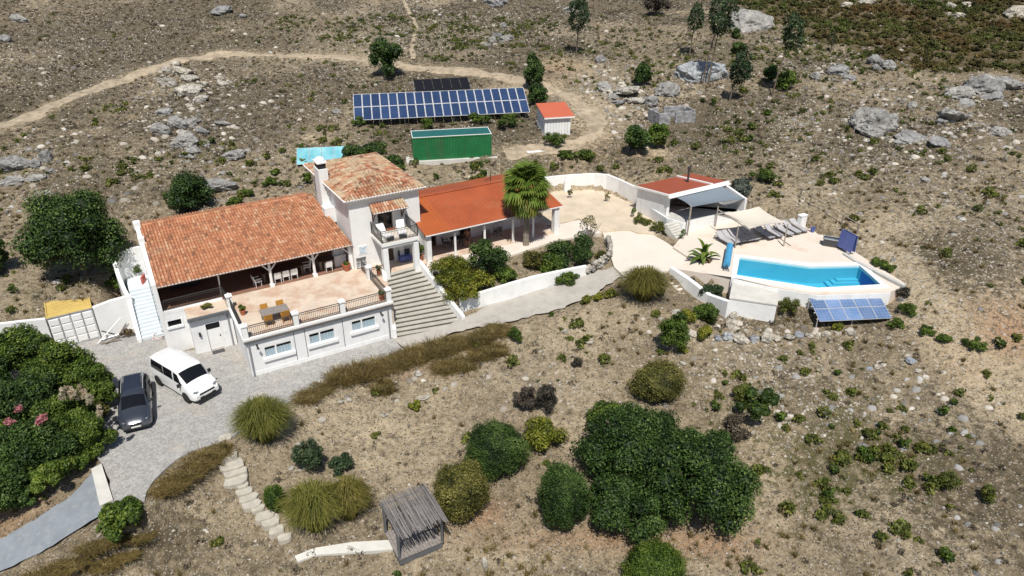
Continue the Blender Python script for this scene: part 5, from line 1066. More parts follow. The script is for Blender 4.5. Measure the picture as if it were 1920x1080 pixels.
MB().hexa([(-1.85, -.5, 1.40), (.0, -.5, 1.45), (.0, .5, 1.45), (-1.85, .5, 1.40)], [(-1.8, -.46, 1.485), (-.05, -.46, 1.545), (-.05, .46, 1.545), (-1.8, .46, 1.485)]).build('roof_panel', M['carroof'], car)
# ------------------------------------------------------------------ terrace furniture
tq = [P(*p, 3.65) for p in ((485,577),(537,566.5),(546,585),(487,595))]; tc = sum(tq)/4; L1 = float(np.linalg.norm(tq[1]-tq[0])); 
picnic('outdoor_table', (tc[0], tc[1], 2.905), HA, 'long grey wooden table on the sunny terrace', 'table', M['greywood'], M['greywood'], L1, .95)
for (du, dv_, r, lab) in ((-.55, -.52, 0, 'left amber chair at the railing side of terrace table'), (.55, -.52, 0, 'right amber chair at the railing side of terrace table'), (-.5, .5, math.pi, 'left amber chair on house side of terrace table'), (.55, .5, math.pi, 'right amber chair on house side of terrace table')):
    p = tc[:2]+du*HU+dv_*HV; chair_at('amber_chair', (*p, 2.905), HA+r+math.pi, lab, 'amber chairs round the terrace table', M['yellowchair'])
picnic('dining_table', HW(4.3, 7.6, 2.9), HA, 'long dining table in the loggia shade by white chairs', 'table', M['wood'], M['bark'], 3.0, 1.0, chunky=True)
for u, v, r, lab in ((2.35, 6.9, -1.4, 'white chair at the left end of shaded dining table'), (3.75, 6.75, 0, 'first white chair along the sunny side of dining table'), (4.35, 6.8, 0, 'second white chair along the sunny side of dining table'), (4.95, 6.8, 0, 'third white chair along the sunny side of dining table'), (6.1, 7.5, 1.5, 'white chair at the right end of shaded dining table')): chair_at('white_chair', HW(u, v, 2.9), HA+r+math.pi, lab, 'white chairs in the loggia', M['plastic_white'])
picnic('side_table', HW(7.6, 7.5, 2.9), HA, 'short wooden table near the tower in the loggia', 'table', M['wood'], M['bark_pale'], 1.3, .9, chunky=True)
chair_at('white_chair', HW(7.55, 6.75, 2.9), HA+math.pi, 'white chair at the short table near the tower', 'white chairs in the loggia', M['plastic_white'])
bq = empty('barbecue', HW(8.6, 7.4, 2.9), HA, 'white masonry barbecue in the loggia corner by the tower', 'barbecue'); MB().box(-.45, .45, -.35, .35, 0, .9).build('base', M['white'], bq); MB().hexa([(-.45, -.1, .9), (.45, -.1, .9), (.45, .35, .9), (-.45, .35, .9)], [(-.25, .1, 1.7), (.25, .1, 1.7), (.25, .35, 1.7), (-.25, .35, 1.7)]).build('hood', M['white'], bq)
so = empty('bench', HW(-2.2, 9.6, 2.9), HA, 'dark bench in the shaded left end of loggia', 'bench'); MB().box(-1, 1, -.35, .35, .1, .42).build('seat', M['dark'], so); MB().box(-1, 1, .25, .4, .423, .85).build('backrest', M['dark'], so)
def pot(loc, r, h, label, plant=None, group=None):
    t = empty('plant_pot', loc, 0, label, 'pot', group); MB().lathe([(r*.65, 0), (r, h*.85), (r*1.1, h*.86), (r*1.1, h), (r*.9, h), (r*.85, h*.8)], n=12).build('pot', M['terracotta'], t, smooth=40); MB().lathe([(.01, h*.8), (r*.86, h*.82)], n=12).build('soil', M['bark'], t); return t
pots = [pot(HW(.55, 3.2, 2.905), .2, .4, 'terracotta pot standing by the left terrace railing'), pot(HW(9.4, .5, 2.905), .2, .42, 'terracotta pot in the front right terrace corner'), pot(HW(8.75, 6.1, 2.905), .3, .55, 'large terracotta pot beside the barbecue at tower'), pot(HW(10.6, 4.3, 2.89), .17, .4, 'small pot behind the short railing beside stairs'), pot(HW(14.25, 4.9, 2.88), .22, .5, 'pot with tall plant beside the right balcony pillar')]
for u, r, lab in ((11.5, .15, 'white deck chair on the left of the tower balcony'), (12.75, -.25, 'white deck chair on the right of the tower balcony')):
    t = empty('deck_chair', HW(u, 4.55, 5.585), HA+r, lab, 'deck chair', 'white deck chairs on the balcony'); MB().box(-.3, .3, -.65, .45, .25, .34).build('seat', M['plastic_white'], t)
    MB().hexa([(-.3, .45, .25), (.3, .45, .25), (.3, .55, .25), (-.3, .55, .25)], [(-.3, .85, .85), (.3, .85, .85), (.3, .95, .85), (-.3, .95, .85)]).build('backrest', M['plastic_white'], t); MB().box(-.28, .28, -.72, -.655, .0, .3).build('footrest', M['darkframe'], t)
    for x in (-.25, .25): MB().box(x-.03, x+.03, -.5, .5, 0, .247).build('leg', M['plastic_white'], t)
picnic('veranda_table', HW(17.9, 6.0, 2.875), HA, 'dark table in the veranda shade near the first door', 'table', M['dark'], M['iron'], 1.0, .7)
chair_at('veranda_chair', HW(17.0, 6.1, 2.875), HA+1.5, 'dark chair left of the veranda table', 'dark chairs on the veranda', M['darkframe'])
for u, lab in ((20.6, 'dark veranda lounge chair right of the standing person'), (21.7, 'dark veranda lounge chair nearest the palm')): chair_at('veranda_chair', HW(u, 6.1, 2.875), HA+math.pi, lab, 'dark chairs on the veranda', M['darkframe'])
bn = empty('porch_bench', HW(13.3, 5.5, 2.885), HA, 'dark blue bench under the balcony against the tower wall', 'bench'); MB().box(-.55, .4, -.22, .22, .1, .45).build('seat', M['blue'], bn); MB().box(-.55, .4, .2, .28, .453, .85).build('backrest', M['darkframe'], bn)
# person on the veranda
def person(loc, rz, label):
    J = dict(pelvis=(0,0,.93), waist=(0,0,1.06), chest=(0,-.01,1.28), neck=(0,-.01,1.46), head0=(0,.02,1.56), head1=(0,.03,1.70), ls=(.17,0,1.40), le=(.27,.0,1.12), lw=(.17,.16,1.02), lh=(.12,.22,1.03), rs=(-.17,0,1.40), re=(-.25,-.02,1.12), rw=(-.24,.05,.88), rh=(-.24,.07,.80), lk=(.11,.02,.50), la=(.11,-.02,.09), lt=(.12,.13,.04), rk=(-.11,.04,.50), ra=(-.12,.0,.09), rt=(-.13,.15,.04), lhp=(.10,0,.88), rhp=(-.10,0,.88))
    rr = dict(pelvis=.145, waist=.13, chest=.155, neck=.055, head0=.085, head1=.085, ls=.07, le=.045, lw=.035, lh=.04, rs=.07, re=.045, rw=.035, rh=.04, lk=.065, la=.045, lt=.04, rk=.065, ra=.045, rt=.04, lhp=.10, rhp=.10)
    E_ = [('pelvis','waist'),('waist','chest'),('chest','neck'),('neck','head0'),('head0','head1'),('chest','ls'),('ls','le'),('le','lw'),('lw','lh'),('chest','rs'),('rs','re'),('re','rw'),('rw','rh'),('pelvis','lhp'),('lhp','lk'),('lk','la'),('la','lt'),('pelvis','rhp'),('rhp','rk'),('rk','ra'),('ra','rt')]
    ks = list(J); me = bpy.data.meshes.new('person'); me.from_pydata([J[k] for k in ks], [(ks.index(a), ks.index(b)) for a, b in E_], [])
    tmp = bpy.data.objects.new('person', me); COL.objects.link(tmp); tmp.modifiers.new('skin', 'SKIN'); 
    for v, k in zip(me.skin_vertices[0].data, ks): v.radius = (rr[k], rr[k]*(.75 if k in ('pelvis','waist','chest') else 1)); v.use_root = (k == 'pelvis')
    sd = tmp.modifiers.new('sub', 'SUBSURF'); sd.levels = sd.render_levels = 2
    dg = bpy.context.evaluated_depsgraph_get(); m2 = bpy.data.meshes.new_from_object(tmp.evaluated_get(dg)); bpy.data.objects.remove(tmp); m2.name = 'person'; m2.materials.clear(); m2.materials.append(M['skin']); m2.polygons.foreach_set('use_smooth', [True]*len(m2.polygons))
    o = link('person', m2, None, loc); o.rotation_euler = (0, 0, rz); tag(o, label, 'person')
    h = MB(); h.lathe([(.02, .125), (.075, .10), (.105, .03), (.108, -.03), (.10, -.08)], (0, .0, 1.665), 12, sy=1.08); h.build('hair', M['black'], o, smooth=True)
    s = MB(); s.lathe([(.185, .60), (.178, .82), (.165, .98)], (0, 0, 0), 14, sy=.72); s.build('shorts', M['cloth_dark'], o, smooth=True); return o
person(HW(18.55, 5.35, 2.875), HA+2.6, 'dark haired person in dark shorts standing on the veranda')
# ------------------------------------------------------------------ brushwood pergola, path, stone steps
pz = -3.0
fl_ = [P(748,1050,pz+.05), P(832,1015,pz+.05), P(797,972,pz+.05), P(716,999,pz+.05)]
pz = float(ground(*(sum(fl_)/4)[:2]))+.18; fl_ = [P(748,1050,pz), P(832,1015,pz), None, P(716,999,pz)]; 
rz, Lx = frame3(fl_[0], fl_[1]); Dp = float(np.hypot(*(fl_[3]-fl_[0])[:2])); ex = (fl_[1]-fl_[0])/Lx; Dp = abs(float((fl_[3]-fl_[0])[:2]@np.array([-ex[1], ex[0]])))
pg = empty('pergola', fl_[0], rz, 'small timber pergola roofed with grey brushwood over a deck', 'pergola'); n_ = 14
for i in range(n_): MB().box(Lx*i/n_+.008, Lx*(i+1)/n_-.008, 0, Dp, -.06, 0).build('deck_board', M['greywood'], pg)
MB().box(.05, Lx-.05, .05, Dp-.05, -.5, -.064).build('deck_base', M['darkgrey'], pg)
ph_ = vtop((748,1050), pz, 1001)-pz
for x in (.06, Lx-.06):
    for y in (.06, Dp-.06): MB().box(x-.055, x+.055, y-.055, y+.055, .0, ph_).build('post', M['darkgrey'], pg)
for x in (.06, Lx-.06): MB().box(x-.05, x+.05, -.2, Dp+.2, ph_, ph_+.1).build('beam', M['darkgrey'], pg)
for y in (.06, Dp/2, Dp-.06): MB().box(-.1, Lx+.1, y-.04, y+.04, ph_+.103, ph_+.17).build('cross_beam', M['darkgrey'], pg)
stk = [tint_mat('grey_brushwood', [(0, (.07, .062, .06)), (.5, (.19, .175, .17)), (1, (.34, .32, .31))], .95, 6, .3)][0]
mb = MB()
for i in range(150):
    x = Lx*(rng.random()*1.06-.03); y0 = -.25-rng.random()*.5 if rng.random() < .75 else rng.random()*Dp*.4; y1 = Dp+.1+rng.random()*.3 if rng.random() < .8 else Dp*(.5+.4*rng.random()); zz = ph_+.19+rng.random()*.08; dx = (rng.random()-.5)*.18
    mb.tube((x, y0, zz-.03*(y0 < -.3)), (x+dx, y1, zz+(rng.random()-.5)*.05), .014+.012*rng.random(), 5, .010, t=float(rng.beta(2, 2)))
mb.build('brushwood_stick', stk, pg, kind='stuff')
lp = [(553,1046),(590,1031),(660,1020),(733,1016)]; rp = [(559,1058),(592,1046),(662,1041),(737,1034)]
def pathrib(l, r):
    rows = [[np.array([*q[:2], float(ground(q[0], q[1]))+.13]) for q in (np.array(G(*a))*(1-k)+np.array(G(*b))*k for k in np.linspace(0, 1, 5))] for a, b in zip(l, r)]
    out = []
    for A_, B_ in zip(rows[:-1], rows[1:]):
        for s in np.linspace(0, 1, 7)[:-1]: out.append([a_*(1-s)+b_*s for a_, b_ in zip(A_, B_)])
    out.append(rows[-1]); up = out; mb = MB().grid(up); 
    ed = [r_[0] for r_ in up]+[r_[-1] for r_ in up[::-1]]
    for a_, b_ in zip(ed, ed[1:]+ed[:1]): mb.add([a_, b_, b_-[0, 0, .5], a_-[0, 0, .5]], [(0, 1, 2, 3)])
    return mb
o_ = pathrib(lp, rp).build('footpath', M['concrete'], kind='structure'); o_['label'] = 'short white concrete path leading to the pergola'
# ------------------------------------------------------------------ rocks
def rock_mat(name, c0, c1, c2):
    m, t, b = nt_new(name); v = pos(t); n = noise(t, v, .9, 8, .7); f_ = noise(t, v, 5, 6, .75)
    c = ramp(t, n.outputs[0], [(.30, c0), (.52, c1), (.70, c2)]).outputs[0]
    c = mixc(t, .8, c, ramp(t, f_.outputs[0], [(.3, .55), (.5, 1.0), (.7, 1.3)]).outputs[0], 'MULTIPLY')
    vo = t.nodes.new('ShaderNodeTexVoronoi'); vo.feature = 'DISTANCE_TO_EDGE'; vo.inputs['Scale'].default_value = .9; dm = t.nodes.new('ShaderNodeVectorMath'); dm.operation = 'ADD'; t.links.new(v, dm.inputs[0]); t.links.new(n.outputs['Color'], dm.inputs[1]); t.links.new(dm.outputs[0], vo.inputs['Vector'])
    c = mixc(t, ramp(t, vo.outputs['Distance'], [(.0, .75), (.045, 0)]).outputs[0], c, (.07, .065, .06))
    oi = t.nodes.new('ShaderNodeObjectInfo'); c = mixc(t, .5, c, ramp(t, oi.outputs['Random'], [(0, (.75, .76, .8)), (1, (1.25, 1.2, 1.1))]).outputs[0], 'MULTIPLY')
    t.links.new(c, b.inputs['Base Color']); b.inputs['Roughness'].default_value = .95; b.inputs['Specular IOR Level'].default_value = .15
    bump(t, b, noise(t, v, 2.6, 8, .75).outputs[0], .9, .2); return m
M['rock'] = rock_mat('grey_granite', (.17, .168, .165), (.31, .308, .30), (.44, .43, .41))
M['rockpale'] = rock_mat('pale_limestone', (.28, .255, .215), (.47, .44, .385), (.60, .57, .515))
M['slab'] = mat('pale_stone_slab', (.43, .40, .34), .9, .18, 2.2, dirt=((.33, .30, .25), .56, 3, .6), bmp=12)
M['rockblue'] = rock_mat('blue_grey_stone', (.20, .22, .245), (.33, .355, .385), (.46, .475, .49))
def rock_mesh(seed, sub=4, planes=15, mat_=None, nz=.13):
    r = np.random.default_rng(seed); bm = bmesh.new(); bmesh.ops.create_icosphere(bm, subdivisions=sub, radius=1); N_ = r.normal(size=(planes, 3)); N_ /= np.linalg.norm(N_, axis=1)[:, None]; hh = r.uniform(.62, 1.0, planes)
    for v in bm.verts:
        d = np.array(v.co); d /= np.linalg.norm(d); dp = N_@d; k = dp > .15; rr = min(1.05, float((hh[k]/dp[k]).min()) if k.any() else 1.05)
        a_ = float(vnoise(d[0]*2.6+9+d[2]*1.7, d[1]*2.6+d[2]*2+9, seed+50, 1.0)); b_ = float(vnoise(d[0]*6+20+d[2]*3, d[1]*6+d[2]*5+20, seed+51, 1.0)); c_ = float(vnoise(d[0]*14+40, d[1]*14+d[2]*12+40, seed+52, 1.0)); n_ = (a_-.5)*2*nz-max(0, .12-abs(b_-.5))*.75-max(0, .05-abs(a_-.45))*1.6+(c_-.5)*nz*.35; v.co = Vector(d*(rr+n_))
    me = bpy.data.meshes.new('boulder'); bm.to_mesh(me); bm.free(); me.materials.append(mat_ or M['rock'])
    me.polygons.foreach_set('use_smooth', [True]*len(me.polygons)); me.set_sharp_from_angle(angle=rad(22)); return me
RM = {k: [rock_mesh(100+10*i+j, 4, 10+2*j, M[k]) for j in range(4)] for i, k in enumerate(('rock', 'rockpale', 'rockblue'))}
def boulder(px, py, w, h, label, group, kind='rock', name='boulder'):
    p = G(px, py+h*.28); s = mpp(p); W_ = w*s; gz = math.atan2(CH-p[2], p[1]); dep = W_*rng.uniform(.7, .95); Hh = max(.18*W_, (h*s-dep*math.sin(gz))/math.cos(gz)) if h*s > dep*math.sin(gz) else .2*W_
    if h*s < dep*math.sin(gz): dep = max(.3*W_, h*s/math.sin(gz)*.85)
    o = link(name, random.choice(RM[kind]), None, (p[0], p[1], float(ground(p[0], p[1]))+Hh*.18), (rng.uniform(-.25, .25), rng.uniform(-.25, .25), rng.uniform(-.5, .5)), (W_*.54, dep*.56, Hh*.62)); return tag(o, label, 'rock', group)
ORD = ['first', 'second', 'third', 'fourth', 'fifth', 'sixth', 'seventh', 'eighth', 'ninth', 'tenth', 'eleventh', 'twelfth', 'thirteenth', 'fourteenth', 'fifteenth', 'sixteenth', 'seventeenth', 'eighteenth', 'nineteenth', 'twentieth']
def cluster(lst, where, group, kind='rock', noun='boulder', adj='grey'):
    lst = sorted(lst)
    for i, (x, y, w, h) in enumerate(lst):
        big = ('large ' if w > 40 else 'small ' if w < 18 else ''); k = kind if not isinstance(kind, (list, tuple)) else random.choice(kind)
        a = {'rock': 'grey', 'rockpale': 'pale', 'rockblue': 'blue grey'}[k]
        lab = f'{big}{a} {noun} {where}' if len(lst) == 1 else f'{big}{a} {noun}, {ORD[i]} from left {where}'
        boulder(x, y, w, h, lab, group, k, noun)
cluster([(331,118,22,14),(340,131,38,26),(313,129,17,16),(314,153,36,24),(355,144,32,20),(353,166,52,34),(378,184,28,17),(384,156,14,14),(411,146,18,11),(418,155,22,16)], 'in the cluster under the track bend', 'boulders under the track bend', 'rockpale')
cluster([(311,208,30,20),(335,229,32,34),(304,240,40,32),(360,227,36,26),(350,258,54,44),(334,269,24,20),(380,245,24,17),(364,281,30,20),(351,291,28,18),(386,267,22,16),(418,229,30,16),(444,285,44,30)], 'in the outcrop left of the turquoise panels', 'boulders of the middle left outcrop')
cluster([(408,342,68,44)], 'just above the tiled roof beside small tree', 'boulders above the house')
cluster([(33,302,60,42),(67,304,26,24),(90,292,22,36),(22,334,54,24),(67,330,40,20),(95,318,26,14)], 'in the outcrop at left above big tree', 'boulders of the far left outcrop')
cluster([(36,35,27,20),(10,72,24,16),(413,19,48,20),(455,30,14,10)], 'along the upper left edge of the hillside', 'boulders of the upper left hillside', ['rock', 'rockblue'])
cluster([(923,74,20,16),(949,71,27,20),(935,65,20,12),(943,48,14,11),(914,85,12,12),(932,3,44,24)], 'in the little group above the solar array', 'boulders above the solar array', 'rock')
cluster([(1068,17,24,16),(1125,111,22,17)], 'near the lone slim tree above the track', 'boulders by the lone slim tree', 'rock')
cluster([(1400,37,96,44)], 'flat outcrop above the twin trunk tree', 'boulders of the upper right', 'rock')
cluster([(1312,130,88,60)], 'partly shaded by the twin trunk tree', 'boulders of the upper right', 'rockblue')
cluster([(1249,167,50,34),(1177,167,54,24),(1134,160,40,22),(1222,188,34,26),(1190,186,40,16),(1160,190,30,14),(1150,178,22,12)], 'in the rock bank above the block hut', 'boulders above the block hut', ['rock', 'rockpale', 'rock'])
cluster([(1527,141,24,20),(1575,129,44,24),(1595,145,26,14),(1640,112,30,24),(1664,123,28,22),(1642,127,18,16)], 'below the dark heath', 'boulders below the heath', 'rock')
cluster([(1620,222,64,50),(1655,226,66,56),(1640,208,60,30),(1630,240,50,30),(1709,197,18,16),(1708,252,64,24),(1690,262,30,16),(1767,266,44,16)], 'in the big grey outcrop on right hillside', 'boulders of the big right outcrop')
cluster([(1795,172,56,30),(1838,160,74,50),(1886,154,66,40),(1862,178,46,24),(1786,212,72,34),(1764,226,20,14),(1874,244,38,22),(1815,190,30,14)], 'in the right edge outcrop', 'boulders of the right edge outcrop')
cluster([(1587,10,22,14),(1625,3,30,14),(1782,11,20,12),(1811,8,22,12),(1796,28,24,16),(1778,26,14,10),(1907,22,44,26),(1706,22,12,8)], 'sticking out of the heath at top right', 'boulders in the heath', 'rockpale')
cluster([(1735,336,20,12),(630,208,22,14)], 'alone on the open slope', 'lone boulders', 'rock')
cluster([(1346,631,15,16),(1363,629,23,23),(1387,631,34,27),(1413,634,20,22),(1436,630,26,30),(1457,633,17,17),(1479,629,25,17),(1498,626,20,20),(1516,627,16,13),(1529,624,17,13),(1548,625,16,15),(1570,622,14,10),(1593,619,22,20)], 'in the row below the pool', 'row of stones below the pool', ['rockpale', 'rockblue', 'rockpale'], 'stone')
cluster([(1370,606,20,26),(1384,606,16,12),(1379,615,15,13),(1376,591,16,20)], 'in the stack by the pump room corner', 'stones by the pump room', 'rockpale', 'stone')
cluster([(1706,675,22,17),(1645,687,14,12),(1720,693,16,12),(1630,690,14,10)], 'on the slope below the solar frame', 'loose stones on the right slope', ['rockblue', 'rockpale'], 'stone')
cluster([(792,742,27,16),(785,612+90,14,10),(720,775,16,12),(604,783,16,12),(640,752,14,10),(655,748,14,12),(560,833,12,12),(635,900,24,12),(548,876,14,12),(782,698,12,14)], 'on the bank below the concrete drive', 'loose stones below the drive', 'rockpale', 'stone')
cluster([(910,1056,14,26),(1136,663,14,10),(1105,640,15,11),(1060,620,12,9),(1280,680,14,12)], 'on the lower garden slope', 'loose stones on the lower slope', 'rockpale', 'stone')
cluster([(1295,622,26,12),(1270,585,22,12)], 'in the planted bank below the steps', 'stones in the planted bank', 'rockpale', 'stone')
steps_px = [(422,825,26,13),(431,856,30,18),(434,874,50,24),(441,888,46,20),(444,903,46,22),(456,914,24,12),(460,926,33,15),(467,937,36,16),(473,949,34,17),(486,957,26,12),(497,970,38,17),(507,982,36,22),(519,998,30,16),(536,1013,28,13)]
for i, (x, y, w, h) in enumerate(steps_px):
    p = G(x, y); s = mpp(p); hw, hd = w*s/2, h*s/2/math.sin(math.atan2(CH-p[2], p[1]))*.95; k = 9; poly = []
    for j in range(k):
        a = 2*math.pi*j/k; rr = rng.uniform(.82, 1.08); poly.append((hw*rr*math.copysign(abs(math.cos(a))**.6, math.cos(a)), hd*rr*math.copysign(abs(math.sin(a))**.6, math.sin(a))))
    mb = MB(); mb.hexa([(a, b, -.3) for a, b in poly], [(a, b, .06+rng.uniform(-.01, .01)) for a, b in poly]); mb.hexa([(a, b, .06) for a, b in poly], [(a*.93, b*.93, .085) for a, b in poly])
    o = mb.build('stone_step', M['slab'], loc=(p[0], p[1], p[2]+.1), rz=.45); tag(o, f'flat pale stone slab, {ORD[i]} from the top of the garden steps', 'stone step', 'stone slab steps down the garden')
# dry stone wall at the plaza corner of the garden
dw = empty('dry_stone_wall', P(1098,514,2.1), 0, 'rough curved dry stone wall where the garden meets the plaza', 'wall'); do = P(1098,514,2.1); kk = 0
dpts = [P(1100,513,2.12), P(1122,500,2.3), P(1140,487,2.45), P(1144,470,2.6), P(1138,455,2.6)]
for s in np.linspace(0, .999, 16):
    i = int(s*4); f_ = s*4-i; p = dpts[i]*(1-f_)+dpts[i+1]*f_
    for j in range(3):
        o = link('stone', RM['rockpale' if kk % 3 else 'rock'][kk % 4], dw, p-do+np.array([rng.normal()*.05, rng.normal()*.05-.03*j, .05+.24*j]), (rng.uniform(0, 6), rng.uniform(0, 6), rng.uniform(0, 6)), rng.uniform(.17, .25)); kk += 1
# loose rubble scattered over the open ground
def scatter(n, seed, ymax=137, dens=None):
    r = np.random.default_rng(seed); y = np.sqrt(r.uniform(22**2, ymax**2, n)); x = r.uniform(-1, 1, n)*(y*.9+4); ok = wildness(x, y) > .75; x, y = x[ok], y[ok]
    z = ground(x, y); qx, qy = project(x, y, z); k = (qx > -330) & (qx < 2250) & (qy > -110) & (qy < 1300); x, y, z, qx, qy = x[k], y[k], z[k], qx[k], qy[k]
    if dens is not None: k = r.random(len(x)) < dens(x, y, qx, qy); x, y, z = x[k], y[k], z[k]
    return x, y, z
def gridval(A_, x, y): return A_[np.clip(np.searchsorted(GY, y)-1, 0, len(GY)-1), np.clip(np.searchsorted(GX, x)-1, 0, len(GX)-1)]
def onroad(x, y): return polydist(x, y, track, False)
BK = [G(a, b) for a, b in ((1655,470),(1700,525),(1748,578),(1800,632),(1850,680),(1905,735),(1975,800))]
def rubble(n, seed, smin, smax, m, lift=.1):
    x, y, z = scatter(n, seed, dens=lambda x, y, a, b: np.clip((-.05+2.6*(vnoise(x, y, 31, .16)*vnoise(x, y, 32, .7))**1.3+.32*(y > 60)+.9*gridval(gravel, x, y)-.5*gridval(sand, x, y)-.8*gridval(heath, x, y))*np.where(y < 52, .55, 1)*np.where((onroad(x, y) < 1.5) | (polydist(x, y, BK, False) < 1.0), .1, 1), 0.03, 1))
    r = np.random.default_rng(seed+1); N_ = len(x); s = smin+(smax-smin)*r.random(N_)**4.5*np.where(y < 50, .85, 1.15)
    base = np.array([(1,0,0),(-1,0,0),(0,1,0),(0,-1,0),(0,0,1),(0,0,-1)], float)[None]*r.uniform(.55, 1.15, (N_, 6, 1))+r.normal(size=(N_, 6, 3))*.16
    a = r.uniform(0, 6.28, N_); c, sn = np.cos(a), np.sin(a); X = base[..., 0]*c[:, None]-base[..., 1]*sn[:, None]; Y = (base[..., 0]*sn[:, None]+base[..., 1]*c[:, None])*.8; Zc = base[..., 2]*.6
    V = np.stack([x[:, None]+X*s[:, None], y[:, None]+Y*s[:, None], z[:, None]+Zc*s[:, None]+s[:, None]*lift], -1).reshape(-1, 3)
    T = np.array([(0,2,4),(2,1,4),(1,3,4),(3,0,4),(2,0,5),(1,2,5),(3,1,5),(0,3,5)]); Q = (T[None]+6*np.arange(N_)[:, None, None]).reshape(-1, 3)
    return mesh_np('rubble', V, Q, m, np.repeat(r.random(N_), 6))
M['rubble'] = tint_mat('loose_stone', [(0, (.15, .135, .12)), (.35, (.29, .26, .215)), (.7, (.42, .38, .325)), (1, (.54, .505, .445))], .95, 4, .3)
tag(link('rubble', rubble(150000, 41, .025, .20, M['rubble'])), 'loose pale stones littering the hillside soil', kind='stuff')

# ------------------------------------------------------------------ foliage
def leaf_arrays(pos_, nrm, size, r, aspect=.55):
    n = len(pos_); t = r.normal(size=(n, 3)); t -= nrm*(t*nrm).sum(1)[:, None]; t /= np.linalg.norm(t, axis=1)[:, None]+1e-9; b = np.cross(nrm, t); s = size[:, None]
    V = np.stack([pos_-t*s*.5, pos_+b*s*aspect*.5-nrm*s*.06, pos_+t*s*.5, pos_-b*s*aspect*.5-nrm*s*.06], 1).reshape(-1, 3)
    return V, np.arange(n*4).reshape(-1, 4)
def crown_mesh(name, m, seed, R, n, leaf, nb=14, z0=None, shell=.5, ball=(.32, .5), core=True, flat=0, low=.0, aspect=.55, tmul=1.0):
    """ellipsoid crown standing on z=0 with radii R; built from leaf clumps"""
    r = np.random.default_rng(seed); R = np.array(R, float); z0 = R[2] if z0 is None else z0; d = r.normal(size=(nb, 3)); d /= np.linalg.norm(d, axis=1)[:, None]; d[:, 2] = np.where(d[:, 2] < -.5, -d[:, 2], d[:, 2])
    c = d*R*r.uniform(shell, .78, nb)[:, None]; br = r.uniform(*ball, nb)*R.min()*1.05; c = np.r_[c, [[0, 0, 0]]]; br = np.r_[br, R.min()*.62]
    w = br**2/(br**2).sum(); bi = r.choice(len(br), n, p=w); dd = r.normal(size=(n, 3)); dd /= np.linalg.norm(dd, axis=1)[:, None]; dd[:, 2] = np.where((dd[:, 2] < 0) & (r.random(n) < .5), -dd[:, 2], dd[:, 2])
    rr = r.uniform(.72, 1.08, n); el = np.ones(3) if R.max()/R.min() < 1.6 else (R/R.min())**.5
    p = c[bi]+dd*(br[bi]*rr)[:, None]*el
    ins = np.zeros(n)
    for k in range(len(br)): ins = np.maximum(ins, np.where(bi == k, 0, 1-np.linalg.norm((p-c[k])/el, axis=1)/br[k]))
    keep = (ins < .35) & (p[:, 2] > -z0+low); p, dd, bi, rr = p[keep], dd[keep], bi[keep], rr[keep]; n = len(p)
    nrm = dd+r.normal(size=(n, 3))*.55+np.array([0, 0, .25]); nrm /= np.linalg.norm(nrm, axis=1)[:, None]
    bt = r.normal(size=len(br))*.10; T = np.clip(.40+bt[bi]*1.2+r.normal(size=n)*.21+.14*(rr-.9)/.18, 0, 1)*tmul  # outer leaves lighter, inner ones darker: highlights and shaded gaps put into the tint
    V, Q = leaf_arrays(p, nrm, leaf*r.uniform(.7, 1.4, n), r, aspect); T = np.repeat(T, 4)
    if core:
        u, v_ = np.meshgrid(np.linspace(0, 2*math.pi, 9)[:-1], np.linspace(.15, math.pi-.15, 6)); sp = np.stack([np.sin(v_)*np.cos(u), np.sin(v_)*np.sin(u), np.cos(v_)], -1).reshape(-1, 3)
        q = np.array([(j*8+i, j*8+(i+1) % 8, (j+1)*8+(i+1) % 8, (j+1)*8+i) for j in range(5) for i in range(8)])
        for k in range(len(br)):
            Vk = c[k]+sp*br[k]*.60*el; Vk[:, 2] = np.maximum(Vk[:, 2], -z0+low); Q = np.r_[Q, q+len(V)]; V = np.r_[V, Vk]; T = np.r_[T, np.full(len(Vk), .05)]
    V = V+np.array([0, 0, z0]); return mesh_np(name, V, Q, m, T)
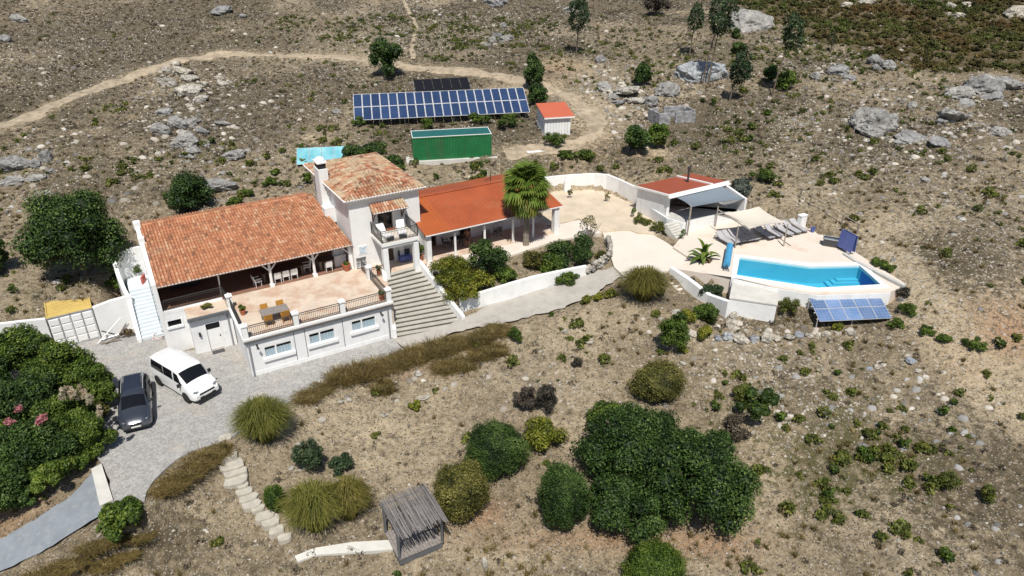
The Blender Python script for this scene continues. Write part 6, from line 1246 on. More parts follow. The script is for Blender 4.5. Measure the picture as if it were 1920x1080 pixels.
def dome_mesh(name, m, seed, R, n, leaf, aspect=.5, z0=None, low=.05):
    r = np.random.default_rng(seed); R = np.array(R, float); z0 = R[2]*.8 if z0 is None else z0
    f = lambda d: 1+.34*(vnoise(d[:, 0]*2.2+9+d[:, 2], d[:, 1]*2.2+9+d[:, 2]*1.4, seed, 1)-.5)+.20*(vnoise(d[:, 0]*6+30+d[:, 2]*3, d[:, 1]*6+30+d[:, 2]*4, seed+1, 1)-.5)
    d = r.normal(size=(n, 3)); d /= np.linalg.norm(d, axis=1)[:, None]; d[:, 2] = np.where(d[:, 2] < -.45, -d[:, 2], d[:, 2]); k = f(d); p = d*R*(k*np.where(r.random(n) < .12, r.uniform(1.0, 1.16, n), r.uniform(.88, 1.05, n)))[:, None]; ok = p[:, 2] > -z0+low; p, d, k = p[ok], d[ok], k[ok]; n = len(p)
    nr = d+r.normal(size=(n, 3))*.6+np.array([0, 0, .2]); nr /= np.linalg.norm(nr, axis=1)[:, None]; T = np.clip(.42+(k-1)*1.5+.5*(vnoise(d[:, 0]*2+50, d[:, 1]*2+d[:, 2]+50, seed+3, 1)-.5)+r.normal(size=n)*.19, 0, 1); V, Q = leaf_arrays(p, nr, leaf*r.uniform(.7, 1.4, n), r, aspect); T = np.repeat(T, 4)
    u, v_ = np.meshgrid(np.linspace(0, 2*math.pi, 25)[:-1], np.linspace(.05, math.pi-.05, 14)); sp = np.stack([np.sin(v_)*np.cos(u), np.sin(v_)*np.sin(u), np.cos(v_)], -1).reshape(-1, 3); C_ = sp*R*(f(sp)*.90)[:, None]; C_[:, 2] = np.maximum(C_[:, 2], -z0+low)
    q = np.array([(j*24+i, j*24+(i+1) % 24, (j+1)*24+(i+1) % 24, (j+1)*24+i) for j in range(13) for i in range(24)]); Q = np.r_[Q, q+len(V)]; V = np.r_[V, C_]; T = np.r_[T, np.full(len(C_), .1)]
    return mesh_np(name, V+np.array([0, 0, z0]), Q, m, T)
def trunk_mb(h, r0, seed, limbs=4, spread=.5):
    r = random.Random(seed); mb = MB(); p = Vector((0, 0, -.3)); k = 5; pts = [p]
    for i in range(k): p = p+Vector((r.uniform(-.06, .06)*h, r.uniform(-.06, .06)*h, (h+.3)/k)); pts.append(p)
    for i in range(k): mb.tube(pts[i], pts[i+1], r0*(1-.13*i), 7, r0*(1-.13*(i+1)))
    for i in range(limbs):
        a = 6.28*i/limbs+r.random(); s = pts[2+i % 3]; e = s+Vector((math.cos(a)*spread, math.sin(a)*spread, spread*r.uniform(.6, 1.2))); mb.tube(s, e, r0*.45, 5, r0*.2)
    return mb
def at_center(px, py, hh):                              # ground point whose column at height hh shows at (px, py)
    return G(px, py, hh)-np.array([0, 0, hh])
_cm = {}
def bush(px, py, w, h, m, label, cat='bush', leaf=.13, n=3200, nb=12, depth=.95, group=None, trunk=False, name=None, seed=None, shell=.5, ball=(.32, .5), flowers=0, hmul=1.0, aspect=.55, key=None):
    p = at_center(px, py, .6); s = mpp(p); gz = math.atan2(CH-p[2], p[1]); Wr = w*s/2; Dr = Wr*depth; Hh = max(.5*Wr, math.sqrt(max((h*s/2)**2-(Dr*math.sin(gz))**2, (.45*Wr)**2))/math.cos(gz))*hmul
    z0 = Hh*(.72 if trunk else .8); p = at_center(px, py, z0); p[2] = float(ground(p[0], p[1]))
    seed = seed or int(px*7+py); nm = name or ('tree' if trunk else 'bush')
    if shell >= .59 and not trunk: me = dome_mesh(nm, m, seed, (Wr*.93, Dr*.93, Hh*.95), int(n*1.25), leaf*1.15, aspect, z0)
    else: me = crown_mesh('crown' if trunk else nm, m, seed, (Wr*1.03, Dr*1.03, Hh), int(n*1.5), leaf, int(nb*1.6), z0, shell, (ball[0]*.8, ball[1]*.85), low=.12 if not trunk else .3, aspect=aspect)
    if trunk:
        t = empty(nm, (p[0], p[1], p[2]-.05), 0, label, cat, group); trunk_mb(z0*1.1, max(.06, Wr*.07), seed, 5, Wr*.5).build('trunk', M['bark'], t, smooth=50); link('crown', me, t); return t
    return tag(link(nm, me, None, (p[0], p[1], p[2]-.08)), label, cat, group)
LD, LM, LY, LO = M['lf_dark'], M['lf_mid'], M['lf_yel'], M['lf_olive']
# big trees and trimmed bushes
bush(138,448,168,184,LD,'large dark green tree left of the tiled house','tree',.17,20000,36,trunk=True,name='broad_tree',ball=(.26,.42),shell=.55)
bush(352,364,92,84,LD,'small round dark tree just above the long tiled roof','tree',.17,5000,16,trunk=True,name='broad_tree')
bush(-10,482,60,80,LD,'dark tree cut by the left edge of the photo','tree',.18,3500,12,trunk=True,name='broad_tree')
bush(1195,838,240,190,LD,'wide dark carob tree, upper left part of the big green mass','tree',.14,19000,34,trunk=True,name='broad_tree',ball=(.26,.42),shell=.55,hmul=.8)
bush(1300,905,250,220,LD,'wide dark carob tree, right part of the big green mass','tree',.14,20000,36,trunk=True,name='broad_tree',ball=(.26,.42),shell=.55,hmul=.8)
bush(1180,945,170,160,LD,'dark carob tree, lower left part of the big green mass','tree',.14,13000,28,trunk=True,name='broad_tree',ball=(.26,.42),shell=.55,hmul=.8)
bush(1135,778,90,60,LM,'mid green bush at the top left of the carob mass','bush',.13,2800)
bush(1340,840,100,70,LD,'dark bush at the upper right of the carob mass','bush',.15,3000)
bush(930,845,114,106,LD,'large clipped dome of fine dark green foliage','clipped bush',.075,15000,26,name='clipped_bush',shell=.62,ball=(.36,.46),seed=5)
bush(865,925,98,112,LO,'yellowish olive domed bush right of the brushwood pergola','bush',.085,9000,20,shell=.6,ball=(.34,.46))
bush(1057,938,92,122,LD,'egg shaped clipped dark bush left of the carob trees','clipped bush',.075,13000,24,name='clipped_bush',shell=.62,ball=(.36,.46))
bush(514,937,36,52,LM,'small dark egg shaped bush beside the stone slabs','clipped bush',.07,3500,12,name='clipped_bush',shell=.6,ball=(.38,.5))
bush(1020,814,76,74,LY,'yellow green leafy bush below two dark dry bushes','bush',.13,3600,14)
bush(1228,1066,112,84,LM,'dome bush cut by the bottom edge of the photo','clipped bush',.08,9000,20,name='clipped_bush',shell=.6,ball=(.36,.46))
bush(1232,717,98,82,LO,'feathery olive dome bush in the middle of slope','bush',.10,6500,16,shell=.6,aspect=.3)
bush(983,746,44,52,M['lf_purple'],'dark dry bush, left one of a pair','bush',.10,2200,9); bush(1027,748,48,62,M['lf_purple'],'dark dry bush, right one of a pair','bush',.10,2600,9)
bush(580,860,66,78,M['lf_euc'],'dark bluish shrub above the golden grass clumps','bush',.10,3200,14,shell=.45,ball=(.22,.42),depth=.8); bush(640,868,60,34,M['lf_euc'],'low straggly shrub right of the bluish shrub','bush',.10,1300,8)
bush(228,970,96,72,LM,'leafy green bush at the corner of road and cobbles','bush',.16,3600,14)
bush(968,627,34,38,LM,'small round green bush at the end of the dry hedge','bush',.08,1800,8); bush(1083,680,26,22,M['lf_purple'],'small dark dry bush on the middle slope','bush',.09,700,6)
bush(1262,622,72,92,LM,'shaggy green shrub below the small garden steps','bush',.11,4200,14,ball=(.26,.42)); bush(1325,588,66,46,LM,'bright green bush against the pump room corner','bush',.12,2600,10); bush(1290,594,30,34,LY,'yellow green bush between two green shrubs','bush',.12,1100,7); bush(1318,622,40,34,LY,'yellow green bush lowest in the planted bank','bush',.12,1200,7); bush(1280,656,20,18,LY,'tiny bright yellow green bush in planted bank','bush',.11,420,5)
bush(1332,548,62,36,M['lf_euc'],'dark green hedge strip between the two white walls','hedge',.12,2600,9,name='hedge',depth=.5); bush(1295,528,30,14,M['lf_euc'],'thin end of dark hedge strip by the white wall','hedge',.12,700,6,name='hedge',depth=.5)
# garden bed by the stairs
for (x, y, w, h, m, lab, k) in ((848,512,92,66,LY,'yellow green shrub mass beside the stair wall',3600),(868,548,88,50,LY,'yellow green shrub over the retaining wall end',2600),(895,525,76,54,LY,'olive shrub in the bed beside dark tree',2200),(945,520,56,42,LM,'low green shrub right of the dark citrus tree',2000),(1030,500,60,50,LM,'mid green shrub in front of the palm',2400),(1045,480,60,60,LD,'dark green shrub right of the palm trunk',2600),(1000,490,44,46,LO,'olive shrub left of the palm trunk',1700),(1085,470,64,62,LD,'dense round dark shrub by the dry stone wall',3600),(1060,520,62,34,LM,'low green shrub spilling over the retaining wall',2000),(1128,478,26,26,LO,'small olive shrub behind the dry stone wall',700)): bush(x,y,w,h,m,lab,'bush',.12,k,11)
bush(915,486,72,78,LD,'dark glossy citrus tree in front of the veranda','tree',.15,3800,14,trunk=True,name='small_tree',hmul=1.15)
for x, y, nm in ((1100,562,'left agave of three at the drive edge'),(1120,557,'middle agave of three at the drive edge'),(1142,551,'right agave of three at the drive edge')): bush(x,y,30,22,LY,'yellow green '+nm,'agave',.22,260,5,name='agave',aspect=.3,group='agaves at the drive edge')
# oleander thicket on the left
for i, (x, y, w, h, m, k, lab) in enumerate(((30,668,120,110,LM,4600,'tall leafy shrub nearest the white yard wall'),(110,700,130,110,LM,5200,'leafy shrub below the white container doors'),(165,715,90,80,LM,3200,'leafy shrub closest to the dark car'),(40,770,130,120,LD,5200,'dark shrub at the left edge of thicket'),(125,790,130,110,LM,4600,'olive pink flowered oleander in the thicket middle'),(55,850,140,120,LD,5600,'dark shrub in the lower middle of thicket'),(168,815,78,80,LM,3200,'bright shrub at the cobbles below pampas plumes'),(-5,915,110,100,LD,4600,'darkest shrub at the lower left corner of thicket'),(95,888,100,70,LM,4200,'shrub overhanging the asphalt road'),(180,775,50,44,LO,1200,'low yellowish shrub beside the front of dark car'))): bush(x,y,w*1.0,h*1.02,m,lab,'bush',.135,int(k*2.1),24,name='oleander' if 'oleander' in lab else 'bush',ball=(.22,.40),shell=.4,hmul=1.15)
for x, y in ((85,792),(78,800),(22,800),(40,775)):
    p = at_center(x, y, 3.0)+np.array([0, 0, 6.0]); me = crown_mesh('flower_cluster', M['flower'], x, (.35, .3, .25), 130, .13, 4, core=False); tag(link('flower_cluster', me, None, p), f'pink flower head in the oleander thicket, {["topmost right","second","left edge","upper left"][[85,78,22,40].index(x)]}', 'flowers', 'pink flowers in the thicket')
for i, (x, y, w, h, m, k, lab) in enumerate(((70,735,100,90,LD,3200,'dark shrub filling the upper middle of thicket'),(15,835,90,90,LM,3000,'green shrub at the left edge, middle of thicket'),(105,845,90,80,LD,2800,'dark shrub in the centre of thicket'),(40,925,70,50,LD,2000,'dark shrub in the lowest row of thicket'),(150,858,64,50,LM,2000,'bright shrub above the asphalt road end'),(-20,710,90,100,LD,2600,'dark shrub cut by the left edge below white wall'),(195,742,50,60,LM,1600,'narrow shrub touching the flank of dark car'))): bush(x,y,w*1.0,h*1.02,m,lab,'bush',.135,int(k*2.1),20,ball=(.22,.40),shell=.4,hmul=1.15)
for x, y, w, h, lab in ((672,226,36,22,'low green bush under left end of solar array'),(800,231,26,26,'round green bush between array and green container'),(900,222,50,22,'low green bushes under the middle of solar array'),(960,228,60,26,'low green bushes under right half of solar array'),(1040,262,60,18,'green strip of weeds at the shed front'),(800,210,30,16,'small green bush against the solar panels'),(515,322,24,16,'yellowish bush behind the chimney, upper one'),(505,340,34,20,'yellowish bush behind the tiled roof, wide one'),(465,362,26,20,'yellowish bush behind the tiled roof, left one'),(440,378,36,22,'green bush at the tiled roof ridge'),(575,335,18,28,'yellow green bush touching the tower chimney wall'),(1060,290,40,18,'low dark bush above the palm, left'),(1095,290,46,22,'low dark bush above the palm, right'),(1430,330,60,30,'green bushes on the bank behind the pool house'),(260,500,50,40,'green growth beside the curved stair wall'),(215,535,50,34,'green growth between yellow container and stair wall')): bush(x,y,w,h,M['weed'] if i % 2 else LM,lab,'bush',.13,900,7)
# trees on the hillside
for (x, y, w, h, m, lab, k) in ((725,113,64,84,LD,'dark bushy tree beyond the left end of solar array',3600),(1000,138,42,74,LD,'dark tree at the right end of solar array',2600),(1008,178,40,44,LD,'dark bush below the tree at solar array end',1700),(1207,141,38,52,LD,'small dark tree above the rock bank',1800),(1196,262,52,74,LD,'leafy dark tree by the track, left one of two',3000),(1232,258,42,58,LM,'leafy tree by the track, right one of two',2200),(1232,10,62,46,M['lf_purple'],'dark tree cut by the top edge of photo',2200),(1474,152,38,42,LM,'round green bush right of the slim tree trunk',1500),(1445,140,36,36,LD,'dark bush left of the slim tree trunk',1300),(1386,90,30,26,LD,'squarish dark bush on the upper slope',1100),(1380,62,22,20,LD,'tiny dark bush by the flat outcrop',600),(1388,352,44,40,M['lf_silver'],'silvery bush behind the pool house',1800)): bush(x,y,w,h,m,lab,'tree' if 'tree' in lab else 'bush',.22,k,11,trunk='tree' in lab and 'trunk' not in lab,name='hill_tree' if 'tree' in lab and 'trunk' not in lab else 'bush')
for (x, y, w, h, k) in ((700,285,70,36,2400),(735,305,60,34,2000),(660,286,50,30,1500)): bush(x,y,w,h,LD,{700:'dark creeper bush behind the tower roof, middle',735:'dark creeper bush right behind the tower roof',660:'dark creeper bush over the turquoise panels'}[x],'bush',.17,k,10)
def slim_tree(bx, by, cx, cy0, cy1, w, lab, n, twin=0):
    p = G(bx, by); s = mpp(p); gz = math.atan2(CH-p[2], p[1]); H_ = (by-cy0)*s/math.cos(gz); Hb = (by-cy1)*s/math.cos(gz); dx = (cx-bx)*s; t = empty('slim_tree', p-np.array([0, 0, .1]), 0, lab, 'tree', 'slim young trees on the upper hillside'); mb = MB()
    for q in ([0] if not twin else [-.35, .35]):
        pts = [Vector((q, 0, -.3)), Vector((q*.8+dx*.25, .05, H_*.3)), Vector((q*.5+dx*.6, 0, H_*.6)), Vector((dx, 0, H_*.93))]
        for a, b, r0, r1 in zip(pts[:-1], pts[1:], (.10, .08, .055), (.08, .055, .02)): mb.tube(a, b, r0, 7, r1)
    r = random.Random(bx)
    for i in range(9): z = Hb+(H_-Hb)*i/9.5; a = r.uniform(0, 6.28); mb.tube((dx*z/H_, 0, z), (dx*z/H_+math.cos(a)*w*s*.4, math.sin(a)*w*s*.4, z+.5), .03, 4, .01)
    mb.build('trunk', M['bark'], t, smooth=50); Rz = (H_-Hb)/2*1.04
    me = crown_mesh('crown', M['lf_euc'], bx, (w*s/2, w*s/2, Rz), int(n*2.4), .32, 36, Rz, .05, (.26, .62), core=False, aspect=.42); link('crown', me, t, (dx, 0, Hb)); return t
slim_tree(1080,106,1085,-8,84,42,'slim tree alone above the track with shadow at foot',2400); slim_tree(1292,106,1298,14,78,32,'slim pale tree left of the twin trunk tree',1500); slim_tree(1322,158,1337,8,98,50,'twin trunk slim tree in front of big boulder',3000,1)
slim_tree(1447,180,1467,38,122,40,'leaning slim tree tallest above the open slope',2000); slim_tree(1367,190,1381,104,176,36,'slim tree leafy almost to the ground',2200)
slim_tree(1558,98,1556,60,92,20,'bare thin young tree at the heath edge',120)
# grass clumps
def blades(n, R, H_, r, spread=1.0, w=.03, seg=3, droop=.6):
    a = r.uniform(0, 6.283, n); br = R*(.30 if droop > .3 else .95)*np.sqrt(r.random(n)); a0 = r.uniform(0, 6.283, n); bx, by = br*np.cos(a0), br*np.sin(a0); reach = R*spread*r.uniform(.25, 1.0, n)**.8; hh = H_*(r.uniform(.6, 1.08, n) if droop > .3 else r.uniform(.25, 1.15, n)*(.45+1.1*vnoise(bx*2.3+9, by*2.3+9, n, 1)))*(1-.25*(reach/(R*spread+1e-6))**2); P_ = []
    for k in range(seg+1):
        f_ = k/seg; P_.append(np.stack([bx+np.cos(a)*reach*f_**1.3, by+np.sin(a)*reach*f_**1.3, hh*(math.sin(f_*math.pi*(.5+.28*droop)))/math.sin(math.pi*min(.5, .5+.28*droop))], -1))
    side = np.stack([-np.sin(a), np.cos(a), np.zeros(n)], -1); V = []
    for k in range(seg+1): ww = w*(1-k/seg*.85); V += [P_[k]-side*ww, P_[k]+side*ww]
    V = np.stack(V, 1); nv = 2*(seg+1); Q = np.concatenate([np.array([[2*k, 2*k+1, 2*k+3, 2*k+2]]) for k in range(seg)], 0); return V.reshape(-1, 3), (Q[None]+nv*np.arange(n)[:, None, None]).reshape(-1, 4), np.repeat(np.clip(.45+r.normal(size=n)*.2, 0, 1), nv)
def grass_clump(px, py, w, h, m, label, n=2600, name='grass_clump', cat='ornamental grass', group=None, bw=.03, depth=.9, hmul=1, droop=.6, obj=True):
    p = at_center(px, py, .5); s = mpp(p); gz = math.atan2(CH-p[2], p[1]); R = w*s/2; Hh = max(.4*R, (h*s-2*R*depth*math.sin(gz)*.6)/math.cos(gz))*hmul; p = at_center(px, py, Hh*.45); V, Q, T = blades(n, R, Hh, np.random.default_rng(int(px+py)), .95, bw, droop=droop); V[:, 1] *= depth
    me = mesh_np(name, V, Q, m, T); return tag(link(name, me, None, (p[0], p[1], float(ground(p[0], p[1]))-.05)), label, cat, group)
grass_clump(492,792,118,104,M['gr_green'],'large green grass clump at the corner of the cobbles',3800); grass_clump(1208,534,100,78,M['gr_gold'],'big golden green grass clump at the plaza edge',3800)
grass_clump(588,955,124,112,M['gr_green'],'green golden grass clump left of a touching pair',3800); grass_clump(652,938,96,96,M['gr_gold'],'golden grass clump right of a touching pair',3000)
pg_ = grass_clump(135,760,84,60,M['gr_green'],'pampas grass with pale plumes in the thicket',1600)
for i, (x, y) in enumerate(((120,752),(130,742),(138,748),(146,752),(158,742),(164,750),(172,760),(190,780))):
    p = at_center(x, y, 3.4)+np.array([0, 0, 6.8]); me = crown_mesh('plume', M['plume'], 900+i, (.2, .2, .62), 260, .17, 6, core=False, aspect=.3); o = link('plume', me, pg_); o.location = Vector(p)-pg_.location+Vector((0, 0, -.4))
hl = [(320,905,60,44),(350,882,62,52),(378,862,60,52),(410,846,46,44),(300,915,44,30),(575,742,46,36),(600,730,44,34),(640,705,56,50),(675,695,60,52),(710,686,60,54),(745,676,60,52),(780,664,62,52),(815,654,60,48),(845,646,56,44),(875,640,54,44),(905,632,50,40),(935,618,50,36),(720,725,44,36),(835,688,48,36),(870,680,52,38),(905,662,48,34),(930,655,40,34),(130,1050,70,40),(85,1068,70,40),(175,1020,56,36),(195,1050,60,36),(215,1012,46,30),(265,1006,44,24),(240,1040,40,26)]
for i, q in enumerate(hl):
    near = 'edge of the cobbles by the stone slabs' if q[0] < 420 and q[1] < 930 else 'lower left bank below the road' if q[0] < 300 else 'bank along the concrete drive'
    grp = [g for g in hl if (('a' if g[0] < 420 and g[1] < 930 else 'b' if g[0] < 300 else 'c') == ('a' if q[0] < 420 and q[1] < 930 else 'b' if q[0] < 300 else 'c'))]; kx = sorted(grp).index(q)
    grass_clump(q[0], q[1], q[2]*1.02, q[3]*.70, M['gr_brown'], f'dry brown grass clump on the {near}, {ORD[min(kx, 19)]} from left', 1100, 'dry_grass', 'dry grass', 'dry grass clumps on the '+near, .022, droop=.2, hmul=rng.uniform(.5, 1.1))
# palm
pb = P(986,463,2.65); palm = empty('palm_tree', pb, 0, 'tall fan palm with green crown in front of orange roof', 'palm tree'); PHt = 5.0; pr2 = np.random.default_rng(3)
mb = MB()
for i in range(12): mb.tube((0.02*i*.3, 0, -.4+i*(PHt+.4)/12), (.02*(i+1)*.3, 0, -.4+(i+1)*(PHt+.4)/12+.02), .27-.008*i+.02*(i % 2), 10, .25-.008*i)
mb.build('trunk', M['bark_pale'], palm, smooth=60)
def frond_mesh(name, m, L=1.0, Rf=.95, seg=18, droop=.3, seed=0):
    r = np.random.default_rng(seed); V = []; Q = []; T = []
    w = .025; V += [(0, -w, 0), (0, w, 0), (L, w, -.05*L), (L, -w, -.05*L)]; Q.append((0, 1, 2, 3)); T += [.6]*4
    for i in range(seg):
        a = rad(-115+230*i/(seg-1)); l = Rf*(1-.25*abs(a)/2.0)*r.uniform(.85, 1.05); d = np.array([math.cos(a), math.sin(a), 0]); sd = np.array([-math.sin(a), math.cos(a), 0]); o = np.array([L, 0, -.05*L]); hw = l*.10
        m1 = o+d*l*.6+np.array([0, 0, .05]); e = o+d*l+np.array([0, 0, -droop*l]); b = len(V); V += [tuple(o), tuple(m1+sd*hw), tuple(m1-sd*hw+np.array([0, 0, .03])), tuple(e)]; Q.append((b, b+2, b+3, b+1)); t = float(np.clip(.5+r.normal()*.15, 0, 1)); T += [t*.7, t, t, min(1, t+.25)]
    return mesh_np(name, V, Q, m, T)
M['lf_palm'] = leaf_mat('palm_leaf', [(0, (.025, .05, .008)), (.42, (.10, .17, .025)), (.75, (.20, .27, .05)), (1, (.36, .36, .12))], .3)
M['lf_palm_old'] = leaf_mat('old_palm_leaf', [(0, (.04, .05, .01)), (.45, (.17, .19, .03)), (.8, (.30, .28, .06)), (1, (.42, .36, .14))], .3)
fo_ = [frond_mesh('frond', M['lf_palm_old'], 1.0, .95, 18, .55, 7)]
fm = [frond_mesh('frond', M['lf_palm'], 1.0, .95, 18, .25+.2*i, i) for i in range(3)]; dm_ = [frond_mesh('dead_frond', M['dead'], .8, .8, 14, .5, 20+i) for i in range(2)]
for i in range(84):
    el = rad(85-150*(i/83)**.9); az = i*2.39996+pr2.uniform(-.2, .2); o = link('frond', fo_[0] if i > 46 and i % 2 else fm[i % 3], palm, (0, 0, PHt+.25-.55*(i/83)), (0, -el, az), pr2.uniform(1.0, 1.25)); o.rotation_mode = 'XYZ'
for i in range(30): link('dead_frond', dm_[i % 2], palm, (0, 0, PHt-.45-.6*pr2.random()), (pr2.uniform(-.3, .3), rad(pr2.uniform(55, 82)), i*2.39996), pr2.uniform(.8, 1.05))
for i in range(26): mb2 = None
# banana like plant by the roller
bp = empty('banana_plant', P(1319,492,2.62), 0, 'banana plant with long green leaves beside pool roller', 'plant')
def long_leaf(name, m, L, Wd, droop, seed):
    r = np.random.default_rng(seed); V = []; T = []; n = 7
    for k in range(n+1):
        f_ = k/n; x = L*(f_-.18*droop*f_**2); z = L*(.85*f_-droop*f_**2.2); w = Wd*math.sin(math.pi*min(1, .12+f_*.88))**.7 if k < n else .01
        V += [(x, -w, z-.12*w), (x, 0, z+.05*w), (x, w, z-.12*w)]; t = .45+.3*r.random(); T += [t, t*.8, t+.1]
    Q = [(3*k+j, 3*k+j+1, 3*k+j+4, 3*k+j+3) for k in range(n) for j in (0, 1)]; return mesh_np(name, V, Q, m, T)
bl = [long_leaf('leaf', LM, 1.9, .20, .75, 1), long_leaf('leaf', M['lf_palm'], 1.7, .22, 1.0, 2)]; bd = long_leaf('dead_leaf', M['dead'], 1.1, .16, 1.25, 3)
for i in range(16): link('leaf', bl[i % 2], bp, (.15*math.cos(i), .15*math.sin(i), .35+.05*(i % 4)), (0, rad(-28*(i % 3)+8), i*2.39996), .75+.3*((i*7) % 5)/5)
for i in range(14): link('dead_leaf', bd, bp, (0, 0, .25), (0, rad(10), i*2.39996+.5), .8+.3*((i*3) % 4)/4)
mb = MB(); [mb.tube((.12*math.cos(k*2.1), .12*math.sin(k*2.1), -.1), (.16*math.cos(k*2.1), .16*math.sin(k*2.1), 1.0), .09, 7, .05) for k in range(3)]; mb.build('stem', M['bark_pale'], bp)
bs = empty('bare_shrub', P(1106,447,2.62), 0, 'half bare shrub with upright twigs at the plaza edge', 'shrub'); mb = MB(); r = random.Random(4)
for k in range(16): a = r.uniform(0, 6.28); s = r.uniform(.4, 1.1); mb.tube((0, 0, -.1), (math.cos(a)*s*.5, math.sin(a)*s*.5, .7), .03, 4, .02); mb.tube((math.cos(a)*s*.5, math.sin(a)*s*.5, .7), (math.cos(a)*s, math.sin(a)*s, 1.2+r.random()*.6), .02, 4, .008)
mb.build('twig', M['bark_pale'], bs); link('foliage', crown_mesh('foliage', LO, 77, (1.15, 1.0, .85), 520, .14, 10, core=False), bs, (0, 0, .25))
pl_ = crown_mesh('potted_plant', LM, 8, (.3, .3, .3), 260, .14, 5); k_ = 0
for t in pots:
    o = link('plant', pl_, t, (0, 0, .3+.1*(t is pots[4])), None, (1, 1, 2.2) if t is pots[4] else .8)
bd_ = crown_mesh('planter', M['lf_olive'], 12, (.42, .32, .2), 420, .12, 6); o = tag(link('succulent_planter', bd_, None, HW(-1.45, 5.35, 2.89)), 'round brown green plant bowl on the flat roof above white door', 'plant')
o = tag(link('dry_bush', crown_mesh('dry_bush', M['dead'], 15, (.5, .42, .3), 900, .10, 7), None, P(241,632,0)), 'round brown dry bush against the yard wall', 'bush')
for i, (x, y) in enumerate(((1068,372),(1137,378),(1198,412),(1186,408),(1280,450))):
    me = crown_mesh('young_plant', LO if i < 3 else LM, 60+i, (.28, .28, .5), 140, .15, 5, core=False); p = P(x, y, 2.72); tag(link('young_plant', me, None, p), ['young spindly plant near the wall cabinet', 'young spindly plant in front of curved boundary wall', 'thin young plant near the pool house wall', 'low plant in the sandy yard', 'small plant by the pool house steps'][i], 'plant')
for i, (x, y, w, h, m, lab) in enumerate(((1205,412,40,14,M['weed'],'patch of low green plants in the sandy yard'),(1240,428,50,22,M['weed'],'low green plants below the pool house wall'),(1650,492,34,18,LM,'bright green tuft outside the pool deck kerb'),(1668,500,30,16,LM,'second green tuft outside the pool deck kerb'),(1740,620,36,18,LM,'green tuft on the bank right of solar frame'),(1770,635,34,18,LM,'lower green tuft on the bank right of solar frame'),(1830,645,46,22,LM,'dark green tuft at the sandy right bank'),(1680,605,36,20,LM,'green bush at the right end of solar frame'),(1700,580,44,26,LM,'green bush right behind the solar frame'),(1572,612,24,20,LY,'yellow bush at the lower edge of solar frame'),(1425,760,120,40,LM,'long green shrub row in lower right field'),(1395,740,60,34,M['weed'],'olive shrub at the left end of green shrub row'),(1380,800,70,40,M['twig'],'heap of dry brown twigs in lower right field'),(1520,549,26,14,LY,'yellow green tuft at the foot of pool wall, left'),(1640,548,32,16,LY,'yellow green tuft at the foot of pool wall, right'),(1480,573,54,26,M['weed'],'olive shrub between pump room and solar frame'),(1690,548,40,22,M['lf_purple'],'dark dry bush at the pool corner'),(1330,600,16,14,LY,'tiny yellow bush by the pump room'),(778,760,26,24,LY,'small yellow green bush below pale stone on slope'),(1855,925,30,40,M['weed'],'tall weed clump in the lower right field'),(1780,905,46,46,M['weed'],'bright weed clump in the lower right field'))): bush(x,y,w,h,m,lab,'bush',.10,900,8)
# countable weeds, then the mass that nobody could count
for i, (x, y, w, h) in enumerate(((20,640,30,60),(60,632,34,64),(88,650,30,56),(112,668,30,50),(150,690,30,44))): bush(x,y,w,h,LM,f'upright leafy shoot above the thicket, {ORD[i]} from left','bush',.13,700,7,name='shoot',ball=(.3,.5),hmul=1.2)
wm = [crown_mesh('weed_tuft', M['weed'], 300+i, (.34, .30, .20), 190, .12, 7, .13, core=False) for i in range(4)]+[crown_mesh('weed_tuft', LM, 310, (.34, .30, .22), 120, .12, 5, .14, core=False)]
def wdens(x, y, a, b): return np.clip(.03*(vnoise(x, y, 39, .12) > .5)+1.0*gridval(green, x, y)*np.clip(vnoise(x, y, 33, .4)*2-.45, 0, 1), 0, 1)*np.where(onroad(x, y) < 2, .05, 1)*(1-gridval(heath, x, y)*.9)
x, y, z = scatter(42000, 55, 125, wdens); dist = np.hypot(x, y); sc = np.random.default_rng(8).uniform(.35, 1.6, len(x))**1.4; order = np.argsort(-sc/dist); zone = lambda qx, qy: 'right field below the pool' if qx > 1250 and qy > 560 else 'lower garden slope' if qy > 560 else 'hillside right of the block hut' if qx > 1240 else 'hillside behind the house' if qx > 500 else 'hillside left of the house'
LMK = [(1500,640,'by the stone row below the pool'),(1600,700,'on the slope under the solar frame'),(1700,620,'right of the solar frame'),(1420,780,'by the long shrub row'),(1550,850,'in the middle of the right field'),(1750,850,'in the far part of the right field'),(1850,1000,'in the lower right corner'),(1550,1010,'at the bottom of the right field'),(1050,650,'on the slope below the plaza'),(850,760,'below the concrete drive'),(750,880,'above the brushwood pergola'),(400,1000,'beside the stone slab steps'),(1000,1030,'near the bottom below the egg shaped bush'),(1250,300,'near the block hut'),(1420,250,'on the slope right of the block hut'),(1640,280,'below the big grey outcrop'),(1800,350,'on the far right slope'),(1450,120,'around the slim trees'),(1150,100,'left of the twin trunk tree'),(900,80,'above the solar array'),(600,60,'at the top beyond the track'),(200,60,'in the upper left'),(480,180,'below the track bend'),(250,330,'beyond the big left tree'),(470,340,'just behind the tiled roof'),(620,230,'left of the solar array'),(880,310,'around the green container'),(1120,310,'behind the curved white wall'),(100,560,'around the yellow container')]
WI = order[:280]
for i in WI:
    qx, qy = project(x[i], y[i], z[i]); zn = zone(qx, qy)
    lm = min(LMK, key=lambda q: (q[0]-qx)**2+(1.6*(q[1]-qy))**2); tag(link('weed_tuft', wm[i % 5], None, (x[i], y[i], z[i]-.03), (0, 0, float(i)), float(sc[i])), ('broad' if sc[i] > 1.3 else 'small' if sc[i] > .85 else 'tiny')+(' bright' if i % 5 == 4 else ' dull')+' green weed tuft '+lm[2], 'weed', 'weed tufts '+lm[2])
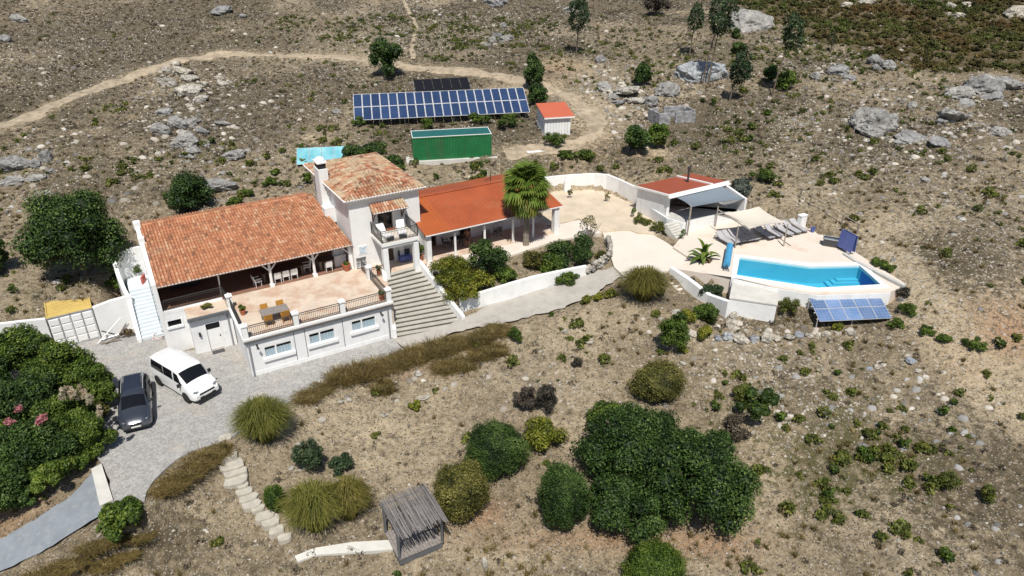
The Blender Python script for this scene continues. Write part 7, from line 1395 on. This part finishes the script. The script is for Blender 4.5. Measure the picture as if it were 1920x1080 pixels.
def merge_tufts(name, protos, x, y, z, sc, m, label, seed):
    r = np.random.default_rng(seed); Vs = []; Ts = []; Qs = []; off = 0
    pv = []
    for me in protos:
        v = np.empty(len(me.vertices)*3, np.float32); me.vertices.foreach_get('co', v); q = np.empty(len(me.polygons)*4, np.int32); me.loops.foreach_get('vertex_index', q); c = np.empty(len(me.vertices)*4, np.float32); me.color_attributes['tint'].data.foreach_get('color', c); pv.append((v.reshape(-1, 3), q.reshape(-1, 4), c[::4]))
    for k, (v, q, c) in enumerate(pv):
        idx = np.arange(len(x))[k::len(pv)]
        if not len(idx): continue
        a = r.uniform(0, 6.28, len(idx)); cs, sn = np.cos(a)[:, None], np.sin(a)[:, None]; s = sc[idx][:, None]
        V = np.stack([x[idx][:, None]+(v[:, 0]*cs-v[:, 1]*sn)*s, y[idx][:, None]+(v[:, 0]*sn+v[:, 1]*cs)*s, z[idx][:, None]+v[:, 2]*s-.02], -1).reshape(-1, 3)
        Vs.append(V); Qs.append((q[None]+len(v)*np.arange(len(idx))[:, None, None]).reshape(-1, 4)+off); Ts.append(np.clip(np.tile(c, len(idx))+np.repeat(r.normal(size=len(idx))*.15, len(v)), 0, 1)); off += len(V)
    return tag(link(name, mesh_np(name, np.concatenate(Vs), np.concatenate(Qs), m, np.concatenate(Ts))), label, kind='stuff')
lw_ = [crown_mesh('weeds', M['weed'], 330+i, (.30, .27, .16), 42, .15, 4, .10, core=False) for i in range(4)]
rest = order[280:]; merge_tufts('weeds', lw_, x[rest], y[rest], z[rest], sc[rest], M['weed'], 'low green weeds scattered over the dry slopes', 61)
dp_ = [crown_mesh('dry_scrub', M['twig'], 340+i, (.28, .26, .14), 30, .16, 4, .08, core=False, aspect=.3) for i in range(4)]
def ddens(x, y, a, b): return np.clip(.22+.5*gridval(dark, x, y)+.4*vnoise(x, y, 35, .35)-.5*gridval(sand, x, y)-gridval(heath, x, y), 0.02, 1)*np.where(y < 52, .5, 1)*np.where((onroad(x, y) < 1.8) | (polydist(x, y, BK, False) < 1.2), .08, 1)
x, y, z = scatter(36000, 57, 136, ddens); merge_tufts('dry_scrub', dp_, x, y, z, np.random.default_rng(9).uniform(.3, 1.3, len(x)), M['twig'], 'dry brown scrub and twigs over the slopes', 62)
M['heath_'] = leaf_mat('heath_leaf', [(0, (.020, .018, .007)), (.35, (.065, .050, .016)), (.6, (.095, .090, .024)), (.85, (.14, .10, .03)), (1, (.19, .13, .06))])
def heath_mat():
    m = leaf_mat('heath_leaf', [(0, (.030, .024, .010)), (.35, (.105, .080, .030)), (.7, (.165, .130, .050)), (1, (.26, .21, .10))], .2); t = m.node_tree; b = t.nodes['Principled BSDF']; src = b.inputs['Base Color'].links[0].from_socket
    n = noise(t, pos(t), .13, 5, .65); c = mixc(t, .85, src, ramp(t, n.outputs[0], [(.38, (.75, 1.3, .6)), (.5, (1.05, 1.2, .85)), (.6, (1.3, 1.05, .85)), (.7, (1.5, .95, .9))]).outputs[0], 'MULTIPLY'); t.links.new(c, b.inputs['Base Color'])
    return m
M['heath'] = heath_mat()
hp = [crown_mesh('heath_scrub', M['heath'], 350+i, (.6+.1*i, .6, .25+.08*i), 130, .24, 7, .2, core=True, aspect=.3) for i in range(4)]
x, y, z = scatter(28000, 58, 137, lambda x, y, a, b: np.clip(gridval(heath, x, y)*1.1-.2, 0, .8)*np.clip(.35+1.2*vnoise(x, y, 36, .35), 0, 1)); k = len(x); merge_tufts('heath_scrub', hp, x, y, z, np.random.default_rng(10).uniform(.35, 1.35, k), M['heath'], 'dense brown green heath covering the upper right hill', 63)

sg = [mesh_np('straw', *[(lambda r_: (r_[0], r_[1]))(blades(26, .32, .32, np.random.default_rng(400+i), 1.0, .018, 2, .4))][0], M['gr_brown'], blades(26, .32, .32, np.random.default_rng(400+i), 1.0, .018, 2, .4)[2]) for i in range(4)]
def gdens(x, y, a, b): return np.clip(.04+.8*np.clip(vnoise(x, y, 37, .22)*1.9-.75, 0, 1)*(y < 62)+.25*np.clip(vnoise(x, y, 38, .3)*2-.9, 0, 1), 0, 1)*np.where(onroad(x, y) < 1.6, .1, 1)*(1-gridval(heath, x, y))
x, y, z = scatter(26000, 71, 120, gdens); merge_tufts('straw_grass', sg, x, y, z, np.random.default_rng(11).uniform(.4, 1.3, len(x)), M['gr_brown'], 'dry straw coloured grass over the slopes', 64)
# broken rock round the outcrops
def frag(lst, n, seed, m, smin, smax, label):
    r = np.random.default_rng(seed); X = []; Y = []
    for px, py, wx, wy, k in lst:
        c = G(px, py); s = mpp(c); sg_ = math.sin(math.atan2(CH-c[2], c[1])); X.append(c[0]+r.normal(size=int(n*k))*wx*s*.5); Y.append(c[1]+r.normal(size=int(n*k))*wy*s/sg_*.5)
    x = np.concatenate(X); y = np.concatenate(Y); ok = (wildness(x, y) > .7) & (onroad(x, y) > 1.4); x, y = x[ok], y[ok]; z = ground(x, y); N_ = len(x); s = smin+(smax-smin)*r.random(N_)**2.2
    th = r.uniform(0, 6.28, (N_, 1))+np.linspace(0, 2*math.pi, 7)[None, :6]; rr = r.uniform(.6, 1.1, (N_, 6)); tx, ty = r.normal(size=(N_, 1))*.25, r.normal(size=(N_, 1))*.25; an = r.uniform(.55, 1, (N_, 1))
    V = []
    for zz, sc in ((-.35, 1.15), (.30, .95), (.55, .55)):
        X_ = np.cos(th)*rr*sc; Y_ = np.sin(th)*rr*sc*an; V.append(np.stack([x[:, None]+X_*s[:, None], y[:, None]+Y_*s[:, None], z[:, None]+(zz+.4*X_*tx+.4*Y_*ty)*s[:, None]*.8], -1))
    V = np.stack(V, 1).reshape(-1, 3); q = [(6*k+j, 6*k+(j+1) % 6, 6*(k+1)+(j+1) % 6, 6*(k+1)+j) for k in (0, 1) for j in range(6)]+[(12, 13, 14, 15), (12, 15, 16, 17)]
    Q = (np.array(q)[None]+18*np.arange(N_)[:, None, None]).reshape(-1, 4); tag(link('rock_debris', mesh_np('rock_debris', V, Q, m, np.repeat(r.random(N_), 18))), label, kind='stuff')
frag([(345,150,120,70,1),(350,245,130,100,1.2),(60,315,110,60,.8),(415,345,90,50,.5),(430,250,90,70,.5),(1190,178,150,40,1.6),(1150,195,90,40,.8),(1637,240,150,60,.8),(1700,260,120,40,.8),(1790,215,110,40,.7),(1840,170,160,50,.7),(1575,132,90,30,.4),(1400,50,110,40,.4),(930,65,70,40,.5),(740,45,110,50,.7),(930,15,90,30,.5),(413,25,70,30,.3),(1874,250,70,30,.4),(1060,30,80,40,.3),(130,110,150,60,.5),(1312,150,90,40,.3)], 110, 81, M['rubble'], .12, .48, 'broken pale rock fragments round the outcrops')
frag([(1440,632,220,22,1.2),(1378,605,24,40,.5),(1400,690,180,50,.6),(1510,770,140,40,.7),(1520,415,70,40,1.0),(1560,432,60,26,.8),(1640,500,60,26,.5),(650,720,200,40,.6),(790,740,60,30,.3),(1000,700,160,50,.3),(1710,690,60,30,.4),(1800,750,60,30,.3)], 70, 82, M['rubble'], .06, .30, 'broken pale stones on the banks around the garden')

M['scree'] = tint_mat('grey_scree', [(0, (.12, .118, .115)), (.4, (.22, .215, .205)), (.75, (.32, .31, .295)), (1, (.43, .42, .40))], .95, 4, .3)
frag([(1660,235,260,90,2.5),(1800,200,220,90,2.2),(1870,300,160,120,1.2),(1780,400,260,160,1.2),(1600,130,200,50,1.2),(1500,260,220,90,.9),(345,150,130,70,1),(360,250,150,100,1.4),(60,315,120,60,1),(930,60,200,80,1.2),(250,60,300,80,1.4),(730,60,160,70,1),(1180,180,160,50,1),(1850,950,160,160,.8),(1600,760,220,60,.8),(550,220,200,90,1.0)], 75, 83, M['scree'], .06, .36, 'grey scree and broken stone on the upper slopes')
